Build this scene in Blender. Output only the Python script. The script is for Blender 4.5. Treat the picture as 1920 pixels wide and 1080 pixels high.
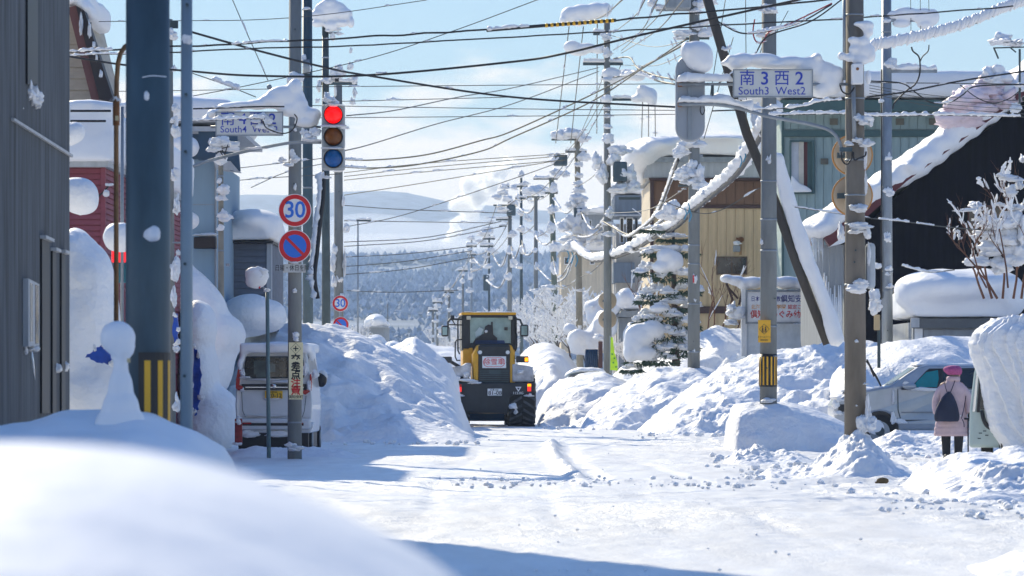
import bpy, bmesh, math, random
import numpy as np
from mathutils import Vector, Matrix, noise as mn
random.seed(11)
rad = math.radians
sc = bpy.context.scene
C = sc.collection
for _o in list(bpy.data.objects):
    bpy.data.objects.remove(_o)

# ------------------------------------------------------------------ camera
FP = 7200.0                 # focal length in photo pixels (135 mm on a 36 mm sensor)
EYE = 1.55
HOR = 700.0                 # horizon row of the photograph
cam = bpy.data.cameras.new('camera')
cam.lens = 135; cam.sensor_width = 36
cam.shift_y = (HOR - 540) / 1920
cam.clip_start = 0.3; cam.clip_end = 30000
cam.dof.use_dof = True; cam.dof.focus_distance = 82; cam.dof.aperture_fstop = 5.6
camo = bpy.data.objects.new('camera', cam); C.objects.link(camo)
camo.location = (0, 0, EYE); camo.rotation_euler = (rad(90), 0, 0)
sc.camera = camo

# ------------------------------------------------------------------ sky, sun
SUN_AZ, SUN_EL = rad(-23), rad(29)
w = bpy.data.worlds.new('World'); sc.world = w; w.use_nodes = True
nt = w.node_tree; N = nt.nodes; Lk = nt.links
bg = N['Background']; bg.inputs[1].default_value = 0.12
sky = N.new('ShaderNodeTexSky'); sky.sky_type = 'NISHITA'; sky.sun_disc = False
sky.sun_elevation = SUN_EL; sky.sun_rotation = SUN_AZ
sky.air_density = 1.0; sky.dust_density = 0.02; sky.ozone_density = 1.6
tc = N.new('ShaderNodeTexCoord')
sep = N.new('ShaderNodeSeparateXYZ'); Lk.new(tc.outputs['Generated'], sep.inputs[0])
mp = N.new('ShaderNodeMapping'); mp.inputs['Scale'].default_value = (13, 13, 42); mp.inputs['Location'].default_value = (3.1, 0.4, 0.35)
Lk.new(tc.outputs['Generated'], mp.inputs[0])
cn = N.new('ShaderNodeTexNoise'); cn.inputs['Scale'].default_value = 1.6; cn.inputs['Detail'].default_value = 7; cn.inputs['Roughness'].default_value = 0.55
Lk.new(mp.outputs[0], cn.inputs[0])
# cloud amount falls with elevation: a bank of low winter cloud, clear blue above it
el = N.new('ShaderNodeMapRange'); el.inputs[1].default_value = 0.040; el.inputs[2].default_value = 0.088; el.inputs[3].default_value = 0.50; el.inputs[4].default_value = -0.20
Lk.new(sep.outputs[2], el.inputs[0])
ad = N.new('ShaderNodeMath'); ad.operation = 'ADD'; Lk.new(cn.outputs[0], ad.inputs[0]); Lk.new(el.outputs[0], ad.inputs[1])
cr = N.new('ShaderNodeMapRange'); cr.interpolation_type = 'SMOOTHSTEP'; cr.inputs[1].default_value = 0.50; cr.inputs[2].default_value = 0.72
Lk.new(ad.outputs[0], cr.inputs[0])
cm = N.new('ShaderNodeMath'); cm.operation = 'MULTIPLY'; cm.inputs[1].default_value = 0.93; Lk.new(cr.outputs[0], cm.inputs[0])
mx = N.new('ShaderNodeMix'); mx.data_type = 'RGBA'
Lk.new(cm.outputs[0], mx.inputs[0]); mx.inputs[7].default_value = (9.2, 8.0, 6.5, 1)
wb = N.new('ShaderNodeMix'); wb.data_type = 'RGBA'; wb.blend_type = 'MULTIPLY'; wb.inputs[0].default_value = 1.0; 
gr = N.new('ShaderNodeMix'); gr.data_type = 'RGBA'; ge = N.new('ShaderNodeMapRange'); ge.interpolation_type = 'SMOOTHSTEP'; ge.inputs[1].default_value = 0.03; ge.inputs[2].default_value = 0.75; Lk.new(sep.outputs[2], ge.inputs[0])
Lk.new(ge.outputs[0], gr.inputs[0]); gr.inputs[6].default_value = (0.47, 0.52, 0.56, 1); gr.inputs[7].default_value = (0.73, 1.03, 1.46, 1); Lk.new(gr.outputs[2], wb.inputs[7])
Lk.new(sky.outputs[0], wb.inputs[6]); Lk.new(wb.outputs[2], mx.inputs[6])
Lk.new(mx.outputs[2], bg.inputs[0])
sl = bpy.data.lights.new('sun', 'SUN'); sl.energy = 5.0; sl.angle = rad(0.53); sl.color = (1.0, 0.90, 0.68)
so = bpy.data.objects.new('sun', sl); C.objects.link(so)
to_sun = Vector((math.sin(SUN_AZ) * math.cos(SUN_EL), math.cos(SUN_AZ) * math.cos(SUN_EL), math.sin(SUN_EL)))
so.rotation_euler = to_sun.to_track_quat('Z', 'Y').to_euler()
sc.view_settings.view_transform = 'Standard'; sc.view_settings.look = 'None'
sc.view_settings.gamma = 1; sc.view_settings.use_curve_mapping = False
sc.view_settings.exposure = 0.38
sc.cycles.max_bounces = 8; sc.cycles.diffuse_bounces = 4; sc.cycles.volume_bounces = 3
sc.cycles.transparent_max_bounces = 12
sc.cycles.use_denoising = True

# ------------------------------------------------------------------ helpers
def P(px, py, Y):           # the point seen at photo pixel (px, py) at depth Y
    return Vector(((px - 960) / FP * Y, Y, EYE - (py - HOR) / FP * Y))
def PX(px, Y): return (px - 960) / FP * Y
def PZ(py, Y): return EYE - (py - HOR) / FP * Y
def W(n, Y): return n * Y / FP

MATS = {}
def pm(name, col, rough=0.6, metal=0.0, var=0.12, vs=3.0, bump=0.0, bs=30.0, emit=None, es=0.0, stretch=None, spec=None, col2=None, trans=0.0, coat=0.0):
    if name in MATS: return MATS[name]
    m = bpy.data.materials.new(name); m.use_nodes = True; MATS[name] = m
    t = m.node_tree; n = t.nodes; l = t.links; b = n['Principled BSDF']
    b.inputs['Roughness'].default_value = rough; b.inputs['Metallic'].default_value = metal
    if spec is not None: b.inputs['Specular IOR Level'].default_value = spec
    if coat: b.inputs['Coat Weight'].default_value = coat
    if trans: b.inputs['Transmission Weight'].default_value = trans
    g = n.new('ShaderNodeTexCoord'); mpn = n.new('ShaderNodeMapping'); l.new(g.outputs['Object'], mpn.inputs[0])
    if stretch: mpn.inputs['Scale'].default_value = stretch
    z = n.new('ShaderNodeTexNoise'); z.inputs['Scale'].default_value = vs; z.inputs['Detail'].default_value = 6; z.inputs['Roughness'].default_value = 0.6
    l.new(mpn.outputs[0], z.inputs[0])
    x = n.new('ShaderNodeMix'); x.data_type = 'RGBA'
    c2 = col2 or tuple(min(1, v * (1 + var)) for v in col)
    c1 = col if col2 else tuple(v * (1 - var) for v in col)
    x.inputs[6].default_value = (*c1, 1); x.inputs[7].default_value = (*c2, 1)
    mr = n.new('ShaderNodeMapRange'); mr.inputs[1].default_value = 0.3; mr.inputs[2].default_value = 0.7
    l.new(z.outputs[0], mr.inputs[0]); l.new(mr.outputs[0], x.inputs[0]); l.new(x.outputs[2], b.inputs['Base Color'])
    if bump:
        z2 = n.new('ShaderNodeTexNoise'); z2.inputs['Scale'].default_value = bs; z2.inputs['Detail'].default_value = 5
        l.new(mpn.outputs[0], z2.inputs[0])
        bp = n.new('ShaderNodeBump'); bp.inputs['Distance'].default_value = bump; bp.inputs['Strength'].default_value = 0.8
        l.new(z2.outputs[0], bp.inputs['Height']); l.new(bp.outputs[0], b.inputs['Normal'])
    if emit:
        b.inputs['Emission Color'].default_value = (*emit, 1); b.inputs['Emission Strength'].default_value = es
    return m

SNOW = pm('snow', (0.85, 0.855, 0.865), 0.55, var=0.02, vs=0.7, bump=0.02, bs=6, spec=0.25)
SNOWR = pm('snow_rough', (0.85, 0.855, 0.865), 0.6, var=0.03, vs=1.3, bump=0.05, bs=9, spec=0.2)
SNOWF = pm('snow_fine', (0.85, 0.855, 0.865), 0.5, var=0.02, vs=2, bump=0.006, bs=22, spec=0.25)
ROADM = pm('packed_snow', (0.72, 0.705, 0.68), 0.45, vs=1.1, spec=0.3, col2=(0.875, 0.87, 0.85), stretch=(1.6, .4, 1))
def road_surface(m):
    t = m.node_tree; n = t.nodes; l = t.links; b = n['Principled BSDF']; g = n.new('ShaderNodeTexCoord')
    def nz(sc, det=5, st=(1, 1, 1), rg=.6):
        mp_ = n.new('ShaderNodeMapping'); mp_.inputs['Scale'].default_value = st; l.new(g.outputs['Object'], mp_.inputs[0])
        z = n.new('ShaderNodeTexNoise'); z.inputs['Scale'].default_value = sc; z.inputs['Detail'].default_value = det; z.inputs['Roughness'].default_value = rg; l.new(mp_.outputs[0], z.inputs[0]); return z
    fine = nz(7, 6, (1.3, .6, 1), .7); mask = nz(.22, 4, (1, .3, 1)); mr = n.new('ShaderNodeMapRange'); mr.inputs[1].default_value = .40; mr.inputs[2].default_value = .62; mr.inputs[3].default_value = .12; mr.inputs[4].default_value = 1; l.new(mask.outputs[0], mr.inputs[0])
    bp = n.new('ShaderNodeBump'); bp.inputs['Distance'].default_value = .05; l.new(mr.outputs[0], bp.inputs['Strength']); l.new(fine.outputs[0], bp.inputs['Height'])
    b2 = n.new('ShaderNodeBump'); b2.inputs['Distance'].default_value = .05; b2.inputs['Strength'].default_value = .5; l.new(nz(1.6, 4, (1, .35, 1)).outputs[0], b2.inputs['Height']); l.new(bp.outputs[0], b2.inputs['Normal']); l.new(b2.outputs[0], b.inputs['Normal'])
    # grit and dirty flecks pressed into the snow
    sp = nz(16, 3, (1, .5, 1), .8); cr_ = n.new('ShaderNodeMapRange'); cr_.inputs[1].default_value = .70; cr_.inputs[2].default_value = .78; l.new(sp.outputs[0], cr_.inputs[0])
    old = b.inputs['Base Color'].links[0].from_socket; mx_ = n.new('ShaderNodeMix'); mx_.data_type = 'RGBA'; l.new(cr_.outputs[0], mx_.inputs[0]); l.new(old, mx_.inputs[6]); mx_.inputs[7].default_value = (.30, .26, .22, 1); l.new(mx_.outputs[2], b.inputs['Base Color'])
road_surface(ROADM)
CONC = pm('concrete_pole', (0.20, 0.21, 0.205), 0.85, var=0.25, vs=3, bump=0.003, bs=40, stretch=(1, 1, 0.25))
CONCB = pm('concrete_brown', (0.19, 0.165, 0.135), 0.9, var=0.28, vs=3, bump=0.003, bs=40, stretch=(1, 1, 0.25))
STEELB = pm('steel_blue_pole', (0.05, 0.085, 0.105), 0.5, metal=0.1, var=0.35, vs=3, stretch=(1, 1, 0.3))
STEELG = pm('galvanised', (0.27, 0.30, 0.33), 0.5, metal=0.5, var=0.2, vs=5, stretch=(1, 1, 0.3))
STEELD = pm('steel_dark', (0.05, 0.075, 0.085), 0.5, metal=0.2, var=0.25)
CABLE = pm('cable_black', (0.018, 0.019, 0.022), 0.6, var=0.2)
CABLET = pm('cable_thin', (0.10, 0.10, 0.09), 0.6, var=0.2)
CABLEY = pm('cable_tan', (0.24, 0.2, 0.12), 0.6, var=0.2)
BLACK = pm('black_paint', (0.015, 0.015, 0.017), 0.45, var=0.2)
YELLOW = pm('yellow_paint', (0.80, 0.42, 0.02), 0.45, var=0.1)
WHITE = pm('white_paint', (0.78, 0.79, 0.80), 0.4, var=0.05)
RED = pm('sign_red', (0.62, 0.01, 0.02), 0.35, var=0.05)
BLUE = pm('sign_blue', (0.02, 0.16, 0.66), 0.35, var=0.05)
INK = pm('ink_blue', (0.02, 0.05, 0.42), 0.5, var=0.05)
INKR = pm('ink_red', (0.65, 0.02, 0.02), 0.5, var=0.05)
INKK = pm('ink_black', (0.02, 0.02, 0.02), 0.5, var=0.05)
INKO = pm('ink_orange', (0.75, 0.3, 0.03), 0.5, var=0.05)
GLASSD = pm('dark_glass', (0.012, 0.018, 0.022), 0.08, var=0.3, spec=0.6)
RUBBER = pm('rubber', (0.02, 0.02, 0.021), 0.85, var=0.25, bump=0.004)
CHROME = pm('bright_metal', (0.6, 0.62, 0.64), 0.2, metal=1.0, var=0.05)

class MB:
    def __init__(s): s.v = []; s.f = []
    def add(s, vs, fs):
        k = len(s.v); s.v += [tuple(v) for v in vs]; s.f += [tuple(i + k for i in f) for f in fs]; return s
    def box(s, x0, x1, y0, y1, z0, z1):
        return s.add([(x0,y0,z0),(x1,y0,z0),(x1,y1,z0),(x0,y1,z0),(x0,y0,z1),(x1,y0,z1),(x1,y1,z1),(x0,y1,z1)],
                     [(3,2,1,0),(4,5,6,7),(0,1,5,4),(1,2,6,5),(2,3,7,6),(3,0,4,7)])
    def fb(s, px0, py0, px1, py1, Y, d):      # a box whose front face covers these photo pixels at depth Y
        return s.box(PX(px0, Y), PX(px1, Y), Y, Y + d, PZ(py1, Y), PZ(py0, Y))
    def tube(s, pts, r, n=8, caps=True):
        pts = [Vector(p) for p in pts]; m = len(pts)
        rr = r if isinstance(r, (list, tuple)) else [r] * m
        vs = []; fs = []
        pu = None
        for i, p in enumerate(pts):
            t = (pts[min(i + 1, m - 1)] - pts[max(i - 1, 0)])
            t = t.normalized() if t.length > 1e-9 else Vector((0, 0, 1))
            u = Vector((0, 0, 1)) if abs(t.z) < 0.93 else Vector((0, -1, 0))
            if pu is not None and abs(t.dot(pu)) < 0.95: u = pu
            sd = t.cross(u).normalized(); up = sd.cross(t).normalized(); pu = up
            for k in range(n):
                a = 2 * math.pi * k / n
                vs.append(p + (sd * math.cos(a) + up * math.sin(a)) * rr[i])
        for i in range(m - 1):
            for k in range(n):
                a, b = i * n + k, i * n + (k + 1) % n
                fs.append((a, b, b + n, a + n))
        if caps:
            fs.append(tuple(range(n - 1, -1, -1))); fs.append(tuple(range((m - 1) * n, m * n)))
        return s.add(vs, fs)
    def cyl(s, x, y, z0, z1, r0, r1=None, n=20):
        return s.tube([(x, y, z0), (x, y, z1)], [r0, r0 if r1 is None else r1], n)
    def prism(s, poly, y0, y1):               # outline [(x, z)] counter-clockwise seen from -Y
        n = len(poly)
        vs = [(x, y0, z) for x, z in poly] + [(x, y1, z) for x, z in poly]
        fs = [tuple(range(n)), tuple(range(2 * n - 1, n - 1, -1))] + [(i, i + n, (i + 1) % n + n, (i + 1) % n) for i in range(n)]
        return s.add(vs, fs)
    def ppoly(s, pts, Y, d):                  # the same from photo pixels, given clockwise on screen
        q = [(PX(a, Y), PZ(b, Y)) for a, b in pts]
        ar = sum(q[i][0] * q[(i + 1) % len(q)][1] - q[(i + 1) % len(q)][0] * q[i][1] for i in range(len(q)))
        if ar < 0: q.reverse()
        return s.prism(q, Y, Y + d)
    def disc(s, c, r, y0, y1, n=32, rx=None):
        return s.prism([(c[0] + (rx or r) * math.cos(2 * math.pi * k / n), c[2] + r * math.sin(2 * math.pi * k / n)) for k in range(n)], y0, y1)
    def ring(s, c, r0, r1, y0, y1, n=32):
        vs = []
        for k in range(n):
            a = 2 * math.pi * k / n
            for r, y in ((r0, y0), (r1, y0), (r1, y1), (r0, y1)):
                vs.append((c[0] + r * math.cos(a), y, c[2] + r * math.sin(a)))
        fs = []
        for k in range(n):
            a, b = 4 * k, 4 * ((k + 1) % n)
            for j in range(4):
                fs.append((a + j, a + (j + 1) % 4, b + (j + 1) % 4, b + j))
        return s.add(vs, fs)
    def ell(s, c, r, sub=2):
        vs, fs = ICO[sub]
        return s.add([(c[0] + v[0] * r[0], c[1] + v[1] * r[1], c[2] + v[2] * r[2]) for v in vs], fs)
    def loft(s, rings, n=20, caps=True):      # rings [(z, cx, cy, rx, ry)] from low to high
        vs = []; fs = []
        for (z, cx, cy, rx, ry) in rings:
            for k in range(n):
                a = 2 * math.pi * k / n
                vs.append((cx + rx * math.cos(a), cy + ry * math.sin(a), z))
        for i in range(len(rings) - 1):
            for k in range(n):
                a, b = i * n + k, i * n + (k + 1) % n
                fs.append((a, b, b + n, a + n))
        if caps: fs.append(tuple(range(n - 1, -1, -1))); fs.append(tuple(range((len(rings) - 1) * n, len(rings) * n)))
        return s.add(vs, fs)

ICO = {}
for _s in (1, 2, 3, 4):
    _b = bmesh.new(); bmesh.ops.create_icosphere(_b, subdivisions=_s, radius=1.0)
    ICO[_s] = ([tuple(v.co) for v in _b.verts], [tuple(v.index for v in f.verts) for f in _b.faces]); _b.free()

def root_of(o):
    while o.parent: o = o.parent
    return o
def obj(name, mb, mat, parent=None, smooth=False, world=True, bevel=0.0):
    off = Vector(root_of(parent).location) if (parent and world) else Vector((0, 0, 0))
    me = bpy.data.meshes.new(name)
    vs = mb.v if off.length == 0 else [(v[0] - off.x, v[1] - off.y, v[2] - off.z) for v in mb.v]
    me.from_pydata(vs, [], mb.f); me.update()
    me.materials.append(mat)
    if smooth: me.polygons.foreach_set('use_smooth', [True] * len(me.polygons))
    o = bpy.data.objects.new(name, me); C.objects.link(o)
    if parent: o.parent = parent
    if bevel:
        b = o.modifiers.new('edge', 'BEVEL'); b.width = bevel; b.segments = 2; b.limit_method = 'ANGLE'; b.angle_limit = rad(35)
    return o
def tag(o, label, cat, group=None, kind=None):
    if label: o['label'] = label
    if cat: o['category'] = cat
    if group: o['group'] = group
    if kind: o['kind'] = kind
    return o
def thing(name, label, cat, loc=(0, 0, 0), group=None):
    o = bpy.data.objects.new(name, None); C.objects.link(o); o.location = loc; o.empty_display_size = 0.2
    return tag(o, label, cat, group)
def structure(o): o['kind'] = 'structure'; return o

# --- snow clumps: a few lumpy prototypes, shared and scaled
def lumpy(seed, sub=4, amp=0.28, freq=1.3, flat=0.6):
    vs, fs = ICO[sub]; out = []
    o = Vector((seed * 7.3, seed * 3.1, seed * 1.7))
    for v in vs:
        p = Vector(v)
        d = 1 + amp * mn.noise(p * freq + o) * 2.3 - amp * 1.1 * abs(mn.noise(p * freq * 2.3 + o)) + amp * 0.7 * mn.noise(p * freq * 3.4 + o) + amp * 0.45 * mn.noise(p * freq * 8 + o)
        q = p * d
        if q.z < 0: q.z *= flat
        out.append((q.x, q.y, q.z))
    me = bpy.data.meshes.new('snow_clump'); me.from_pydata(out, [], fs); me.update()
    me.polygons.foreach_set('use_smooth', [True] * len(me.polygons)); me.materials.append(SNOWF)
    return me
CL = [lumpy(i, amp=0.22 + 0.05 * (i % 4), freq=1.1 + 0.2 * (i % 3)) for i in range(14)]
CS = [lumpy(40 + i, sub=3, amp=.10, freq=1.2, flat=.8) for i in range(3)]
def clump(parent, px, py, Y, rx, rz=None, dy=None, name='snow_clump', me=None):
    rz = rz or rx
    o = bpy.data.objects.new(name, me or random.choice(CL)); C.objects.link(o)
    o.parent = parent; o.location = P(px, py, Y) - Vector(root_of(parent).location)
    a = W(rx, Y); o.scale = (a, dy if dy else (a + W(rz, Y)) / 2, W(rz, Y))
    o.rotation_euler = (0, random.uniform(-.2, .2), random.uniform(0, 6.28)) if rx / rz < 1.35 and rz / rx < 1.35 else (0, 0, random.choice((0, math.pi)))
    return o
# --- merged, rounded snow masses
DT = bpy.data.textures.new('snow_lumps', 'CLOUDS'); DT.noise_scale = 0.35; DT.noise_depth = 3
DTB = bpy.data.textures.new('snow_lumps_large', 'CLOUDS'); DTB.noise_scale = 1.1; DTB.noise_depth = 4
def mass(name, mb, parent=None, voxel=0.05, smooth=8, disp=0.05, mat=None, tex=None, world=True):
    o = obj(name, mb, mat or SNOW, parent, smooth=True, world=world)
    r = o.modifiers.new('merge', 'REMESH'); r.mode = 'VOXEL'; r.voxel_size = voxel; r.use_smooth_shade = True
    if smooth:
        s = o.modifiers.new('soften', 'SMOOTH'); s.factor = 0.5; s.iterations = smooth
    if disp:
        d = o.modifiers.new('lumps', 'DISPLACE'); d.texture = tex or DT; d.strength = disp; d.mid_level = 0.5; d.texture_coords = 'LOCAL'
    return o
def pell(mb, px, py, Y, rx, rz, ry=None, sub=3):
    return mb.ell(P(px, py, Y), (W(rx, Y), ry or W(min(rx, rz), Y), W(rz, Y)), sub)
# --- snow lying along an arm or a cable
def roll(pts, w_, h, lump=0.35, freq=3.0, seg=None, n=9, seed=0, lift=0.6, sag=0.7):
    pts = [Vector(p) for p in pts]
    L = [0]
    for a, b in zip(pts, pts[1:]): L.append(L[-1] + (b - a).length)
    T = L[-1]; seg = seg or max(6, int(T / max(0.25 * min(w_, h) * 3, 0.03))); seg = min(int(seg * 1.6), 600)
    mb = MB(); vs = []; fs = []; j = 0
    for i in range(seg + 1):
        s = T * i / seg
        while j < len(L) - 2 and s > L[j + 1]: j += 1
        a, b = pts[j], pts[j + 1]; u = (s - L[j]) / max(L[j + 1] - L[j], 1e-6)
        p = a.lerp(b, u); t = (b - a).normalized()
        sd = t.cross(Vector((0, 0, 1)))
        sd = sd.normalized() if sd.length > 0.05 else Vector((1, 0, 0))
        up = sd.cross(t).normalized()
        e = min(s, T - s) / max(h, w_)
        tp = math.sqrt(max(0.0, 1 - (1 - min(e, 1)) ** 2)) if e < 1 else 1
        k1 = 1 + lump * (mn.noise(Vector((s * freq / max(h, 1e-3) * 0.18, seed * 5.3, 0))) * 1.5 + 0.5 * mn.noise(Vector((s * freq / max(h, 1e-3) * 0.6, seed * 5.3, 4))))
        k1 = max(0.25, k1) * max(tp, 0.03)
        c = p + up * (h * lift * k1)
        for q in range(n):
            an = 2 * math.pi * q / n; cs, sn = math.cos(an), math.sin(an)
            if sn < 0: sn *= sag
            rn = 1 + lump * (0.8 * mn.noise(Vector((s * .35 / max(h, .02), cs * 1.6, sn * 1.6 + seed))) + .6 * mn.noise(Vector((s * 1.1 / max(h, .02), cs * 3, sn * 3 + seed))))
            vs.append(c + sd * (w_ * k1 * cs * rn) + up * (h * k1 * sn * rn))
    for i in range(seg):
        for q in range(n):
            a, b = i * n + q, i * n + (q + 1) % n
            fs.append((a, a + n, b + n, b))
    fs.append(tuple(range(n))); fs.append(tuple(range((seg + 1) * n - 1, seg * n - 1, -1)))
    return mb.add(vs, fs)

# --- flat print: lettering as thin real geometry standing just proud of its board
def text_mb(s, x, y, z, size, sx=1.0, bold=0.0, align='CENTER', space=1.0, depth=0.0):
    cu = bpy.data.curves.new('t', 'FONT'); cu.body = s; cu.size = size; cu.align_x = align; cu.align_y = 'CENTER'
    cu.offset = bold * size; cu.resolution_u = 3; cu.space_character = space; cu.extrude = depth
    o = bpy.data.objects.new('t', cu); C.objects.link(o)
    bpy.context.view_layer.update()
    me = bpy.data.meshes.new_from_object(o.evaluated_get(bpy.context.evaluated_depsgraph_get()))
    mb = MB()
    mb.add([(x + v.co.x * sx, y, z + v.co.y) for v in me.vertices], [tuple(p.vertices) for p in me.polygons])
    bpy.data.objects.remove(o); bpy.data.curves.remove(cu); bpy.data.meshes.remove(me)
    return mb
def ptext(parent, s, px, py, Y, hpx, mat, sx=1.0, bold=0.0, align='CENTER', space=1.0):
    p = P(px, py, Y)
    return obj('lettering', text_mb(s, p.x, p.y, p.z, W(hpx, Y) * 1.18, sx, bold, align, space), mat, parent)

# ------------------------------------------------------------------ numpy noise
_rs = np.random.RandomState(5); _perm = _rs.permutation(512); _g = _rs.rand(512) * 2 * np.pi
_gx, _gy = np.cos(_g), np.sin(_g)
def pn(x, y):
    xi = np.floor(x).astype(int); yi = np.floor(y).astype(int); xf = x - xi; yf = y - yi
    u = xf * xf * xf * (xf * (xf * 6 - 15) + 10); v = yf * yf * yf * (yf * (yf * 6 - 15) + 10)
    def g(ix, iy, dx, dy):
        h = _perm[(_perm[ix & 511] + iy) & 511]; return _gx[h] * dx + _gy[h] * dy
    a = g(xi, yi, xf, yf); b = g(xi + 1, yi, xf - 1, yf); c = g(xi, yi + 1, xf, yf - 1); d = g(xi + 1, yi + 1, xf - 1, yf - 1)
    return (a + (b - a) * u) + ((c + (d - c) * u) - (a + (b - a) * u)) * v
def fbm(x, y, o=5, gain=0.5):
    s = 0; a = 1
    for i in range(o): s = s + a * pn(x + 17.3 * i, y - 9.1 * i); x = x * 2.03; y = y * 2.03; a *= gain
    return s
def billow(x, y, o=4, gain=0.5):
    s = 0; a = 1
    for i in range(o): s = s + a * np.abs(pn(x + 31.7 * i, y + 5.9 * i)); x = x * 2.1; y = y * 2.1; a *= gain
    return s
def sstep(a, b, x):
    t = np.clip((x - a) / (b - a), 0, 1); return t * t * (3 - 2 * t)
def grid_obj(name, xs, ys, Z, mat, keep=None, parent=None, X=None, Yg=None):
    ny, nx = Z.shape
    if X is None: X, Yg = np.meshgrid(xs, ys)
    co = np.stack([X, Yg, Z], -1).reshape(-1, 3)
    i = np.arange((ny - 1) * (nx - 1)); r = i // (nx - 1); c = i % (nx - 1); a = r * nx + c
    f = np.stack([a, a + 1, a + nx + 1, a + nx], 1)
    if keep is not None:
        kq = keep[:-1, :-1] | keep[1:, :-1] | keep[:-1, 1:] | keep[1:, 1:]
        f = f[kq.reshape(-1)]
        used = np.zeros(len(co), bool); used[f.reshape(-1)] = True
        ren = np.cumsum(used) - 1; co = co[used]; f = ren[f]
    me = bpy.data.meshes.new(name)
    me.vertices.add(len(co)); me.vertices.foreach_set('co', co.astype(np.float32).reshape(-1))
    me.loops.add(len(f) * 4); me.loops.foreach_set('vertex_index', f.astype(np.int32).reshape(-1))
    me.polygons.add(len(f)); me.polygons.foreach_set('loop_start', np.arange(0, len(f) * 4, 4, dtype=np.int32))
    me.polygons.foreach_set('use_smooth', np.ones(len(f), bool))
    me.update(calc_edges=True); me.materials.append(mat)
    o = bpy.data.objects.new(name, me); C.objects.link(o)
    if parent: o.parent = parent
    return o
# ------------------------------------------------------------------ ground
def base_ground(x, y):
    return 0.0 * x
def road_relief(X, Y):
    z = 0.022 * fbm(X * 0.5, Y * 0.25, 4) + 0.016 * fbm(X * 2.2, Y * 0.7, 4) + 0.010 * fbm(X * 6, Y * 1.8, 3) * (0.4 + sstep(-.2, .4, fbm(X * .3, Y * .12 + 5, 3)))
    # churned ridge left by the plough across the crossing
    r = np.exp(-((Y - 54.0 - 0.25 * np.sin(X * 1.3)) / 0.45) ** 2)
    z = z + r * np.clip(0.10 * billow(X * 2.6, Y * 2.6, 4) + 0.035, 0, 1) * (sstep(-2.4, -1.6, X)) * (0.55 + 0.45 * sstep(0.5, 4.5, X))
    # ruts
    for (x0, k, wd, dp) in ((-0.9, 0.010, 0.10, 0.02), (0.7, 0.012, 0.12, 0.022), (2.4, -0.02, 0.11, 0.018)):
        xc = x0 + k * (Y - 60) + 0.12 * np.sin(Y * 0.21 + x0)
        z = z - dp * np.exp(-((X - xc) / wd) ** 2) * (0.5 + 0.5 * np.sin(Y * 0.3 + x0))
    # curved skid rut
    t = np.clip((Y - 56) / 36.0, 0, 1)
    xc = np.interp(Y, [54, 60, 66, 74, 87], [1.30, 1.20, 1.12, 1.08, 1.23])
    m = sstep(53, 56, Y) * (1 - sstep(84, 88, Y)) * np.clip(.75 + 1.2 * pn(Y * 1.3, 0 * Y + 3.3), .25, 1.2)
    z = z - 0.07 * m * np.exp(-((X - xc) / 0.17) ** 2) + 0.13 * m * np.exp(-((X - xc + 0.30) / 0.15) ** 2)
    for (x0, k, wd, dp) in ((-1.3, 0.004, 0.28, 0.020), (0.2, -0.006, 0.26, 0.022), (1.9, 0.012, 0.25, 0.020), (3.2, 0.03, 0.22, 0.02)):   # tread prints of heavy tyres
        xq = x0 + k * (Y - 50) + 0.3 * np.sin(Y * 0.06 + x0)
        z = z - dp * np.exp(-((X - xq) / wd) ** 4) * (0.6 + 0.4 * np.sign(np.sin(Y * 9 + 6 * np.abs(X - xq)))) * sstep(-.15, .25, pn(Y * .11 + x0, 0 * Y + x0))
    # rougher, trodden snow at the roadside
    rough = sstep(2.6, 4.6, X + 0.3 * np.sin(Y * .3)) * (1 - sstep(95, 110, Y)) * sstep(30, 46, Y)
    z = z + rough * (0.05 * fbm(X * 1.6, Y * 1.2, 5, .6) + 0.03 * billow(X * 4, Y * 3, 3))
    return z
ys = np.concatenate([np.arange(1, 26, 0.5), np.arange(26, 96, 0.085), np.arange(96, 150, 0.3), np.arange(150, 420, 2.0)])
xs = np.concatenate([np.arange(-60, -9, 2.0), np.arange(-9, 11, 0.075), np.arange(11, 62, 2.0)])
X, Yg = np.meshgrid(xs, ys)
o = grid_obj('road', xs, ys, road_relief(X, Yg), ROADM); structure(o)
# far ground and hills: one sheet each, rising out of the plain
ys2 = np.concatenate([np.arange(-300, 400, 60), np.arange(400, 900, 20)])
xs2 = np.arange(-1600, 1601, 80)
X2, Y2 = np.meshgrid(xs2, ys2)
Z2 = -0.12 + 0 * X2
o = grid_obj('snow_field', xs2, ys2, Z2, SNOW); structure(o)

FOREST = pm('frosted_forest_floor', (0.04, 0.08, 0.14), 0.9, vs=0.045, col2=(0.20, 0.27, 0.37), bump=0)
def hill_h(X, Y):
    # near slope from 900 m to 3200 m, then the far ridge at 5200 m
    n1 = fbm(X / 420, Y / 420, 5); n2 = fbm(X / 900 + 4, Y / 900, 5)
    s = sstep(700, 1500, Y) * 24 + np.clip((Y - 1300) / 2300, 0, 1) ** 1.1 * 86
    s = s * (1 + 0.16 * n1)
    px = X / np.maximum(Y, 1) * FP + 960
    sil = np.interp(px, [0, 420, 640, 700, 760, 850, 940, 1040, 1200, 1500, 1920], [372, 368, 362, 360, 366, 384, 392, 400, 420, 440, 450])
    ridge = EYE + (HOR - sil) / FP * 5200
    f = sstep(3900, 5200, Y)
    s = s * (1 - f) + f * (ridge + 10 * n1 + 3.0 * fbm(X / 60, Y / 60, 3)) 
    s = s * (1 - 0.35 * sstep(5400, 6400, Y))
    return s - 0.15
ys3 = np.concatenate([np.arange(700, 3400, 25), np.arange(3400, 6500, 40)])
us = np.linspace(-1, 1, 160)
U3, Y3 = np.meshgrid(us, ys3); X3 = U3 * (300 + Y3 * 0.42)
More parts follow.
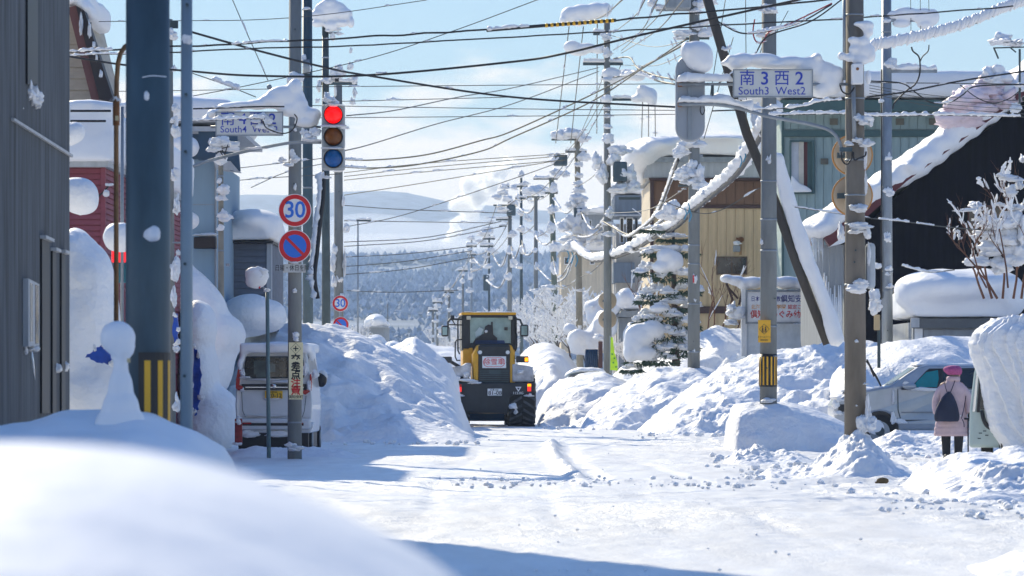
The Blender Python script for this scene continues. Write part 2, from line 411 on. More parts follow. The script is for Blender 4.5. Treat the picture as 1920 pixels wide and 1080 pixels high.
o = grid_obj('hills', None, None, hill_h(X3, Y3), FOREST, X=X3, Yg=Y3); structure(o)

# frosted woods on the slope: countless small crowns, one object
def forest():
    rs = np.random.RandomState(3); n = 70000
    Yt = 800 + rs.rand(n) ** 0.8 * 3000; Xt = (rs.rand(n) * 2 - 1) * (0.15 * Yt) 
    keepn = fbm(Xt / 160, Yt / 160, 3) > -0.30
    Yt, Xt = Yt[keepn], Xt[keepn]; n = len(Yt)
    zt = hill_h(Xt, Yt); k_ = np.clip(Yt / 3200, .28, 1.0) * (.6 + .8 * rs.rand(n)); h = (3 + rs.rand(n) * 4.5) * k_; r = (1.5 + rs.rand(n) * 1.8) * k_
    ang = np.arange(5) * 2 * np.pi / 5
    v = np.zeros((n, 7, 3))
    jit = 1 + 0.4 * (rs.rand(n, 5) - .5)
    v[:, :5, 0] = Xt[:, None] + r[:, None] * np.cos(ang) * jit; v[:, :5, 1] = Yt[:, None] + r[:, None] * np.sin(ang) * jit
    v[:, :5, 2] = (zt + h * 0.38)[:, None] + (rs.rand(n, 5) - .5) * 1.5
    v[:, 5] = np.stack([Xt, Yt, zt + h], 1); v[:, 6] = np.stack([Xt, Yt, zt - 0.2], 1)
    k = np.arange(n)[:, None, None] * 7
    up = np.array([(i, (i + 1) % 5, 5) for i in range(5)]); dn = np.array([((i + 1) % 5, i, 6) for i in range(5)])
    f = np.concatenate([up[None] + k, dn[None] + k], 1).reshape(-1, 3)
    me = bpy.data.meshes.new('forest'); me.from_pydata(v.reshape(-1, 3).tolist(), [], f.tolist()); me.update()
    me.materials.append(pm('frosted_crowns', (0.15, 0.20, 0.27), 0.9, vs=0.05, col2=(0.60, 0.64, 0.70)))
    o = bpy.data.objects.new('forest', me); C.objects.link(o)
    tag(o, 'frost covered woods spread over the far valley slope', 'forest', kind='stuff')
forest()

# ------------------------------------------------------------------ air
def vol_mat(name, dens, col, an=0.0):
    m = bpy.data.materials.new(name); m.use_nodes = True; t = m.node_tree
    t.nodes.remove(t.nodes['Principled BSDF'])
    v = t.nodes.new('ShaderNodeVolumePrincipled'); v.inputs['Density'].default_value = dens; v.inputs['Color'].default_value = (*col, 1)
    v.inputs['Anisotropy'].default_value = an
    t.links.new(v.outputs[0], t.nodes['Material Output'].inputs['Volume'])
    return m
hz = MB().box(-3400, 3400, -350, 6600, -2.5, 360)
o = obj('haze', hz, vol_mat('haze_air', 0.00014, (0.64, 0.81, 1.0), 0.1)); tag(o, 'pale winter haze in the air along the valley', 'haze', kind='stuff')
# mist bank lying in the valley behind the wooded slope
mm = MB()
for (px, py, Y, rx, rz) in ((560, 452, 3950, 110, 34), (690, 440, 3900, 130, 40), (790, 448, 4000, 110, 34), (900, 440, 3950, 120, 36), (1040, 452, 4000, 130, 34), (1200, 462, 3950, 140, 34), (720, 462, 3700, 190, 24), (430, 462, 3950, 120, 30), (980, 468, 3700, 160, 22), (560, 470, 3150, 150, 20), (700, 462, 3050, 120, 22), (820, 468, 3120, 120, 20), (940, 466, 3150, 120, 20), (1060, 470, 3150, 150, 20)):
    pell(mm, px, py, Y, rx, rz, 120, 3)
o = obj('mist', mm, vol_mat('mist_air', 0.006, (1, 1, 1), 0.1), smooth=True)
rm = o.modifiers.new('merge', 'REMESH'); rm.mode = 'VOXEL'; rm.voxel_size = 6; rm.use_smooth_shade = True
tag(o, 'white mist bank lying low in the valley', 'mist', kind='stuff')
# steam plume rising in the distance
pm_ = MB(); random.seed(4)
spine = [(838, 468, 7), (842, 452, 11), (848, 434, 14), (856, 414, 16), (868, 396, 21), (880, 378, 25), (893, 362, 26), (905, 346, 24), (918, 334, 20), (934, 322, 17), (950, 310, 13), (964, 300, 10)]
for (px, py, r) in spine:
    for k in range(4):
        rr = r * random.uniform(.45, .85)
        pell(pm_, px + random.uniform(-.75, .75) * r, py + random.uniform(-.7, .7) * r, 3300 + random.uniform(-8, 8), rr, rr * 0.9, W(rr, 3300), 3)
o = obj('steam_plume', pm_, vol_mat('steam', 0.17, (1, 1, 1), 0.55), smooth=True)
rm = o.modifiers.new('merge', 'REMESH'); rm.mode = 'VOXEL'; rm.voxel_size = 1.0; rm.use_smooth_shade = True
dm = o.modifiers.new('puffs', 'DISPLACE'); tt = bpy.data.textures.new('puffs', 'CLOUDS'); tt.noise_scale = 7; tt.noise_depth = 3; dm.texture = tt; dm.strength = 6; dm.texture_coords = 'LOCAL'
tag(o, 'tall white steam plume rising from the far valley', 'steam', kind='stuff')

# ------------------------------------------------------------------ snow banks
def bank(label, sil, Yr, front, back, pf=1.0, lump=0.25, res=0.07, seed=0, name='snow_bank', mat=None, zmin=-0.05, tilt=0.0, rough=0.5, group=None, terr=0.0, yfun=None):
    """a ridge of ploughed snow: sil = photo silhouette of its crest at depth Yr"""
    pxs = [a for a, b in sil]; x0, x1 = PX(pxs[0], Yr), PX(pxs[-1], Yr)
    sx = np.array([PX(a, Yr) for a, b in sil]); sz = np.array([PZ(b, Yr) for a, b in sil])
    xs = np.arange(x0 - 0.4, x1 + 0.4 + res, res); ys = np.arange(Yr - front * 1.15, Yr + back * 1.1, res * 1.2)
    X, Y = np.meshgrid(xs, ys)
    yr = Yr + tilt * (X - (x0 + x1) / 2) + 0.25 * front * fbm(X * 0.35 + seed, 0 * X + seed, 3)
    h = np.interp(X, sx, sz, left=0, right=0) 
    d = np.where(Y < yr, (yr - Y) / front, (Y - yr) / back)
    d = np.clip(d * (1 + 0.25 * fbm(X * 0.8 + seed * 3, Y * 0.8, 3)), 0, 1.3)
    prof = np.clip(1 - d ** pf, 0, 1)
    prof = np.where(d < 1, prof, 0)
    if terr:   # slumped blocks
        prof = prof + terr * np.sin(prof * 9 + 4 * fbm(X * .6, Y * .6 + seed, 3)) * prof * (1 - prof)
    z = h * prof
    env = np.clip(z / 0.35, 0, 1)
    z = z + env * (lump * 0.5 * fbm(X * 0.7 + seed, Y * 0.7, 4) * (1 - 0.5 * prof) + rough * sstep(-.25, .35, fbm(X * .4 + 9 + seed, Y * .4, 3)) * (0.19 * (billow(X * 2.9 + seed + .8 * z, Y * 2.9, 5, 0.62) - 0.3) + .05 * billow(X * 9, Y * 9 + z * 6, 3)) + 0.10 * fbm(X * .9 + 3 * z, Y * .9 + seed, 5, .45) + 0.025 * rough * fbm(X * 5, Y * 5, 4))
    z = np.where(h < 0.01, zmin * 2, z)
    z = z + zmin
    o = grid_obj(name, xs, ys, z, mat or SNOWR, keep=(z > zmin * 0.9))
    return tag(o, label, 'snow bank', group)

bank('tall shadowed snow bank beside the parked white van', [(350,760),(372,660),(420,640),(470,620),(520,603),(548,598),(580,600),(640,607),(700,632),(760,657),(800,680),(838,708),(856,735),(868,765),(882,800),(896,822)], 96, 9, 8, pf=1.2, lump=0.5, seed=1, rough=0.55, res=0.075)
bank('sunlit back ridge of the high shadowed bank', [(700,700),(720,650),(780,628),(830,665),(850,690),(862,720),(868,800)], 108, 5, 6, pf=1.4, lump=0.4, seed=21, res=0.1)
bank('low snow pile at the foot of the tall roadside bank', [(590,836),(640,800),(700,780),(760,775),(800,790),(840,800),(880,812),(900,830)], 88.5, 3.2, 5, pf=1.5, lump=0.3, seed=2, rough=0.9)
bank('rounded snow bank just past the wheel loader', [(998,812),(1008,765),(1022,735),(1050,712),(1090,700),(1130,695),(1165,708),(1200,730),(1240,812)], 124, 13, 10, pf=1.7, lump=0.45, seed=3, rough=0.45, res=0.1, terr=0.05)
bank('smooth sloping bank below the snowy conifer', [(1075,812),(1100,770),(1140,735),(1185,712),(1230,692),(1290,682),(1340,690),(1380,720),(1420,812)], 113, 7, 8, pf=1.5, lump=0.5, seed=4, rough=0.6, res=0.085, terr=0.06)
bank('largest lumpy bank in front of the church sign', [(1185,815),(1215,790),(1250,760),(1290,730),(1330,705),(1370,680),(1410,660),(1450,655),(1500,648),(1545,640),(1600,632),(1650,640),(1690,665),(1740,700),(1790,735),(1850,770),(1900,815)], 104, 7, 8, pf=1.3, lump=0.5, seed=5, rough=1.0, res=0.07, terr=0.05)
bank('snow drift in front of the dark timber house', [(1560,700),(1600,660),(1660,640),(1720,632),(1780,626),(1850,626),(1960,640),(2100,700)], 99, 7, 4.5, pf=1.6, lump=0.3, seed=6, rough=0.15, res=0.14)
bank('snow drift under the church sign board', [(1150,700),(1190,670),(1250,650),(1300,625),(1340,612),(1400,618),(1470,620),(1540,640),(1600,680)], 134, 9, 6, pf=1.6, lump=0.5, seed=7, rough=0.25, res=0.14)
bank('distant mounded bank behind the wheel loader', [(960,720),(975,665),(1000,645),(1030,642),(1060,655),(1085,690),(1120,720)], 175, 12, 10, pf=1.5, lump=0.5, seed=8, rough=0.4, res=0.2)
bank('far snow bank where the street narrows', [(680,720),(730,650),(780,640),(830,648),(880,660),(930,700)], 230, 14, 12, pf=1.5, lump=0.7, seed=9, rough=0.5, res=0.3)
# the squared block of cut snow round the pole with the school sign
bank('squared block of cut snow around the grey pole', [(1369,842),(1374,775),(1380,757),(1400,753),(1440,752),(1480,754),(1520,762),(1560,780),(1590,796),(1625,815),(1650,842)], 77.5, 2.0, 3.2, pf=3.2, lump=0.12, seed=19, rough=0.25, res=0.045)
bank('broken snow lumps along the edge of the block', [(1345,878),(1375,845),(1410,838),(1450,850),(1490,846),(1530,862),(1560,850),(1600,858),(1640,878)], 66, 2.0, 1.5, pf=1.3, lump=0.3, seed=11, rough=1.5, res=0.035)
bank('crumbly snow heap at the foot of the brown pole', [(1405,899),(1440,878),(1480,880),(1520,868),(1550,845),(1570,828),(1590,806),(1612,800),(1632,815),(1650,842),(1670,862),(1700,872),(1730,862),(1765,872),(1790,899)], 57, 1.9, 1.6, pf=1.15, lump=0.3, seed=12, rough=1.5, res=0.03)
bank('low churned snow in front of the silver car', [(1600,862),(1640,820),(1680,806),(1720,812),(1760,808),(1800,812),(1850,818),(1900,860)], 75.5, 2.5, 2.0, pf=1.4, lump=0.3, seed=13, rough=1.2, res=0.04)
bank('jagged ploughed mound in front of the pedestrian', [(1700,948),(1712,905),(1730,882),(1760,866),(1790,852),(1820,846),(1860,852),(1900,846),(1960,850),(2060,880),(2150,948)], 50.5, 4.6, 2.5, pf=1.9, lump=0.22, seed=14, rough=1.1, res=0.035, terr=0.05)
bank('shadowed snow lump at the bottom corner of the road', [(1800,1100),(1840,1062),(1875,1046),(1920,1030),(1990,1025),(2100,1100)], 29.5, 1.3, 2.0, pf=1.6, lump=0.15, seed=15, rough=0.7, res=0.03)
# close mound under the photographer, far out of focus, and the shaded ridge behind it
bank('shaded snow ridge below the dark striped pole', [(-400,880),(-100,800),(20,778),(110,765),(200,764),(270,768),(320,788),(370,806),(410,832),(440,880),(470,960),(490,1070)], 29, 5.0, 3.0, pf=2.2, lump=0.10, seed=16, rough=0.05, res=0.06, mat=SNOW)
def near_mound():
    Yr = 4.6; sil = [(-600,800),(-200,786),(0,783),(120,782),(220,786),(320,800),(420,826),(500,848),(560,870),(640,900),(700,930),(760,962),(830,1003),(900,1050),(980,1112),(1060,1230),(1200,1500),(1500,2400)]
    sx = np.array([PX(a, Yr) for a, b in sil]); sz = np.array([PZ(b, Yr) for a, b in sil])
    xs = np.arange(-2.6, 1.4, 0.03); ys = np.arange(2.2, 7.5, 0.04); X, Y = np.meshgrid(xs, ys)
    h = np.interp(X, sx, sz, left=1.4, right=0); k = np.ones(9) / 9
    h = np.apply_along_axis(lambda r: np.convolve(np.pad(r, 4, mode='edge'), k, 'valid'), 1, h)
    d = np.where(Y < Yr, (Yr - Y) / 4.2, (Y - Yr) / 2.4)
    z = h * np.clip(1 - d ** 2, 0, 1) + 0.015 * fbm(X * 1.2, Y * 1.2, 3) - 0.03
    tag(grid_obj('snow_bank', xs, ys, z, SNOW, keep=z > -0.02), 'smooth close snow mound blurred at the lower edge', 'snow bank')
near_mound()

bank('low snow packed round the wheels of the white van', [(425,852),(445,838),(480,832),(520,836),(560,834),(600,838),(640,842),(680,852)], 71.6, 1.2, 1.2, pf=1.5, lump=0.1, seed=31, rough=.6, res=.04)
# loose clods of ploughed snow
def clods():
    rs = np.random.RandomState(9); mb = MB(); vs1, fs1 = ICO[1]
    zones = [(1345, 1660, 62, 68, 170, .06), (1400, 1800, 54, 60, 330, .05), (1670, 1920, 42.5, 48, 120, .045), (1600, 1850, 70, 76, 160, .06), (840, 1460, 53, 55, 240, .035), (1190, 1600, 92, 98, 110, .08), (620, 900, 84, 88, 50, .07), (1010, 1200, 106, 111, 40, .07), (900, 1700, 36, 80, 90, .015), (700, 1500, 30, 50, 30, .010)]
    for (a, b, y0, y1, n, r) in zones:
        for i in range(n):
            Y = (y0 + y1) / 2 + rs.randn() * (y1 - y0) * .42 + 1.2 * math.sin(i * .7); x = PX(rs.uniform(a, b) + rs.randn() * 14, Y); Y = max(Y, 30); s = r * rs.uniform(.2, 1) ** 2.2 * 1.5
            j = 1 + .35 * (rs.rand(len(vs1)) - .5)
            q = [(x + v[0] * s * k, Y + v[1] * s * k, 0.01 + s * .3 + v[2] * s * .75 * k) for v, k in zip(vs1, j)]
            mb.add(q, fs1)
    o = obj('snow_clods', mb, SNOWR); tag(o, 'loose snow clods scattered along the ploughed road edges', 'snow clods', kind='stuff')
clods()
# ------------------------------------------------------------------ buildings
def siding(name, base, var=0.17, stretch=(1, 1, 0.12), bump=0.002):
    return pm(name, base, 0.75, var=var, vs=6, bump=bump, bs=30, stretch=stretch)
TAN = siding('tan_siding', (0.60, 0.45, 0.27)); TANL = siding('tan_siding_sunlit', (0.62, 0.52, 0.38))  # TANL is a paler copy of TAN, sunlight put into its colour
BROWN = siding('brown_siding', (0.20, 0.11, 0.07)); BRD = pm('dark_brown_trim', (0.07, 0.035, 0.035), 0.6)
GREYF = siding('grey_fascia', (0.42, 0.44, 0.46)); GREEN = siding('green_siding', (0.29, 0.38, 0.37)); GREEND = pm('dark_green_trim', (0.05, 0.11, 0.11), 0.6)
BLKW = pm('black_timber', (0.008, 0.008, 0.013), 0.9, var=0.5, vs=6, stretch=(1, 1, .12), spec=.05); MAROON = pm('maroon_trim', (0.10, 0.012, 0.018), 0.55)
REDS = siding('red_siding', (0.25, 0.065, 0.085), stretch=(0.3, 0.3, 1)); BLUEW = siding('pale_blue_wall', (0.23, 0.33, 0.42), var=0.04)
BLUED = pm('dark_blue_roof', (0.03, 0.07, 0.12), 0.5); SLATE = siding('slate_siding', (0.13, 0.15, 0.19), stretch=(0.3, 0.3, 1))
BEIGE = siding('beige_boards', (0.42, 0.38, 0.31), stretch=(0.3, 0.3, 1)); DARKB = pm('dark_eave', (0.03, 0.022, 0.022), 0.6); REDB = pm('red_brown_eave', (0.15, 0.06, 0.055), 0.6)
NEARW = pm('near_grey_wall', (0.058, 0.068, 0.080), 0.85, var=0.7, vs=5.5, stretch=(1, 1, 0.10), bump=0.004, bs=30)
GREYW = siding('grey_metal_siding', (0.27, 0.29, 0.31)); VENT = pm('vent_brown', (0.13, 0.12, 0.09), 0.7, var=0.3)
RUST = pm('rust', (0.22, 0.09, 0.03), 0.8, var=0.4, vs=12, stretch=(1, 1, 0.4)); ICE = pm('icicle', (0.75, 0.8, 0.85), 0.15, trans=0.5)

def vpanels(parent, px0, px1, py0, py1, Y, n, mat, gap=0.9, d=0.05, name='siding_panel'):
    """upright cladding boards on a wall that faces the street"""
    w_ = (px1 - px0) / n; me = None
    for k in range(n):
        a = px0 + k * w_ + gap / 2
        if me is None:
            mb = MB().box(0, W(w_ - gap, Y), 0, d, PZ(py1, Y), PZ(py0, Y))
            o = obj(name, mb, mat, parent, world=False); me = o.data
        else:
            o = bpy.data.objects.new(name, me); C.objects.link(o); o.parent = parent
        o.location = Vector((PX(a, Y), Y - d, 0)) - Vector(root_of(parent).location)
        o.location.y += random.uniform(-.004, .004)
def hboards(parent, p0, p1, z0, z1, n, mat, d=0.03, gap=0.02, name='siding_board'):
    """horizontal boards between two wall corners (x, y)"""
    (xa, ya), (xb, yb) = p0, p1; h = (z1 - z0) / n; me = None
    L_ = math.hypot(xb - xa, yb - ya); a = math.atan2(yb - ya, xb - xa)
    for k in range(n):
        if me is None:
            mb = MB(); mb.add([(0, -d, 0), (L_, -d, 0), (L_, 0, 0), (0, 0, 0), (0, -d * .45, h - gap), (L_, -d * .45, h - gap), (L_, 0, h - gap), (0, 0, h - gap)],
                     [(3,2,1,0),(4,5,6,7),(0,1,5,4),(1,2,6,5),(2,3,7,6),(3,0,4,7)])
            o = obj(name, mb, mat, parent, world=False); me = o.data
        else:
            o = bpy.data.objects.new(name, me); C.objects.link(o); o.parent = parent
        o.location = Vector((xa, ya, z0 + k * h)) - Vector(root_of(parent).location); o.rotation_euler = (0, 0, a)
def window(parent, px0, py0, px1, py1, Y, fmat, proud=0.08, bars=0, fw=2.2, gm=None):
    f = MB()
    f.fb(px0, py0, px1, py0 + fw, Y - proud, proud + .02); f.fb(px0, py1 - fw, px1, py1, Y - proud, proud + .02)
    f.fb(px0, py0 + fw, px0 + fw, py1 - fw, Y - proud, proud + .02); f.fb(px1 - fw, py0 + fw, px1, py1 - fw, Y - proud, proud + .02)
    for k in range(bars):
        xm = px0 + (px1 - px0) * (k + 1) / (bars + 1); f.fb(xm - fw * .45, py0 + fw, xm + fw * .45, py1 - fw, Y - proud, proud + .015)
    o = obj('window', f, fmat, parent)
    obj('pane', MB().fb(px0 + fw, py0 + fw, px1 - fw, py1 - fw, Y - proud * .88, .02), gm or GLASSD, o)
    return o
def frontal(name, label, px, Y, cat='building', group=None):
    return thing(name, label, cat, (PX(px, Y), Y, 0), group)
def slab(parent, boxes, Y, voxel=0.09, smooth=14, disp=0.10, ells=(), name='roof_snow'):
    """thick rounded snow load: boxes = (px0, py0, px1, py1, y0, y1)"""
    mb = MB()
    for (a, b, c, d, y0, y1) in boxes: mb.box(PX(a, Y), PX(c, Y), Y + y0, Y + y1, PZ(d, Y), PZ(b, Y))
    for (a, b, rx, rz, dy, ry) in ells:
        mb.ell(P(a, b, Y) + Vector((0, dy, 0)), (W(rx, Y), ry, W(rz, Y)), 3)
    return mass(name, mb, parent, voxel, smooth, disp, tex=DTB)

# 1 near grey house: its long side wall runs beside the street
Xn = -5.30
def near_house():
    b = thing('grey_house', 'dark grey clad house wall running along the street behind the rusty pipes', 'building', (Xn, 42, 0))
    y0, y1 = 34.0, 46.0; slope = -0.0187
    def wx(y): return Xn + (y - 46.0) * slope
    def wq(ya, yb, za, zb, d0, d1):
        return MB().add([(wx(ya) + d0, ya, za), (wx(yb) + d0, yb, za), (wx(yb) + d1, yb, za), (wx(ya) + d1, ya, za), (wx(ya) + d0, ya, zb), (wx(yb) + d0, yb, zb), (wx(yb) + d1, yb, zb), (wx(ya) + d1, ya, zb)],
                        [(0,1,2,3),(7,6,5,4),(4,5,1,0),(5,6,2,1),(6,7,3,2),(7,4,0,3)])
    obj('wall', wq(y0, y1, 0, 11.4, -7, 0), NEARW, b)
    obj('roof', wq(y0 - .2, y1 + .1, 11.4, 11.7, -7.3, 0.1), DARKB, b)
    # y positions come from the wall plane: px = 960 + 7200 * x / y
    def yof(px):
        y = 44.0
        for _ in range(20): y = wx(y) * FP / (px - 960)
        return y
    f = wq(yof(3), yof(140), 0, 0, 0, 0)
    ya, yb = 43.0, 48.75
    z_of = lambda py, y: PZ(py, y)
    def strip(nm, pxa, pxb, pya, pyb, pa, pb, mat, d=0.035, par=b):
        Ya, Yb = yof(pxa), yof(pxb)
        vs = [(wx(Ya) + .004, Ya, PZ(pyb, Ya)), (wx(Yb) + .004, Yb, PZ(pb, Yb)), (wx(Yb) + .004 + d, Yb, PZ(pb, Yb)), (wx(Ya) + .004 + d, Ya, PZ(pyb, Ya)),
              (wx(Ya) + .004, Ya, PZ(pya, Ya)), (wx(Yb) + .004, Yb, PZ(pa, Yb)), (wx(Yb) + .004 + d, Yb, PZ(pa, Yb)), (wx(Ya) + .004 + d, Ya, PZ(pya, Ya))]
        return obj(nm, MB().add(vs, [(0,1,2,3),(7,6,5,4),(4,5,1,0),(5,6,2,1),(6,7,3,2),(7,4,0,3)]), mat, par)
    DR = pm('window_slot_dark', (0.008, 0.009, 0.012), 0.5)
    strip('trim', 20, 131, 221, 226, 290, 295, GREYF)
    for (a, c, t0, bt) in ((48, 67, -40, 158), (75, 89, 447, 775), (95, 102, 470, 775), (112, 119, 474, 775)):
        wo = strip('window', a, c, t0, bt, t0 + (c - a) * .5, bt - (c - a) * .06, DR, 0.02)
        if t0 > 0: strip('frame', a - 1, c + 1, t0 - 6, t0, t0 - 6 + (c - a) * .5, t0 + (c - a) * .5, GREYF, 0.07, wo)
    wo = strip('window', 42, 63, 522, 650, 533, 648, GREYF, 0.06)
    strip('pane', 45, 50, 530, 640, 533, 640, pm('pale_pane', (0.35, 0.34, 0.30), 0.2), 0.065, wo); strip('pane', 55, 61, 534, 644, 536, 644, GLASSD, 0.065, wo)
    for (px, py, rx, rz) in ((62, 184, 17, 22), (56, 175, 10, 18), (68, 196, 9, 12), (58, 655, 14, 8), (48, 658, 6, 10), (104, 692, 10, 12), (121, 690, 9, 13)):
        clump(b, px, py, yof(px) - 0.12, rx, rz)
    obj('icicle', MB().tube([P(57, 655, yof(57)), P(62, 680, yof(58)), P(66, 712, yof(58))], [.025, .015, .003], 6), ICE, b, smooth=True)
    for k, (py, t) in enumerate(((549, 0), (585, 1))):     # two curved vent pipes
        Y = 42.0; pts = [P(10, py, Y), P(22, py - 2, Y), P(31, py + 2, Y), P(36, py + 10, Y), P(37, py + 14 + 8 * t, Y)]
        obj('vent_pipe', MB().tube(pts, W(5 + 2 * t, Y), 10), STEELD, b, smooth=True)
        clump(b, 30, py - 5, Y, 9, 3)
near_house()

# rusty conduit pipes standing close by
def pipes():
    Y = 41
    t = thing('conduit_pipe', 'thick dark rusty pipe with frozen clamps close to the grey wall', 'pipe', P(12, 780, Y))
    obj('shaft', MB().tube([P(26, -30, Y), P(20, 200, Y), P(14, 500, Y), P(9, 800, Y)], W(8.5, Y), 14), pm('rusty_dark', (0.07, 0.045, 0.035), 0.7, var=0.5, vs=6), t, smooth=True)
    for py in (208, 280, 470): obj('clamp', MB().cyl(PX(26 - (py / 780) * 17 , Y), Y, PZ(py + 10, Y), PZ(py, Y), W(12, Y)), STEELD, t, smooth=True)
    for (px, py, rx, rz) in ((28, 202, 15, 8), (10, 262, 10, 5), (22, 284, 11, 4), (22, 440, 12, 14), (8, 452, 12, 7), (26, 462, 6, 18), (14, 552, 5, 6)): clump(t, px, py, Y - .1, rx, rz)
    Y = 36
    t = thing('conduit_pipe', 'thin rusty pipe curving at its top behind the striped pole', 'pipe', P(219, 620, Y))
    obj('shaft', MB().tube([P(218, 640, Y), P(218, 400, Y), P(218, 190, Y), P(219, 150, Y), P(221, 120, Y), P(226, 100, Y), P(234, 88, Y), P(246, 80, Y)], W(4.6, Y), 12), pm('rusty_brown', (0.20, 0.10, 0.035), 0.6, var=0.5, vs=5), t, smooth=True)
    obj('coupling', MB().tube([P(218, 190, Y), P(218, 235, Y)], W(6.5, Y), 12), RUST, t, smooth=True)
    obj('label_plate', MB().fb(216, 217, 222, 226, Y - .06, .02), pm('pale_tape', (0.55, 0.45, 0.25), 0.6), t)
    clump(t, 219, 188, Y, 6, 8)
    Y = 60
    t = thing('conduit_pipe', 'pale slender pipe running down beside the red siding', 'pipe', P(229, 600, Y))
    obj('shaft', MB().tube([P(229, 610, Y), P(229, 200, Y)], W(3.2, Y), 10), STEELG, t, smooth=True)
pipes()

# 2 beige gable house up on the far side
def beige_gable():
    Y = 72
    b = frontal('beige_house', 'beige boarded gable end with maroon and black eave and snow cap', 150, Y)
    obj('wall', MB().ppoly([(60, -200), (128, -5), (176, 190), (60, 190)], Y, 6), BEIGE, b)
    hboards(b, (PX(100, Y), Y), (PX(172, Y), Y), PZ(190, Y), PZ(40, Y), 7, BEIGE)
    obj('eave_soffit', MB().ppoly([(127, 14), (142, 10), (186, 186), (172, 190)], Y - 1.2, 1.3), REDB, b)
    obj('eave_fascia', MB().ppoly([(142, 10), (158, 20), (211, 182), (203, 190), (186, 186)], Y - 1.3, 0.5), DARKB, b)
    slab(b, [(60, -30, 158, 20, -1.5, 5)], Y, ells=((168, 22, 14, 14, 0, .9), (150, 12, 20, 20, 0, 1), (174, 32, 7, 9, 0, .5)), smooth=10)
    for (px, py, rx, rz) in ((152, 50, 3, 24), (168, 60, 3, 18), (181, 110, 2, 9), (189, 140, 3, 9), (176, 86, 3, 7)): clump(b, px, py, Y - 1.35, rx, rz)
beige_gable()

# 3 red sided house with deep snow on its lower roof
def red_house():
    Y = 66
    b = frontal('red_house', 'red boarded house with deep snow on its low roof beside the striped pole', 195, Y)
    xc = PX(195, Y); xe = PX(338, Y + 14); ye = Y + 14
    mb = MB(); z1 = PZ(314, Y)
    mb.add([(PX(90, Y), Y, 0), (xc, Y, 0), (xe, ye, 0), (PX(90, Y), ye, 0), (PX(90, Y), Y, z1), (xc, Y, z1), (xe, ye, z1), (PX(90, Y), ye, z1)], [(3,2,1,0),(4,5,6,7),(0,1,5,4),(1,2,6,5),(2,3,7,6),(3,0,4,7)])
    obj('wall', mb, REDS, b)
    hboards(b, (PX(92, Y), Y), (xc, Y), PZ(700, Y), z1, 36, REDS); hboards(b, (xc, Y), (xe, ye), PZ(700, Y), z1, 36, REDS)
    obj('corner_trim', MB().box(xc - .05, xc + .03, Y - .05, Y + .04, 0, z1), REDS, b)
    obj('eave_trim', MB().add([(PX(90, Y), Y - .25, z1), (xc + .1, Y - .25, z1), (xe + .15, ye, z1), (PX(90, Y), ye, z1), (PX(90, Y), Y - .25, z1 + .1), (xc + .1, Y - .25, z1 + .1), (xe + .15, ye, z1 + .1), (PX(90, Y), ye, z1 + .1)], [(3,2,1,0),(4,5,6,7),(0,1,5,4),(1,2,6,5),(2,3,7,6),(3,0,4,7)]), GREYF, b)
    s = MB(); s.add([(PX(80, Y), Y - .5, z1 + .1), (xc + .25, Y - .4, z1 + .1), (xe + .3, ye, z1 + .1), (PX(80, Y), ye, z1 + .1), (PX(80, Y), Y - .3, PZ(200, Y)), (xc + .2, Y - .2, PZ(205, Y)), (xe + .3, ye, PZ(205, Y)), (PX(80, Y), ye, PZ(195, Y))], [(3,2,1,0),(4,5,6,7),(0,1,5,4),(1,2,6,5),(2,3,7,6),(3,0,4,7)])
    for px, py in ((145, 198), (175, 196), (205, 200), (235, 200)): pell(s, px, py, Y + .2, 22, 10, .6)
    mass('roof_snow', s, b, 0.1, 6, 0.12, tex=DTB)
    for py in (208, 227): obj('snow_guard', MB().tube([P(132, py, Y - .6), P(208 - (py - 208) * .5, py, Y - .6)], .022, 6), BLACK, b)
    # wall lamp and brackets
    obj('floodlight', MB().ell(P(199, 364, Y - .25), (.06, .06, .05)), WHITE, b, smooth=True)
    obj('bracket', MB().tube([P(180, 372, Y - .1), P(196, 358, Y - .2), P(206, 345, Y - .2)], .015, 6), BLACK, b)
    clump(b, 205, 347, Y - .25, 7, 4); clump(b, 199, 361, Y - .3, 5, 5)
red_house()
def blobs(label, Y, ells, voxel=0.06, smooth=6, disp=0.05, cat='snow pile', name='snow_pile', tex=None, group=None):
    mb = MB()
    for e in ells: pell(mb, e[0], e[1], Y + (e[5] if len(e) > 5 else 0), e[2], e[3], e[4] if len(e) > 4 else None)
    return tag(mass(name, mb, None, voxel, smooth, disp * 1.6, tex=tex or DTB, mat=SNOWR), label, cat, group)
blobs('round snow mushroom bulging past the corner of the grey house', 56, ((150, 368, 38, 38, .35), (138, 360, 30, 30, .35), (160, 376, 28, 30, .3)), smooth=14, disp=.03)
blobs('small round snow cushion under the eave of the beige gable', 57, ((140, 248, 24, 22, .25), (130, 252, 24, 24, .25)), smooth=14, disp=.02)
blobs('rounded snow cushion beside the red beacon lamp', 58.5, ((215, 445, 24, 30, .3), (232, 445, 22, 32, .3)), smooth=12, disp=.03)
blobs('towering snow heap between the grey house and the striped pole', 53, ((140, 480, 40, 56, .9), (160, 530, 60, 80, 1.0), (175, 600, 52, 110, 1.1), (140, 640, 70, 140, 1.2), (215, 700, 60, 60, 1.0), (150, 740, 120, 80, 1.2), (205, 560, 20, 50, .5)), voxel=.07, smooth=14, disp=.14)
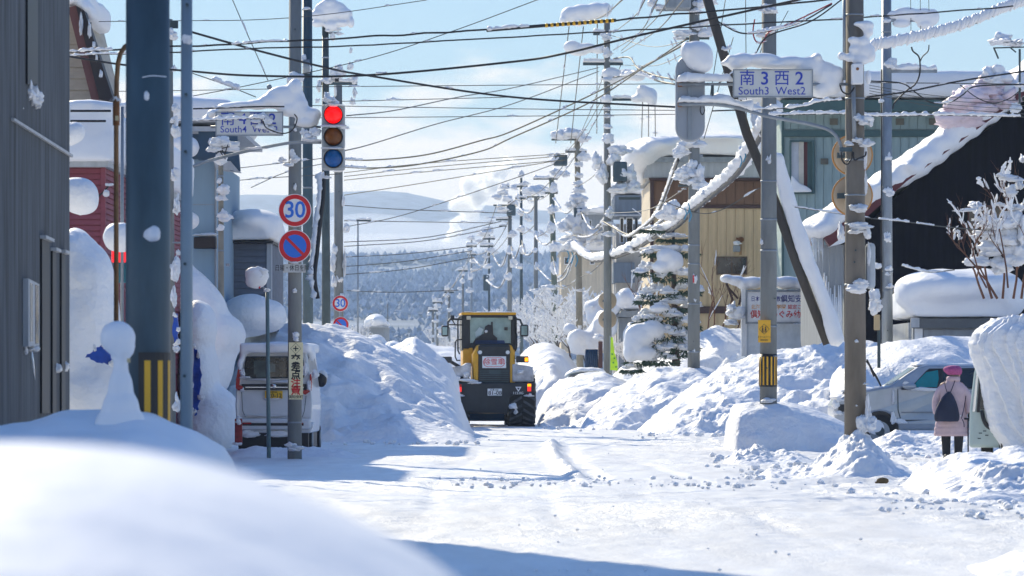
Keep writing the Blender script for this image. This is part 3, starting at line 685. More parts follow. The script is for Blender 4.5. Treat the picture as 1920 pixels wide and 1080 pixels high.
# red lamp, blue tarpaulin
t = thing('beacon_lamp', 'glowing red lamp housing between the rusty pipe and the striped pole', 'lamp', P(222, 520, 60))
obj('lens', MB().fb(209, 466, 236, 492, 60, .2), pm('red_lens', (0.8, 0.01, 0.02), 0.3, emit=(1, 0.02, 0.03), es=0.9), t, bevel=.02)
obj('base', MB().fb(212, 492, 238, 500, 60.02, .18).fb(218, 500, 240, 530, 60, .2), pm('teal_metal', (0.02, 0.16, 0.2), 0.5), t, bevel=.01)
def tarp(label, pts, Y):
    mb = MB(); rs = random.Random(int(pts[0][0])); q = []
    for i, a in enumerate(pts):
        b = pts[(i + 1) % len(pts)]
        for k in range(5): q.append((a[0] + (b[0] - a[0]) * k / 5 + rs.uniform(-2.5, 2.5), a[1] + (b[1] - a[1]) * k / 5 + rs.uniform(-3, 3)))
    mb.ppoly(q, Y, .12)
    o = obj('tarpaulin', mb, pm('blue_tarp', (0.01, 0.06, 0.35), 0.45, var=0.4, vs=4, bump=0.05, bs=6)); tag(o, label, 'tarpaulin')
    for k in range(6): a = rs.choice(q); clump(o, a[0], a[1], Y - .05, rs.uniform(3, 7), rs.uniform(3, 9))
tarp('blue tarpaulin corner showing behind the snow capped post', [(162, 668), (178, 655), (194, 645), (206, 652), (210, 682), (186, 680)], 51.2)
tarp('blue tarpaulin edge beside the pale steel pole', [(324, 590), (333, 588), (334, 640), (326, 650)], 55)
tarp('blue tarpaulin hanging beneath the shaded drift near the white van', [(362, 650), (372, 660), (378, 700), (374, 760), (366, 780), (360, 770)], 78)

# 4 pale blue house
def blue_house():
    Y = 86
    b = frontal('blue_house', 'pale blue house with dark blue overhanging roof behind the street sign', 400, Y)
    obj('wall', MB().fb(250, 298, 402, 760, Y, 8), BLUEW, b)
    obj('corner_trim', MB().fb(402.2, 300, 405, 760, Y - .03, .2), STEELG, b)
    obj('panel_joint', MB().fb(340, 383, 401, 384.4, Y - .012, .012), STEELG, b)
    obj('roof_fascia', MB().fb(240, 237, 448, 246, Y - 1.2, 8), GREYF, b)
    obj('upper_wall', MB().fb(255, 246, 372, 298, Y - .2, 6), BLUED, b)
    e = obj('eave', MB().ppoly([(372, 246), (444, 246), (450, 320), (432, 320), (400, 300), (372, 300)], Y - 1.1, .25), BLUED, b)
    obj('soffit', MB().ppoly([(400, 301), (432, 302), (448, 321), (405, 316)], Y - 1.15, .9), GREYF, b)
    slab(b, [(235, 190, 450, 236, -1.4, 7)], Y, ells=((320, 198, 95, 26, 1, 2.5),), smooth=18, voxel=.12)
    # dark sign box
    s = obj('sign_box', MB().fb(363, 444, 405, 466, Y - .5, .35), pm('dark_panel', (0.012, 0.013, 0.016), 0.35), b, bevel=.02)
    clump(b, 384, 441, Y - .35, 24, 4)
blue_house()
for (lab, a, Y) in (('thick snow cushion bulging from a ledge at mid height of the blue house', ((330, 412, 40, 20, .5), (352, 414, 24, 20, .4)), 84),
                    ('upper snow cushion hanging by the dark blue eave', ((335, 272, 34, 22, .5), (356, 276, 18, 20, .4)), 84)):
    blobs(lab, Y, a, smooth=14, disp=.05)
# 5 grey shed with deep round snow roof
def shed():
    Y = 92
    b = frontal('grey_shed', 'slate grey boarded shed under a thick rounded snow roof', 465, Y)
    obj('wall', MB().fb(423, 455, 508, 620, Y, 5), SLATE, b)
    hboards(b, (PX(424, Y), Y), (PX(500, Y), Y), PZ(612, Y), PZ(456, Y), 13, SLATE)
    obj('corner_trim', MB().fb(500, 455, 509, 618, Y - .06, .3), GREYF, b)
    obj('eave', MB().fb(420, 452, 512, 456, Y - .3, 5.4), BLACK, b)
    slab(b, [(420, 405, 512, 451, -.4, 5)], Y, ells=((470, 415, 58, 27, 1.2, 2.2), (500, 430, 26, 20, .4, 1)), smooth=14, voxel=.09)
shed()
blobs('huge rounded snow mushroom below the grey shed', 90, ((470, 590, 56, 40, 1.2), (505, 592, 34, 32, .9), (440, 600, 40, 40, 1.0)), smooth=16, disp=.08)
blobs('smooth blue shaded drift slumping beside the pale steel pole', 84, ((350, 570, 60, 70, 1.6), (385, 590, 44, 60, 1.3), (400, 630, 60, 50, 1.4), (360, 680, 80, 90, 1.6), (330, 520, 40, 40, 1)), voxel=.08, smooth=18, disp=.12)
blobs('second shaded drift sloping towards the white van', 80, ((370, 620, 36, 60, 1), (372, 700, 40, 80, 1), (400, 780, 50, 60, .9), (380, 800, 70, 60, 1)), voxel=.07, smooth=14, disp=.12)

# right side -------------------------------------------------------
def tan_building():
    Y = 150
    b = frontal('tan_building', 'tan panelled building with brown upper band and overhanging snow roof', 1340, Y)
    obj('wall', MB().fb(1222, 387, 1480, 700, Y, 8), TAN, b)
    # its side face, sunlight painted in as a paler tan, a separate wing wall turned towards the street
    mb = MB(); xa, xb = PX(1203, Y + 9), PX(1222, Y) - .01
    z0, z1 = 0, PZ(338, Y)
    mb.add([(xb, Y, z0), (xa, Y + 9, z0), (xa + .3, Y + 9, z0), (xb + .3, Y + .3, z0), (xb, Y, z1), (xa, Y + 9, z1), (xa + .3, Y + 9, z1), (xb + .3, Y + .3, z1)], [(0,1,2,3),(7,6,5,4),(4,5,1,0),(5,6,2,1),(6,7,3,2),(7,4,0,3)])
    obj('side_wall', mb, TANL, b)
    obj('upper_wall', MB().fb(1222, 337, 1480, 386, Y, 8), BROWN, b)
    vpanels(b, 1226, 1480, 340, 384, Y, 15, BROWN); vpanels(b, 1226, 1480, 391, 574, Y, 15, TAN); vpanels(b, 1226, 1480, 588, 690, Y, 15, TAN)
    obj('band', MB().fb(1224, 384.5, 1480, 390.5, Y - .12, .12), BRD, b); obj('band', MB().fb(1224, 574.5, 1480, 587.5, Y - .12, .12), BRD, b)
    obj('corner_trim', MB().fb(1219, 337, 1225.5, 690, Y - .1, .2), BRD, b); obj('drip_edge', MB().fb(1217, 334, 1480, 337, Y - .6, .7), BRD, b)
    obj('fascia', MB().ppoly([(1216, 296), (1480, 296), (1480, 333), (1208, 333)], Y - .5, 9), GREYF, b)
    obj('gutter', MB().fb(1215, 294, 1480, 304, Y - .62, .12), STEELG, b)
    slab(b, [(1200, 262, 1480, 292, -1.0, 9)], Y, voxel=.14, smooth=16, disp=.15, ells=((1204, 290, 38, 28, 1, 3), (1192, 300, 22, 26, 1.5, 2), (1230, 275, 60, 22, 2, 4), (1205, 330, 12, 16, 1.5, 1), (1330, 262, 130, 12, 3, 5)))
    wn = window(b, 1343, 481, 1401, 515, Y, pm('brown_frame', (0.10, 0.06, 0.04), 0.5), bars=1)
    obj('wall_lamp', MB().fb(1375, 460, 1388, 472, Y - .35, .3), STEELG, b, bevel=.03)
    obj('fan_hood', MB().ell(P(1389, 449, Y - .1), (.13, .1, .11)).tube([P(1380, 447, Y - .1), P(1389, 449, Y - .1)], .04, 8), RUST, b, smooth=True)
    obj('rust_streak', MB().fb(1386, 453, 1391, 478, Y - .062, .01), pm('rust_stain', (0.38, 0.22, 0.10), 0.8, var=0.3, stretch=(1, 1, .2)), b)
    clump(b, 1382, 457, Y - .4, 7, 5)
    obj('vent', MB().fb(1211, 466, 1217, 475, Y + 1, .3), RUST, b)
tan_building()

def grey_house():
    Y = 175
    b = frontal('grey_blue_house', 'tall grey blue house behind the street poles with narrow white windows', 1175, Y)
    GB = siding('grey_blue_siding', (0.15, 0.19, 0.24)); GBL = siding('grey_cream_wall', (0.42, 0.40, 0.37))
    obj('wall', MB().fb(1155, 420, 1206, 700, Y, 6), GBL, b)
    obj('upper_wall', MB().fb(1152, 366, 1206, 402, Y - .5, 6), GB, b); obj('wall_base', MB().fb(1150, 492, 1190, 530, Y - .5, 3), GB, b)
    obj('sill_band', MB().fb(1150, 402, 1206, 405, Y - .7, .3), GREYF, b)
    for (a, c) in ((1162, 1170), (1174, 1187), (1190, 1196)): window(b, a, 408, c, 456, Y - .1, WHITE if a < 1180 else GB, fw=1.4)
    window(b, 1172, 545, 1186, 590, Y - .1, WHITE, fw=1.5)
    obj('roof', MB().ppoly([(1150, 465), (1178, 455), (1210, 445), (1210, 452), (1180, 463), (1156, 470)], Y - 1, 2), GREYF, b)
    slab(b, [(1148, 340, 1210, 364, -.8, 6)], Y, voxel=.16, ells=((1165, 348, 26, 22, 1, 2), (1190, 330, 24, 22, 1, 2)), disp=.2)
    # porch with little grey roof
    obj('porch', MB().fb(1160, 596, 1200, 690, Y - 3, 2.5), GREYW, b); obj('porch_roof', MB().ppoly([(1154, 594), (1166, 583), (1204, 583), (1204, 596)], Y - 3.3, 3), STEELG, b)
    slab(b, [(1160, 560, 1204, 583, -3.4, -.5)], Y, voxel=.15, ells=((1185, 565, 26, 16, -2, 1.4),))
grey_house()

def green_building():
    Y = 138
    b = frontal('green_building', 'large grey green building with dark green trim and flat snowy roof', 1690, Y)
    obj('wall', MB().fb(1470, 208, 1990, 700, Y, 9), GREEN, b)
    for (p0, p1) in ((212, 243), (257, 470)):
        vpanels(b, 1470, 1482, p0, p1, Y, 1, GREEN); vpanels(b, 1528, 1960, p0, p1, Y, 27, GREEN)
    vpanels(b, 1482, 1528, 212, 243, Y, 3, GREEN); vpanels(b, 1482, 1528, 364, 620, Y, 3, GREEN); vpanels(b, 1528, 1600, 471, 640, Y, 5, GREEN)
    obj('fascia', MB().fb(1464, 187, 1995, 207.5, Y - .9, 10), GREEND, b); obj('band', MB().fb(1469, 244, 1990, 256, Y - .13, .13), GREEND, b)
    obj('corner_trim', MB().fb(1466, 208, 1470, 690, Y - .1, .3), GREEND, b)
    for a in (1556, 1680, 1742): obj('vent', MB().fb(a, 222, a + 15, 234, Y - .12, .12), VENT, b)
    obj('vent', MB().fb(1539, 297, 1553, 308, Y - .12, .12), VENT, b)
    # window bay: frame, panes, one coloured like reflected sky, snow on the sill
    wn = obj('window', MB().fb(1481, 263, 1527, 266, Y - .22, .24).fb(1481, 360, 1527, 363, Y - .22, .24).fb(1481, 266, 1484, 360, Y - .22, .24).fb(1523, 266, 1527, 360, Y - .22, .24), GREEND, b)
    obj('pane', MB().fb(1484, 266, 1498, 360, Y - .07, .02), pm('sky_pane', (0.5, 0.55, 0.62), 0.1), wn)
    obj('frame', MB().fb(1498, 266, 1507, 360, Y - .12, .06), pm('cream_frame', (0.6, 0.55, 0.45), 0.5), wn)
    obj('pane', MB().fb(1507, 266, 1514, 360, Y - .07, .02), pm('maroon_curtain', (0.12, 0.03, 0.03), 0.6), wn)
    obj('frame', MB().fb(1514, 266, 1523, 360, Y - .1, .04), GREEND, wn)
    s = MB().ppoly([(1484, 328), (1490, 334), (1500, 344), (1512, 349), (1522, 356), (1523, 360), (1484, 360)], Y - .35, .33)
    mass('sill_snow', s, wn, .04, 3, .02)
    slab(b, [(1440, 136, 2000, 186, -1.2, 9)], Y, voxel=.16, smooth=16, disp=.12, ells=((1900, 160, 60, 34, 2, 4), (1440, 172, 70, 22, 1, 3)))
    # drain pipe at the corner and roof aerial
    obj('mast', MB().tube([P(1837, 186, Y), P(1837, 150, Y)], .04, 6), STEELG, b)
    clump(b, 1846, 145, Y, 22, 9)
green_building()

def dark_house():
    Y = 116
    b = frontal('dark_house', 'black timber house with steep snowy gable and maroon roof edge', 1780, Y)
    obj('wall', MB().ppoly([(1583, 458), (1700, 352), (1860, 236), (1990, 150), (2120, 250), (2120, 760), (1583, 760)], Y, 9), BLKW, b)
    obj('side_wall', MB().add([(PX(1583, Y), Y, 0), (PX(1540, Y), Y + 8, 0), (PX(1540, Y), Y + 8.3, 0), (PX(1583, Y), Y + .3, 0), (PX(1583, Y), Y, PZ(458, Y)), (PX(1540, Y), Y + 8, PZ(458, Y)), (PX(1540, Y), Y + 8.3, PZ(458, Y)), (PX(1583, Y), Y + .3, PZ(458, Y))], [(0,1,2,3),(7,6,5,4),(4,5,1,0),(5,6,2,1),(6,7,3,2),(7,4,0,3)]), GREYW, b)
    vpanels(b, 1542, 1580, 459, 660, Y + .1, 3, GREYW)
    obj('barge_board', MB().ppoly([(1545, 446), (1556, 462), (1600, 430), (1700, 340), (1860, 222), (1990, 130), (1990, 118), (1855, 212), (1690, 332)], Y - 1.0, .5), MAROON, b)
    obj('eave_soffit', MB().ppoly([(1556, 462), (1580, 456), (1600, 445), (1600, 431)], Y - 1.0, 6), WHITE, b)
    obj('roof_deck', MB().ppoly([(1548, 440), (1552, 448), (1700, 332), (1990, 118), (1990, 108), (1700, 322)], Y - .5, 9), MAROON, b)
    s = MB()
    for k in range(15):
        t = k / 14; px = 1538 + t * 462; py = 428 - t * 338 + (12 * math.sin(t * 3.1) if t < 1 else 0)
        for dy, ry_ in ((-.6, .55), (.8, 1.2), (3, 1.6), (6, 1.8)): s.ell(P(px, py, Y) + Vector((0, dy, 0)), (W(38, Y), ry_, W(15 + 5 * random.random(), Y)), 3)
    for (px, py, r) in ((1535, 432, 24), (1548, 424, 24), (1700, 312, 18), (1650, 350, 16)): pell(s, px, py, Y - .6, r, r * .7, .8)
    mass('roof_snow', s, b, .12, 7, .15, tex=DTB)
    for k in range(9):
        px = 1524 + k * 2.3; obj('icicle', MB().tube([P(px, 446, Y - .8), P(px + .6, 468 + random.uniform(0, 34), Y - .8)], [.05, .006], 6), ICE, b, smooth=True)
    for k in range(10):
        px = 1542 + k * 3.8; obj('frozen_drip', MB().tube([P(px, 560 - random.uniform(0, 50), Y), P(px, 640, Y)], [.02, .07], 6), SNOWF, b, smooth=True)
    # big snow slides piled on the roof, tinted by what lies beneath
    pk = pm('snow_pink_tinge', (0.80, 0.66, 0.70), 0.55, var=0.1, vs=1.5, bump=0.02, bs=6); PINKS = []
    for i in range(3):
        me = CL[i].copy(); me.materials[0] = pk; PINKS.append(me)
    for (px, py, rx, rz) in ((1812, 190, 44, 30), (1850, 175, 30, 26), (1800, 225, 30, 30), (1835, 215, 34, 26), (1880, 190, 36, 26), (1872, 150, 22, 26)):
        clump(b, px, py, Y - .8, rx, rz, dy=.7, me=PINKS[int(px) % 3] if py > 160 else None)
    # lattice window glimpsed in the dark wall
    window(b, 1690, 606, 1716, 690, Y - .05, pm('red_lattice', (0.08, 0.015, 0.01), 0.6), bars=2)
    window(b, 1815, 385, 1880, 440, Y - .05, pm('red_lattice', (0.08, 0.015, 0.01), 0.6), bars=2)
dark_house()

def garage():
    Y = 104
    b = frontal('garage', 'low grey garage nearly buried under a great rounded snow load', 1800, Y)
    obj('wall', MB().fb(1712, 604, 1905, 700, Y, 6), GREYW, b)
    obj('gutter', MB().fb(1709, 597, 1905, 615, Y - .3, .3), pm('dark_gutter', (0.10, 0.11, 0.12), 0.6), b); obj('end_cap', MB().fb(1708, 596, 1724, 614, Y - .36, .05), GREYF, b)
    obj('door_panel', MB().fb(1732, 618, 1900, 690, Y - .05, .05), GREYW, b); obj('post', MB().fb(1715, 616, 1730, 690, Y - .04, .1), WHITE, b)
    slab(b, [(1706, 538, 1900, 594, -.6, 6)], Y, voxel=.1, smooth=20, disp=.10, ells=((1770, 540, 92, 38, .6, 2.2), (1840, 535, 84, 34, .8, 2.4), (1712, 548, 36, 34, .2, 1.2), (1890, 560, 40, 40, .6, 1.6)))
garage()

def far_buildings():
    for (lab, px0, py0, px1, py1, Y, mat, rh) in (
        ('small weathered house far down the street with snow on its gable', 684, 612, 722, 650, 330, GREYW, 22),
        ('low grey barn behind the frosted trees beyond the loader', 1010, 560, 1050, 640, 300, GREYF, 16),
        ('tan house half hidden by frosted branches far down the street', 1052, 470, 1150, 640, 260, TANL, 20),
        ('grey flat roofed block far behind the street poles', 1095, 400, 1150, 470, 320, GREYW, 14)):
        b = frontal('far_house', lab, (px0 + px1) / 2, Y)
        obj('wall', MB().fb(px0, py0, px1, py1 + 20, Y, 12), mat, b)
        obj('roof', MB().ppoly([(px0 - 4, py0 + 2), (px0 + (px1 - px0) * .3, py0 - rh * .6), (px1 + 4, py0 + 2)], Y - .6, 13), GREYF, b)
        slab(b, [(px0 - 3, py0 - rh * .5, px1 + 3, py0 - 2, -1, 12)], Y, voxel=.3, smooth=8, disp=.3, ells=(((px0 + px1) / 2, py0 - rh * .5, (px1 - px0) * .5, rh * .6, 2, 5),))
        n = max(1, int((px1 - px0) / 26))
        for k in range(n):
            a = px0 + 6 + k * 24; window(b, a, py0 + 12, a + 9, py0 + 26, Y, WHITE, fw=1.2, proud=.1)
far_buildings()
# ------------------------------------------------------------------ poles, lights and signs
def crom(pts, n=8):
    pts = [Vector(p) for p in pts]
    if len(pts) < 3: 
        return [pts[0].lerp(pts[-1], i / n) for i in range(n + 1)]
    out = []
    q = [pts[0] * 2 - pts[1]] + pts + [pts[-1] * 2 - pts[-2]]
    for i in range(1, len(q) - 2):
        a, b, c, d = q[i - 1:i + 3]
        for k in range(n):
            t = k / n
            out.append(0.5 * ((2 * b) + (c - a) * t + (2 * a - 5 * b + 4 * c - d) * t * t + (3 * b - a - 3 * c + d) * t ** 3))
    out.append(pts[-1]); return out
def pole(label, pxb, pxt, pyt, Y, wb, wt=None, mat=None, cat='utility pole', name='utility_pole', bands=(), holes=(), foot=0.0, n=24):
    wt = wt or wb
    t = thing(name, label, cat, (PX(pxb, Y), Y, foot))
    top = P(pxt, pyt, Y); bot = Vector((PX(pxb, Y), Y, foot - .3))
    obj('shaft', MB().tube([bot, top], [W(wb / 2, Y), W(wt / 2, Y)], n), mat or CONC, t, smooth=True)
    for py in bands:
        u = (py - pyt) / ((HOR + EYE * FP / Y) - pyt); px = pxt + (pxb - pxt) * u; r = W((wt + (wb - wt) * u) / 2, Y)
        obj('strap', MB().cyl(PX(px, Y), Y, PZ(py + 1.6, Y), PZ(py - 1.6, Y), r * 1.05, n=n), STEELG, t, smooth=True)
    for (px, py) in holes:
        obj('step_bolt', MB().tube([P(px, py, Y) + Vector((0, -W(wb / 2, Y) - .02, 0)), P(px, py, Y)], .014, 8), STEELD, t)
    return t
def arm(t, px0, px1, py, Y, th=4, mat=None, snow=None, ins=0, name='cross_arm', dy=0.0, seed=0):
    Yq = Y + dy
    o = obj(name, MB().box(PX(px0, Yq), PX(px1, Yq), Yq - .045, Yq + .045, PZ(py + th / 2, Yq), PZ(py - th / 2, Yq)), mat or STEELG, t, bevel=.006)
    if snow:
        h = W(snow, Yq); a = P(px0 - 1, py - th / 2, Yq); b = P(px1 + 1, py - th / 2, Yq)
        obj('snow_load', roll([a, b], h * .75, h * .62, .45, 1.6, n=12, seed=seed + px0, lift=.75), SNOWF, t, smooth=True)
    for k in range(ins):
        x = px0 + (px1 - px0) * (k + .5) / ins
        obj('insulator', MB().tube([P(x, py, Yq), P(x, py - 3, Yq), P(x, py - 6, Yq), P(x, py - 9, Yq)], [W(1.6, Yq), W(2.6, Yq), W(1.5, Yq), W(2, Yq)], 8), WHITE, t, smooth=True)
    return o
def warn_band(t, pxc, w_, py0, py1, Y, n=7):
    r = W(w_ / 2, Y) * 1.04; o = obj('warning_sleeve', MB().cyl(PX(pxc, Y), Y, PZ(py1, Y), PZ(py0, Y), r, n=28), BLACK, t, smooth=True)
    for k in range(n * 2):
        a0 = math.pi * (1 + k / n); a1 = a0 + math.pi / n * .42; vs = []
        for a in (a0, (a0 + a1) / 2, a1):
            vs += [(PX(pxc, Y) + r * 1.012 * math.cos(a), Y + r * 1.012 * math.sin(a), PZ(py1 - 3, Y)), (PX(pxc, Y) + r * 1.012 * math.cos(a), Y + r * 1.012 * math.sin(a), PZ(py0 + 10 * (py1 - py0) / 125, Y))]
        obj('yellow_stripe', MB().add(vs, [(0, 2, 3, 1), (2, 4, 5, 3)]), YELLOW, o)
def clumps(t, Y, lst, dy=-.12):
    for e in lst: clump(t, e[0], e[1], Y + dy, e[2], e[3] if len(e) > 3 else e[2], dy=e[4] if len(e) > 4 else None)

# near striped pole
t = pole('thick dark steel pole with black and yellow striped sleeve', 277.5, 277, -40, 30, 85, 82, STEELB, bands=(), foot=0)
def arc_sheet(a, b, py0, py1, k, mat, par, nm):
    R_ = W(42.6, 30) * k; f0, f1 = [math.acos(max(-1, min(1, (q - 277.3) / 42.7))) for q in (a, b)]; vs = []
    for i in range(9):
        f = f0 + (f1 - f0) * i / 8
        for r_ in (R_, R_ - .01): vs += [(PX(277.3, 30) + r_ * math.cos(f), 30 - r_ * math.sin(f), PZ(py1, 30)), (PX(277.3, 30) + r_ * math.cos(f), 30 - r_ * math.sin(f), PZ(py0, 30))]
    fs = []
    for i in range(8):
        q = i * 4; fs += [(q, q + 4, q + 5, q + 1), (q + 3, q + 7, q + 6, q + 2), (q + 1, q + 5, q + 7, q + 3)]
    fs += [(0, 1, 3, 2), (34, 35, 33, 32)]
    return obj(nm, MB().add(vs, fs), mat, par, smooth=False)
slv = arc_sheet(264, 321, 661, 800, 1.03, BLACK, t, 'warning_sleeve')
for (a, b) in ((275, 286), (299, 307), (315.5, 318.5)): arc_sheet(a, b, 676, 799, 1.042, YELLOW, slv, 'yellow_stripe')
clump(t, 285, 440, 29.68, 21, 16, dy=.06, me=CS[0]); clump(t, 275, 181, 29.68, 5, 10, dy=.03, me=CS[1])
obj('chalk_mark', MB().tube(crom([P(267, 145, 29.81), P(285, 142, 29.805), P(312, 144, 29.81)]), .004, 5), WHITE, t)
# slender pale pole
t = pole('slender pale steel pole with bolt holes next to the striped pole', 349.5, 350, -40, 33, 25, 21, pm('pale_blue_steel', (0.22, 0.29, 0.34), 0.5, metal=.2, var=.08), name='steel_pole', cat='steel pole', holes=((352, 10), (352, 71), (350, 178), (349, 285), (348, 495), (347, 705)))
clumps(t, 33, [(349, 73, 8, 9, .05), (351, 78, 6, 8, .05)])
# poles behind
t = pole('weathered pole lumped with snow just behind the pale steel pole', 324, 319, 36, 62, 14, 9, CONC)
clumps(t, 62, [(322, 66, 13, 13), (326, 130, 5, 7), (330, 245, 9, 20), (326, 225, 6, 8), (330, 205, 8, 10), (328, 330, 8, 14), (331, 390, 6, 20), (329, 510, 9, 30), (326, 560, 7, 24), (331, 655, 7, 10), (330, 620, 6, 12), (332, 760, 8, 18), (326, 500, 10, 8), (334, 475, 5, 6)])
arm(t, 316, 334, 46, 62, 14, STEELD); arm(t, 318, 338, 455, 62, 3, STEELG)
t = pole('concrete pole capped with snow tufts beside the blue house eave', 415, 414, 262, 84, 14, 9, pm('concrete_tan', (0.27, 0.25, 0.2), 0.85, var=.2), bands=(330, 470))
clumps(t, 84, [(415, 268, 20, 13), (402, 278, 12, 9), (430, 280, 15, 8), (440, 283, 10, 4), (412, 300, 13, 14), (418, 358, 14, 12), (416, 372, 10, 8), (419, 408, 13, 13), (413, 428, 7, 8), (411, 340, 5, 7)])
for k in range(8): obj('wire_knot', MB().tube([P(random.uniform(400, 430), random.uniform(270, 300), 83.7), P(random.uniform(400, 432), random.uniform(268, 300), 83.6)], .012, 5), CABLE, t)
arm(t, 397, 442, 284, 84, 3, STEELD)
obj('small_lamp', MB().fb(423, 494, 430, 499, 83.5, .1), STEELG, t)

# signal pole and its companions
Yp = 69
t = pole('grey concrete pole carrying the round speed and parking signs', 552.5, 553.5, -30, Yp, 27, 23, CONC, bands=(792,), holes=((554, 56), (553, 235), (552, 345)))
SP = t
clumps(t, Yp, [(554, 150, 16, 14, .12), (553, 352, 3, 7, .04), (552, 546, 5, 5, .04), (554, 630, 6, 7, .05), (552, 300, 8, 9), (541, 310, 9, 5), (530, 300, 8, 5), (548, 290, 5, 10), (553, 243, 4, 5, .04), (553, 842, 14, 6, .15), (545, 836, 8, 6, .1)], dy=-.16)
Yq = 101
t = pole('dark blue steel pole just behind the pole with round signs', 578, 576, -30, Yq, 20, 18.5, STEELB, bands=(18, 205, 352), holes=((575, 44), (573, 350), (575, 575)), name='steel_pole', cat='steel pole')
clumps(t, Yq, [(576, 128, 9, 13, .1), (574, 16, 8, 4), (576, 210, 12, 16, .12), (570, 112, 5, 9), (589, 246, 10, 7)])
obj('camera_cover', MB().tube([P(574, 112, Yq - .2), P(575, 138, Yq - .2)], W(6, Yq), 14), STEELG, t, smooth=True)
Yr_ = 109
t = pole('dark pole holding a snow domed crossarm above the signal', 612, 610, 40, Yr_, 18, 12.5, STEELD, bands=(108,), holes=((610, 300), (609, 372), (608, 412), (610, 470)))
arm(t, 585, 658, 38, Yr_, 6, STEELB)
m_ = MB(); 
for e in ((620, 20, 32, 20), (600, 28, 18, 12), (642, 26, 20, 12), (658, 42, 7, 11), (618, 8, 16, 12), (596, 44, 13, 7), (640, 44, 14, 7), (622, 48, 14, 12)): pell(m_, e[0], e[1], Yr_ - .05, e[2], e[3], .28)
mass('snow_load', m_, t, .035, 6, .03)
arm(t, 606, 639, 62, Yr_, 4, STEELG); clumps(t, Yr_, [(624, 70, 6, 9), (636, 64, 7, 4), (616, 56, 8, 6), (632, 56, 7, 5)])
arm(t, 602, 670, 157, Yr_, 5, STEELB, snow=8); clumps(t, Yr_, [(614, 152, 13, 9), (635, 140, 14, 13), (634, 128, 10, 8), (664, 152, 7, 10), (657, 126, 6, 9), (598, 165, 4, 14), (595, 190, 4, 5), (661, 192, 5, 8), (665, 176, 4, 12), (658, 96, 3, 7), (629, 172, 3, 12)])
obj('bushing', MB().fb(628, 144, 635, 153, Yr_ - .2, .1), CABLE, t)
t = pole('paired grey pole strung with frozen snow behind the signal', 636, 634, 160, 116, 19, 15, CONC, bands=(208, 250, 560), holes=((636, 360), (630, 430)))
clumps(t, 116, [(608, 420, 10, 10), (600, 435, 8, 12), (612, 432, 5, 10), (650, 430, 6, 11), (628, 470, 6, 12), (623, 495, 7, 22), (626, 530, 5, 14), (636, 525, 6, 7), (644, 380, 3, 12), (646, 500, 3, 30), (641, 560, 4, 9), (634, 320, 10, 5)])
t = thing('cable_riser', 'twisted cable riser crusted with snow between the signal and the grey pole', 'cable', P(600, 520, 92))
pts = crom([P(608, 322, 92), P(606, 370, 92), P(600, 420, 92), P(595, 470, 92), P(590, 520, 92), P(596, 560, 92)])
obj('cable', MB().tube(pts, .05, 8), CABLE, t, smooth=True); obj('snow_load', roll([p + Vector((-.09, 0, 0)) for p in pts], .09, .07, .6, 2, seed=3, lift=0), SNOWF, t, smooth=True)

# traffic signal
Ys = 66
t = thing('traffic_signal', 'three lamp traffic signal glowing red at its top with snow cap', 'traffic light', P(624, 330, Ys))
obj('arm', MB().tube(crom([P(602, 267, Ys + .2), P(560, 267, Ys + .3), P(530, 270, Ys + .3), P(460, 284, Ys + .3), P(390, 302, Ys + .3), P(362, 312, Ys + .3)]), W(3, Ys), 10), STEELG, t, smooth=True)
obj('arm', MB().tube([P(602, 238, Ys + .2), P(395, 238, Ys + .3)], W(2.6, Ys), 10), STEELG, t, smooth=True)
HOUS = pm('signal_grey', (0.36, 0.38, 0.39), 0.5, var=.05); 
for k, (yc, colr, es) in enumerate(((216, (0.8, 0.005, 0.005), 1.0), (257, (0.17, 0.045, 0.0), 0.0), (298, (0.0, 0.085, 0.30), 0.0))):
    h = obj('lamp_housing', MB().fb(603, yc - 20.5, 646, yc + 20.5, Ys, .28), HOUS, t, bevel=.035)
    c = P(625, yc - 1, Ys - .03)
    obj('lens', MB().ell(c, (W(16.5, Ys), .05, W(16.5, Ys)), 3), pm('lens_%d' % k if 0 else ('lens_red', 'lens_amber', 'lens_blue')[k], colr, 0.25, var=.35, vs=14, emit=(1, 0, 0) if es else None, es=es), h, smooth=True)
    obj('lens_rim', MB().ring(c, W(16.5, Ys), W(18.5, Ys), Ys - .05, Ys + .01), BLACK, h, smooth=True)
    vs = []; fs = []; rr = W(19, Ys)
    for i in range(17):
        a = math.radians(-12 + 204 * i / 16); dpt = .22 * max(.15, math.sin(max(0, a)) ** .5 if math.sin(a) > 0 else .15)
        for (r_, y_) in ((rr, Ys), (rr, Ys - dpt), (rr * .96, Ys - dpt), (rr * .96, Ys)): vs.append((c.x + r_ * math.cos(a), y_, c.z + r_ * math.sin(a)))
    for i in range(16):
        for j in range(4): fs.append((i * 4 + j, i * 4 + (j + 1) % 4, i * 4 + 4 + (j + 1) % 4, i * 4 + 4 + j))
    obj('visor', MB().add(vs, fs), HOUS, h, smooth=False)
clumps(t, Ys, [(618, 189, 13, 8, .15), (628, 196, 16, 5, .15), (613, 183, 6, 9, .1), (625, 237, 22, 3.5, .14), (645, 240, 5, 4, .1), (625, 278, 20, 3, .14), (606, 330, 3, 8, .05), (615, 333, 8, 3)])
m_ = MB()
for e in ((535, 182, 38, 22), (510, 190, 26, 15), (485, 196, 26, 10), (450, 198, 30, 8), (425, 202, 18, 9), (560, 195, 18, 15), (553, 165, 14, 18), (565, 210, 14, 18), (585, 215, 18, 14), (575, 230, 24, 10), (545, 205, 26, 14), (400, 212, 12, 7), (385, 222, 8, 5)): pell(m_, e[0], e[1], Ys + .25, e[2], e[3], .22)
mass('snow_load', m_, t, .03, 6, .035)
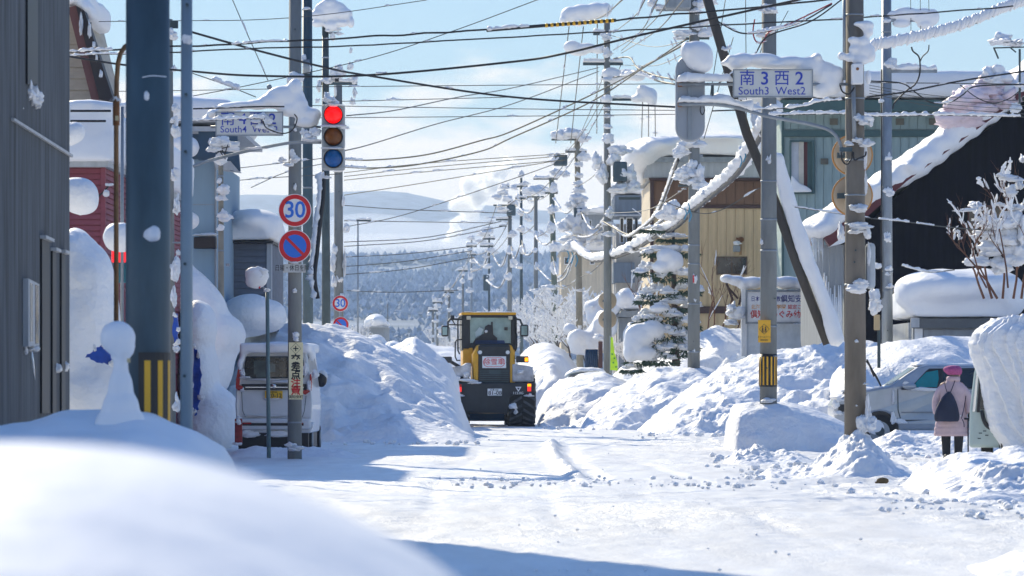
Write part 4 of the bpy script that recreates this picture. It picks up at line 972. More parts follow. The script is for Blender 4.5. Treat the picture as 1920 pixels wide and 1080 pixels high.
for e in ((585, 262, 18, 5), (575, 257, 10, 8), (592, 250, 9, 10), (570, 250, 6, 8), (410, 268, 16, 9), (400, 280, 12, 8), (480, 278, 20, 2.5), (440, 272, 10, 6)): clump(t, e[0], e[1], Ys, e[2], e[3])
t4 = thing('street_sign', 'white street sign reading South4 West2 part covered by snow', 'street sign', P(467, 253, Ys))
obj('plate', MB().fb(405, 210, 530, 254, Ys, .03), pm('sign_plate', (0.60, 0.61, 0.60), 0.5, var=.06), t4, bevel=.008)
obj('frame', MB().fb(404, 209, 531, 211, Ys - .012, .05).fb(404, 252.5, 531, 254.5, Ys - .012, .05).fb(404, 211, 406, 252.5, Ys - .012, .05).fb(529, 211, 531, 252.5, Ys - .012, .05), STEELG, t4)
for s_, x in (('南', 427), ('4', 455), ('西', 481), ('2', 511)): ptext(t4, s_, x, 224, Ys - .004, 24, INK, bold=.012 if s_ in '42' else .003)
ptext(t4, 'South4  West2', 467, 243, Ys - .004, 15, INK, sx=1.0, bold=.002)
clumps(t4, Ys, [(424, 222, 15, 5, .05), (430, 218, 9, 5, .05), (487, 220, 15, 7, .06), (500, 228, 11, 10, .06), (492, 238, 12, 6, .06), (508, 242, 12, 5, .06), (515, 248, 10, 4, .05), (480, 228, 8, 5, .05)], dy=-.06)

def round_sign(parent, px, py, r, Y, kind):
    c = P(px, py, Y)
    s = obj('sign_disc', MB().disc(c, W(r, Y), Y, Y + .025, 40), WHITE, parent)
    obj('red_ring', MB().ring(c, W(r * .70, Y), W(r * .955, Y), Y - .006, Y + .01, 40), RED, s)
    if kind == '30': obj('lettering', text_mb('30', c.x, Y - .006, c.z, W(r * 1.4, Y), .95, .014, 'CENTER', .95), BLUE, s)
    else:
        obj('blue_face', MB().disc(c, W(r * .70, Y), Y - .004, Y + .01, 40), BLUE, s)
        a = W(r * .70, Y); k = W(r * .085, Y); q = math.sqrt(.5)
        obj('red_slash', MB().prism([(c.x - a * q - k * q, c.z + a * q - k * q), (c.x + a * q - k * q, c.z - a * q - k * q), (c.x + a * q + k * q, c.z - a * q + k * q), (c.x - a * q + k * q, c.z + a * q + k * q)], Y - .009, Y), RED, s)
    return s
Yg_ = Yp - .22
t = thing('round_signs', 'round thirty limit sign above the blue and red no parking sign', 'road sign', P(553, 495, Yg_))
round_sign(t, 553, 394.5, 31, Yg_, '30'); round_sign(t, 553, 461.5, 31, Yg_, 'np')
obj('bracket', MB().fb(550, 365, 556, 492, Yg_ + .03, .04), STEELG, t)
q = obj('sub_plate', MB().fb(531, 495, 573, 511, Yg_, .02), pm('grey_plate', (0.5, 0.5, 0.48), 0.5), t, bevel=.006)
ptext(t, '日曜・休日を除く', 552, 503, Yg_ - .004, 10, INKK, sx=.78, bold=.006)
clump(t, 551, 493, Yg_, 8, 3)
t = thing('warning_plate', 'tall cream plate warning of the crossing in black and red characters', 'sign', P(555, 750, Yg_))
obj('plate', MB().fb(541.5, 642, 568, 749, Yg_, .02), pm('cream_plate', (0.80, 0.70, 0.42), 0.45, var=.04), t, bevel=.004)
c = P(554.5, 653.5, Yg_ - .003); r0, r1 = W(10.3, 69), W(9.6, 69)
obj('diamond', MB().add([(c.x - r0, c.y, c.z), (c.x, c.y, c.z - r0), (c.x + r0, c.y, c.z), (c.x, c.y, c.z + r0), (c.x - r1, c.y, c.z), (c.x, c.y, c.z - r1), (c.x + r1, c.y, c.z), (c.x, c.y, c.z + r1)], [(0, 1, 5, 4), (1, 2, 6, 5), (2, 3, 7, 6), (3, 0, 4, 7)]), INKK, t)
obj('plus_mark', MB().box(c.x - W(5, 69), c.x + W(5, 69), c.y - .003, c.y, c.z - W(1, 69), c.z + W(1, 69)).box(c.x - W(1, 69), c.x + W(1, 69), c.y - .004, c.y - .001, c.z - W(5, 69), c.z + W(5, 69)), INKK, t)
for s_, y, m_ in (('交', 673.5, INKK), ('差', 689, INKK), ('点', 704, INKK), ('注', 719, INKR), ('意', 734, INKR)): ptext(t, s_, 554.5, y, Yg_ - .004, 15.5, m_, bold=.026)
ptext(t, '倶知安町', 554.5, 744.5, Yg_ - .004, 6, INKK, bold=.01)
clump(t, 555, 637, Yg_, 6, 6)
# narrow post with a snow plastered mirror
t = pole('thin green sign post with a snow plastered round mirror', 504.5, 501, 540, 70.5, 8, 7, pm('green_grey_steel', (0.12, 0.19, 0.2), 0.5), name='sign_post', cat='sign post')
obj('mirror_disc', MB().disc(P(479, 523, 70.4), W(19, 70), 70.4, 70.46, 32), STEELG, t); clump(t, 480, 522, 70.35, 22, 22, dy=.16, me=CS[2]); clumps(t, 70.4, [(488, 515, 15, 14, .13), (500, 545, 6, 4)], dy=-.05)
obj('mirror_arm', MB().tube([P(480, 530, 70.5), P(502, 545, 70.5)], .02, 8), STEELG, t)
obj('red_edge', MB().fb(485, 528, 488, 541, 70.3, .02), RED, t)
t = thing('round_signs', 'smaller distant thirty limit sign over a half buried no parking sign', 'road sign', P(638, 630, 110))
obj('post', MB().tube([P(638, 555, 110.1), P(638, 740, 110.1)], .04, 10), STEELG, t)
round_sign(t, 638, 569, 15.2, 110, '30'); round_sign(t, 639, 609, 15.2, 110, 'np')
# far lamp post
t = pole('far street lamp with a snowy arm above the valley', 671, 671, 412, 250, 4, 3, STEELG, name='street_lamp', cat='street lamp', n=10)
arm(t, 668, 696, 413.5, 250, 3, STEELD, snow=3)

# right hand side ------------------------------------------------
Yb = 57
t = pole('brown concrete pole in front of the dark house carrying the signal arms', 1604, 1602.5, -30, Yb, 43, 33, CONCB, bands=(28, 185, 300, 366, 420, 534), holes=((1602, 470), (1600, 492), (1605, 540)), foot=.0)
BP = t
obj('conduit', MB().tube([P(1583, -20, Yb - .08), P(1583, 150, Yb - .08)], W(3, Yb), 10), STEELG, t, smooth=True)
obj('conduit', MB().tube([P(1600, 160, Yb - .2), P(1602, 262, Yb - .2)], W(4, Yb), 10), STEELG, t, smooth=True)
obj('meter_box', MB().fb(1598, 119, 1619, 157, Yb - .42, .22), WHITE, t, bevel=.015); obj('label', MB().disc(P(1608, 129, Yb - .43), W(3, Yb), Yb - .425, Yb - .42, 12), RUST, t)
obj('side_box', MB().fb(1624, 455, 1642, 542, Yb - .05, .2), pm('pale_box', (0.42, 0.46, 0.5), 0.5), t, bevel=.06)
m_ = MB()
for e in ((1625, 48, 15, 10), (1612, 45, 12, 5), (1628, 60, 10, 10), (1618, 78, 14, 10), (1600, 75, 12, 7), (1622, 95, 20, 14), (1614, 112, 18, 10), (1578, 105, 8, 8), (1592, 108, 9, 8), (1634, 105, 8, 12), (1602, 92, 12, 8), (1628, 145, 6, 14)): pell(m_, e[0], e[1], Yb - .22, e[2], e[3], .10)
mass('snow_load', m_, t, .022, 4, .02)
clumps(t, Yb, [(1622, 228, 14, 10, .1), (1632, 232, 6, 8, .08), (1608, 222, 8, 8, .08), (1625, 270, 10, 9, .1), (1612, 393, 14, 10, .1), (1600, 388, 8, 4, .08), (1612, 426, 20, 9, .12), (1576, 438, 6, 20, .1), (1604, 434, 12, 7, .1), (1626, 440, 7, 14, .08), (1629, 480, 4, 26, .06), (1606, 542, 20, 13, .12), (1614, 530, 10, 8, .1), (1606, 640, 3, 4, .03), (1624, 720, 6, 2, .05), (1606, 761, 2, 2, .02), (1624, 348, 3, 24, .04), (1623, 300, 3, 30, .04), (1592, 270, 9, 6, .08), (1608, 264, 10, 6, .08), (1628, 775, 6, 30, .09), (1618, 800, 14, 20, .14), (1632, 800, 12, 18, .14)], dy=-.2)
obj('clamp_rail', MB().fb(1574, 276, 1598, 284, Yb - .24, .06), STEELB, t)
for (a, b) in ((1577, 1598), (1600, 1624)):
    obj('loop_cable', MB().tube(crom([P(a, 285, Yb - .26), P(a + 2, 300, Yb - .26), P((a + b) / 2, 308 - (a > 1590) * 12, Yb - .27), P(b - 2, 298 - (a > 1590) * 6, Yb - .26), P(b, 284, Yb - .26)]), .012, 6), CABLE, t, smooth=True)
obj('strap_tail', MB().tube(crom([P(1575, 160, Yb - .25), P(1580, 172, Yb - .27), P(1592, 176, Yb - .27), P(1602, 164, Yb - .25)]), .012, 6), CABLE, t, smooth=True)
TANM = pm('mirror_back', (0.52, 0.40, 0.27), 0.5, var=.12, vs=2)
for i, (py, lab) in enumerate(((291, 'upper round orange backed road mirror behind the brown pole'), (367, 'lower round orange backed road mirror behind the brown pole'))):
    m = thing('road_mirror', lab, 'road mirror', P(1598, py, Yb + .5))
    obj('mirror_back', MB().ell(P(1598, py, Yb + .5), (W(38, Yb), .10, W(38, Yb)), 4), TANM, m, smooth=True)
    obj('rim', MB().ring(P(1598, py, Yb + .5), W(36, Yb), W(39, Yb), Yb + .47, Yb + .52, 40), pm('orange_rim', (0.6, 0.28, 0.08), 0.5), m, smooth=True)
    obj('bracket', MB().fb(1570, py - 5, 1600, py + 5, Yb + .3, .1), STEELB, m)
# signal seen from behind and the South3 sign
t = thing('traffic_signal', 'back of a grey traffic signal under a round ball of snow', 'traffic light', P(1294, 268, Yb))
vs = []
for k in range(17): vs.append((1294.5 + 27.5 * math.cos(math.pi * k / 16), 238 + 27.5 * math.sin(math.pi * k / 16)))
poly = [(1322, 130), *[(a, b) for a, b in vs], (1267, 130)]
for k in range(1, 16): poly.append((1294.5 - 27.5 * math.cos(math.pi * k / 16), 130 - 27.5 * math.sin(math.pi * k / 16)))
obj('back_panel', MB().ppoly(poly, Yb, .22), pm('signal_back', (0.30, 0.33, 0.37), 0.5, var=.06), t, bevel=.03)
obj('back_rib', MB().fb(1290, 140, 1297, 262, Yb - .03, .03), STEELG, t)
for py in (158, 196): obj('arm_clamp', MB().fb(1271, py - 4, 1279, py + 4, Yb - .09, .09), RUST, t)
obj('arm', MB().tube([P(1272, 158, Yb - .1), P(1376, 158, Yb - .1), P(1590, 158, Yb - .1)], W(2.8, Yb), 10), STEELG, t, smooth=True)
obj('arm', MB().tube(crom([P(1272, 196, Yb - .1), P(1340, 196, Yb - .1), P(1385, 203, Yb - .1), P(1440, 218, Yb - .1), P(1520, 233, Yb - .1), P(1558, 246, Yb - .1), P(1575, 268, Yb - .1), P(1578, 290, Yb - .1)]), W(3.4, Yb), 10), STEELG, t, smooth=True)
obj('tie_rod', MB().tube([P(1336, 160, Yb - .1), P(1336, 196, Yb - .1)], W(2.8, Yb), 8), STEELD, t)
obj('cable_loop', MB().tube(crom([P(1314, 200, Yb - .12), P(1313, 208, Yb - .12), P(1317, 215, Yb - .12), P(1321, 208, Yb - .12), P(1320, 200, Yb - .12)]), .008, 6), CABLE, t)
m_ = MB()
for e in ((1310, 106, 28, 30), (1304, 96, 22, 20), (1318, 118, 20, 20), (1285, 96, 9, 18)): pell(m_, e[0], e[1], Yb - .02, e[2], e[3], .2)
mass('snow_load', m_, t, .025, 12, .02)
obj('snow_load', roll([P(1268, 153, Yb - .1), P(1330, 152, Yb - .1), P(1376, 153, Yb - .1)], .09, .07, .5, 1.6, seed=5, n=12), SNOWF, t, smooth=True)
obj('snow_load', roll(crom([P(1270, 192, Yb - .1), P(1340, 192, Yb - .1), P(1385, 199, Yb - .1), P(1412, 208, Yb - .1)]), .085, .07, .6, 1.4, seed=8, n=12), SNOWF, t, smooth=True)
t = thing('street_sign', 'white street sign reading South3 West2 under a thick snow load', 'street sign', P(1449, 182, Yb))
obj('plate', MB().fb(1376, 131, 1523, 182, Yb - .2, .035), pm('sign_plate', (0.60, 0.61, 0.60), 0.5), t, bevel=.008)
obj('frame', MB().fb(1374.5, 129.5, 1524.5, 131.5, Yb - .212, .055).fb(1374.5, 180.5, 1524.5, 182.5, Yb - .212, .055).fb(1374.5, 131.5, 1376.5, 180.5, Yb - .212, .055).fb(1522.5, 131.5, 1524.5, 180.5, Yb - .212, .055), STEELG, t)
for s_, x in (('南', 1401), ('3', 1434), ('西', 1466), ('2', 1499)): ptext(t, s_, x, 148, Yb - .204, 29 if s_ in '32' else 26, INK, bold=.012 if s_ in '32' else .003)
ptext(t, 'South3  West2', 1447.5, 171, Yb - .204, 17.5, INK, bold=.002)
m_ = MB()
for e in ((1392, 114, 24, 15), (1430, 112, 34, 13), (1480, 118, 34, 13), (1520, 128, 34, 22), (1545, 140, 30, 26), (1558, 155, 24, 24), (1540, 168, 22, 16), (1565, 140, 20, 18), (1380, 122, 16, 12), (1370, 110, 10, 8), (1532, 108, 10, 9), (1455, 122, 50, 8), (1360, 118, 10, 6)): pell(m_, e[0], e[1], Yb + .02, e[2], e[3], .18)
mass('snow_load', m_, t, .025, 6, .03)

# grey pole with the school sign, standing in the snow block
Yc = 77
t = pole('grey concrete pole with yellow school sign and striped band', 1440.5, 1442, -30, Yc, 33, 27, CONC, bands=(340, 412, 470, 668, 612), holes=((1437, 690), (1452, 560)), foot=.2)
warn_band(t, 1440, 33, 664, 725, Yc, 7)
obj('school_sign', MB().fb(1421.5, 600, 1445, 642, Yc - .24, .02), YELLOW, t, bevel=.004)
c = P(1433, 617, Yc - .244); r0, r1 = W(10, Yc), W(9.1, Yc)
obj('diamond', MB().add([(c.x - r0, c.y, c.z), (c.x, c.y, c.z - r0), (c.x + r0, c.y, c.z), (c.x, c.y, c.z + r0), (c.x - r1, c.y, c.z), (c.x, c.y, c.z - r1), (c.x + r1, c.y, c.z), (c.x, c.y, c.z + r1)], [(0, 1, 5, 4), (1, 2, 6, 5), (2, 3, 7, 6), (3, 0, 4, 7)]), INKK, t)
for dx, h in ((-3, 1), (2.4, .8)):
    obj('child_pictogram', MB().disc(P(1433 + dx, 613 - 0 + (1 - h) * 3, Yc - .245), W(1.3, Yc), Yc - .247, Yc - .244, 10).fb(1433 + dx - 1.3, 615 + (1 - h) * 3, 1433 + dx + 1.3, 619.5, Yc - .247, .003).fb(1433 + dx - 1.8, 619.5, 1433 + dx - .5, 623.5, Yc - .247, .003).fb(1433 + dx + .4, 619.5, 1433 + dx + 1.7, 623.5, Yc - .247, .003), INKK, t)
ptext(t, 'スクールゾーン', 1433, 632, Yc - .244, 3.6, INKK, sx=.85, bold=.01); ptext(t, '倶知安町', 1433, 638, Yc - .244, 3.2, INKK, bold=.01)
clumps(t, Yc, [(1446, 22, 12, 8), (1434, 18, 9, 10), (1440, 60, 14, 8), (1428, 66, 10, 6), (1448, 55, 8, 6), (1442, 300, 6, 12), (1428, 455, 3, 6), (1441, 752, 14, 6, .2)])
# leaning strut pole with a thick ridge of snow
t = thing('leaning_pole', 'dark leaning brace pole with a thick ridge of snow along it', 'utility pole', P(1549, 650, 83))
obj('shaft', MB().tube([P(1318, -30, 83), P(1345, 62, 83), P(1400, 250, 83), P(1454, 380, 83), P(1494, 495, 83), P(1552, 645, 83)], W(9, 83), 14), pm('dark_wood_pole', (0.06, 0.052, 0.045), 0.8, var=.4, stretch=(1, 1, .2)), t, smooth=True)
obj('snow_load', roll(crom([P(1452, 285, 82.9), P(1468, 340, 82.9), P(1492, 420, 82.9), P(1517, 495, 82.9), P(1547, 570, 82.9), P(1572, 650, 82.9)]), .16, .16, .16, .8, seed=2, n=16, lift=0, sag=1), SNOW, t, smooth=True)
clumps(t, 83, [(1392, 180, 10, 14), (1415, 225, 8, 22), (1418, 205, 8, 10), (1430, 250, 7, 12), (1366, 90, 7, 6), (1358, 92, 6, 5)])
# steel pole with crossarms
Yd = 106
t = pole('slim galvanised pole with two snowy crossarms by the dark house', 1664, 1662, -30, Yd, 22, 18, STEELG, bands=(60, 352, 510, 545), holes=((1663, 620),), name='steel_pole')
arm(t, 1656, 1757, 38, Yd, 6, STEELG); arm(t, 1655, 1757, 134, Yd, 5, STEELG, snow=9)
m_ = MB()
for e in ((1672, 28, 18, 8), (1700, 26, 26, 13), (1730, 30, 26, 15), (1748, 32, 14, 16), (1690, 44, 18, 8), (1735, 46, 16, 9)): pell(m_, e[0], e[1], Yd, e[2], e[3], .16)
mass('snow_load', m_, t, .028, 7, .02)
clumps(t, Yd, [(1670, 122, 12, 12), (1663, 40, 8, 5), (1663, 75, 6, 3), (1666, 296, 7, 8), (1666, 362, 9, 10), (1664, 448, 7, 12), (1667, 505, 6, 7), (1664, 515, 5, 5), (1646, 500, 7, 8), (1652, 190, 5, 5), (1667, 538, 7, 6)])
obj('conduit', MB().tube([P(1653, 130, Yd - .1), P(1653, 560, Yd - .1)], W(1.5, Yd), 8), CABLE, t, smooth=True)
for x in (1708, 1726, 1742):
    obj('drop_wire', MB().tube([P(x - 1, -20, Yd - .1), P(x, 30, Yd - .1), P(x - (1726 - x) * .0, 66, Yd - .1)], .008, 6), CABLE, t); 
obj('cable_fork', MB().tube(crom([P(1709, 88, Yd - .1), P(1712, 96, Yd - .1), P(1722, 105, Yd - .1), P(1725, 118, Yd - .1), P(1724, 140, Yd - .1), P(1716, 158, Yd - .1), P(1700, 170, Yd - .1), P(1678, 192, Yd - .1), P(1674, 204, Yd - .1)]), .022, 8), CABLE, t, smooth=True)
obj('cable_fork', MB().tube(crom([P(1742, 84, Yd - .1), P(1740, 96, Yd - .1), P(1730, 106, Yd - .1), P(1725, 116, Yd - .1)]), .016, 8), CABLE, t, smooth=True)
# wooden stake with tall snow cap
t = thing('wooden_post', 'pale wooden board on a post under a tall cap of snow', 'post', P(1645, 640, 70))
obj('board', MB().fb(1639, 590, 1650, 619, 70, .06), pm('pale_wood', (0.5, 0.38, 0.22), .7, var=.2, stretch=(1, 1, .2)), t, bevel=.01); obj('post', MB().tube([P(1648, 600, 70.1), P(1648, 690, 70.1)], .03, 8), STEELD, t)
clumps(t, 70, [(1642, 572, 12, 24, .14), (1640, 560, 11, 16, .12)])

# pole with transformer on top, rear of the crossing
Ye = 112
t = pole('grey pole with striped foot band and snow covered transformer', 1300.5, 1302, -30, Ye, 24, 19, CONC, bands=(460, 495, 570, 660), holes=((1300, 640),))
warn_band(t, 1300, 24, 693, 712, Ye, 6)
obj('transformer', MB().fb(1248, -14, 1296, 16, Ye - .6, .7), STEELG, t, bevel=.05); arm(t, 1230, 1308, 18, Ye, 6, STEELG)
obj('red_tag', MB().fb(1299, 516, 1302, 530, Ye - .25, .02), RED, t)
clumps(t, Ye, [(1222, 4, 8, 14), (1238, 14, 12, 6), (1312, 10, 12, 12), (1330, 4, 14, 10), (1305, 22, 14, 8), (1320, 44, 12, 9), (1282, 64, 20, 8), (1276, 72, 12, 5), (1325, 64, 16, 10), (1335, 58, 12, 9), (1308, 52, 9, 9), (1300, 270, 22, 12), (1280, 285, 15, 11), (1272, 290, 11, 12), (1284, 325, 18, 14), (1278, 332, 14, 12), (1310, 330, 12, 20), (1302, 342, 20, 10), (1296, 312, 12, 12), (1312, 352, 14, 14), (1300, 385, 10, 6), (1303, 525, 5, 12), (1301, 660, 3, 7), (1303, 563, 3, 6)])
arm(t, 1268, 1330, 72, Ye, 4, STEELD, ins=0); arm(t, 1280, 1318, 292, Ye, 4, STEELG); arm(t, 1272, 1322, 348, Ye, 4, STEELD)

def fpole(label, pxb, pxt, pyt, Y, w_, mat, arms, cl, box=()):
    t = pole(label, pxb, pxt, pyt, Y, w_, w_ * .72, mat, n=12)
    for a in arms: arm(t, a[0], a[1], a[2], Y, a[3] if len(a) > 3 else 3, STEELD, snow=a[4] if len(a) > 4 else 5)
    for b in box: obj('transformer', MB().fb(*b, Y - .7, .8), STEELB, t, bevel=.06)
    clumps(t, Y, cl, dy=-.4); return t
Yf = 148
t = fpole('tall pole hung with huge snow lumps and black yellow sleeve', 1139.5, 1138, 38, Yf, 16, CONC,
      [(1093, 1168, 120, 5, 7), (1126, 1222, 187, 4, 6), (1112, 1145, 64, 4, 6), (1128, 1180, 145, 4, 5), (1160, 1200, 372, 5, 0)],
      [(1139, 205, 8, 4), (1139, 218, 9, 5), (1140, 238, 9, 6), (1140, 262, 12, 14), (1160, 285, 20, 12), (1130, 330, 14, 22), (1120, 305, 10, 18), (1175, 330, 16, 18), (1165, 355, 22, 12), (1142, 400, 8, 12), (1138, 420, 9, 5), (1188, 350, 12, 12), (1150, 300, 14, 16), (1140, 100, 9, 10), (1136, 70, 8, 9), (1139, 150, 10, 5), (1142, 440, 10, 6)], [(1150, 303, 1176, 340)])
m_ = MB()
for e in ((1070, 28, 20, 16), (1092, 24, 24, 17), (1118, 20, 22, 16), (1135, 18, 12, 14), (1058, 38, 10, 9), (1085, 45, 12, 5)): pell(m_, e[0], e[1], Yf, e[2], e[3], .45)
for e in ((1072, 88, 16, 13), (1098, 90, 20, 10), (1122, 92, 14, 9), (1085, 98, 18, 7)): pell(m_, e[0], e[1], Yf, e[2], e[3], .4)
for e in ((1145, 138, 18, 12), (1175, 140, 20, 11), (1195, 144, 16, 9), (1150, 148, 14, 8), (1138, 186, 12, 9), (1215, 178, 18, 14), (1205, 170, 12, 12), (1224, 185, 9, 16), (1195, 185, 14, 8)): pell(m_, e[0], e[1], Yf, e[2], e[3], .4)
mass('snow_load', m_, t, .07, 5, .06)
arm(t, 1055, 1146, 40, Yf, 4, STEELD); arm(t, 1070, 1140, 97, Yf, 4, STEELG)
for py, lab in ((564, 'upper small orange backed mirror on the pole near the conifer'), (599, 'lower small orange backed mirror on the pole near the conifer')):
    m = thing('road_mirror', lab, 'road mirror', P(1139, py, Yf + .5))
    obj('mirror_back', MB().ell(P(1139, py, Yf + .5), (W(17.5, Yf), .1, W(17.5, Yf)), 3), TANM, m, smooth=True)
    obj('bracket', MB().fb(1130, py - 2, 1140, py + 2, Yf + .25, .1), STEELB, m)
fpole('tan footed pole with snow cones and a hanging transformer box', 1088.5, 1082, 250, 182, 14, pm('concrete_tan', (0.27, 0.25, 0.2), 0.85), [(1034, 1096, 262, 3, 7), (1060, 1100, 285)],
      [(1085, 330, 8, 6), (1082, 345, 10, 6), (1084, 372, 16, 16), (1076, 385, 16, 12), (1090, 395, 16, 14), (1082, 425, 18, 24), (1098, 430, 10, 22), (1060, 425, 14, 16), (1078, 455, 24, 14), (1108, 445, 18, 20), (1120, 455, 14, 14), (1085, 358, 12, 8), (1050, 255, 18, 12), (1070, 250, 20, 10), (1095, 262, 12, 10), (1095, 295, 10, 12), (1042, 300, 10, 14), (1085, 310, 9, 6), (1088, 545, 8, 3), (1087, 615, 3, 6)], [(1038, 290, 1064, 310), (1076, 390, 1094, 412)])
fpole('slightly leaning green grey pole with flat snowy T arm', 1045, 1034, 334, 205, 13, pm('concrete_green', (0.15, 0.18, 0.15), .85), [(1000, 1046, 336, 2, 5), (1022, 1046, 362)],
      [(1043, 325, 13, 8), (1060, 328, 9, 7), (1038, 355, 7, 12), (1036, 395, 9, 10), (1033, 430, 8, 14), (1040, 465, 10, 12), (1040, 505, 8, 16), (1028, 540, 14, 6), (1046, 570, 4, 4), (1046, 560, 7, 3)])
fpole('slender street pole topped by a domed snow arm', 1005.5, 1004.5, 368, 240, 9.5, CONC, [(988, 1020, 369, 3, 0)], [(1004, 358, 22, 11), (992, 362, 12, 8), (1016, 360, 12, 8), (1005, 440, 6, 8), (1002, 470, 6, 5), (1006, 545, 14, 4), (1004, 605, 7, 5), (1006, 500, 5, 9)])
fpole('far pole with ragged snow behind the domed arm pole', 978, 977, 330, 275, 7, STEELB, [(966, 988, 372), (964, 990, 350)], [(977, 328, 5, 8), (964, 352, 6, 7), (985, 345, 7, 5), (977, 400, 6, 9), (976, 430, 8, 7), (980, 470, 6, 12), (974, 500, 7, 7), (990, 410, 8, 8)])
fpole('thick distant pole with broad steel box and snowy brackets', 955, 956, 372, 290, 10, CONC, [(925, 962, 385, 3, 0), (930, 960, 412, 3, 4), (936, 950, 424, 2, 3), (938, 955, 350)], [(944, 362, 10, 6), (932, 371, 9, 7), (952, 374, 12, 9), (950, 395, 14, 5), (936, 392, 5, 8), (945, 352, 11, 4), (960, 440, 8, 8), (956, 470, 8, 10), (962, 495, 7, 10), (952, 520, 8, 8), (966, 382, 8, 7)], [(950, 384, 967, 404)])
fpole('snow wrapped far pole with a slanted snow slab', 917, 917, 440, 360, 5, STEELD, [(905, 928, 448), (900, 925, 462)], [(912, 436, 14, 6), (905, 440, 10, 5), (920, 470, 7, 5), (914, 500, 9, 6), (918, 520, 6, 8), (910, 482, 6, 4)], [(906, 515, 917, 545)])
fpole('farthest ragged pole above the wheel loader cab', 884, 884, 448, 400, 5, STEELG, [(874, 894, 462), (876, 892, 478)], [(884, 447, 7, 5), (880, 470, 6, 4), (888, 490, 8, 5), (882, 520, 5, 9), (890, 505, 7, 5), (880, 545, 6, 6)])
for (px, t0, Y, w_, lab) in ((812, 575, 330, 5, 'frosted twin pole nearest the blue snow field'), (820, 560, 345, 5, 'frosted twin pole beside the blue snow field'), (842, 540, 380, 6, 'short frosted pole above the far snow bank'), (868, 500, 390, 5, 'thin frosted pole close behind the loader beacon'), (727, 570, 420, 3, 'very thin far pole standing in the valley gap')):
    fpole(lab, px, px, t0, Y, w_, CONC, [(px - 9, px + 9, t0 + 8)] if w_ > 3 else [], [(px + random.uniform(-8, 8), t0 + k * 14, random.uniform(3, 7), random.uniform(3, 6)) for k in range(6)] if w_ > 3 else [])
# rooftop aerial
t = thing('tv_aerial', 'roof aerial with snow on its bars above the dark gable', 'aerial', P(1912, 205, 100))
obj('mast', MB().tube([P(1912, 92, 100), P(1912, 210, 100)], .03, 8), STEELD, t); obj('boom', MB().tube([P(1862, 90, 100), P(1930, 88, 100)], .02, 6), STEELD, t)
obj('dipole', MB().tube([P(1864, 91, 100), P(1872, 110, 100)], .025, 6), STEELD, t); obj('dipole', MB().tube([P(1895, 90, 100), P(1905, 98, 100)], .02, 6), STEELD, t)
clumps(t, 100, [(1876, 77, 16, 13, .4), (1906, 82, 16, 8, .35), (1890, 82, 12, 6, .3), (1904, 205, 9, 12), (1912, 160, 12, 5)])
# ------------------------------------------------------------------ overhead cables
def cable(label, pts, Y, rpx, mat=CABLE, group=None, snow=(), kinks=0.0, n=6, name='overhead_cable', bits=0):
    """pts in photo pixels; Y one depth or (start, end); snow = stretches (t0, t1, half width px)"""
    m = len(pts)
    if isinstance(Y, (int, float)): Ys_ = [Y] * m
    elif len(Y) == 2: Ys_ = [Y[0] + (Y[1] - Y[0]) * i / (m - 1) for i in range(m)]
    else: Ys_ = list(Y)
    q = crom([P(a, b, d) for (a, b), d in zip(pts, Ys_)], 10 if m > 2 else 16)
    if kinks: q = [p + Vector((0, 0, kinks * mn.noise(Vector((p.x * 2.3, p.y, p.z)))) ) for p in q]
    Ym = sum(Ys_) / m
    o = obj(name, MB().tube(q, max(W(rpx, Ym), .003), n), mat, smooth=True); tag(o, label, 'cable', group)
    L_ = len(q)
    for k, (a, b, s) in enumerate(snow):
        seg = q[int(a * (L_ - 1)):int(b * (L_ - 1)) + 1]
        if len(seg) >= 2: obj('snow_load', roll(seg, W(s, Ym), W(s * .8, Ym), .6, 1.6, seed=k + pts[0][0] * .1, lift=.5), SNOWF, o, smooth=True)
    for k in range(bits):
        i = random.randrange(1, L_ - 1); p = q[i]; c_ = bpy.data.objects.new('snow_clump', random.choice(CL)); C.objects.link(c_)
        c_.parent = o; c_.location = p + Vector((0, 0, W(rpx, Ym))); s = W(random.uniform(1.3, 3.0), Ym); c_.scale = (s * random.uniform(1.5, 5), s, s * .8)
        d = q[i + 1] - q[i - 1]; c_.rotation_euler = (0, -math.atan2(d.z, abs(d.x) + 1e-6) * (1 if d.x > 0 else -1), 0)
    return o
cable('thick black cable descending from the pale pole across the signal to the far signal back', [(130, 106), (235, 122), (352, 58), (480, 94), (612, 127), (692, 142), (960, 182), (1270, 201)][2:], (58, 62), 2.1, bits=4)
cable('thick black cable rising across the whole sky from the beige gable', [(130, 106), (235, 122), (352, 133), (480, 142), (690, 141), (960, 116), (1060, 100), (1200, 66), (1440, 12), (1560, -14)], (60, 55), 2.3, bits=3)
cable('braided cable running into the black and yellow sleeve', [(128, 97), (235, 92), (360, 86), (480, 80), (600, 74), (720, 67), (912, 56), (1020, 49)], 57, 1.9, kinks=.02, snow=((.0, .12, 4), (.38, .5, 3)), bits=8)
o = cable('black and yellow striped cable sleeve with snow hanging at one end', [(912, 57), (960, 53), (1020, 48), (1090, 43), (1155, 38)], 57, 3.4, CABLE, name='cable_sleeve', snow=((0, .42, 7),))
for k in range(13):
    a = 1022 + k * 10.3; obj('yellow_stripe', MB().tube([P(a, 48 - (a - 1020) * .074, 57), P(a + 5.2, 48 - (a + 5 - 1020) * .074, 57)], W(3.9, 57), 8), YELLOW, o, smooth=True)
cable('braided cable leaving the striped sleeve toward the school sign pole', [(1155, 38), (1300, 24), (1440, 12), (1560, -2)], 57, 1.9, kinks=.02, bits=6)
cable('thin braided cable running below the striped sleeve', [(130, 104), (360, 97), (480, 91), (700, 83), (960, 70), (1200, 56), (1440, 43), (1590, 35), (1900, 12)], 58, 1.5, kinks=.02, bits=14, snow=((.0, .08, 3),))
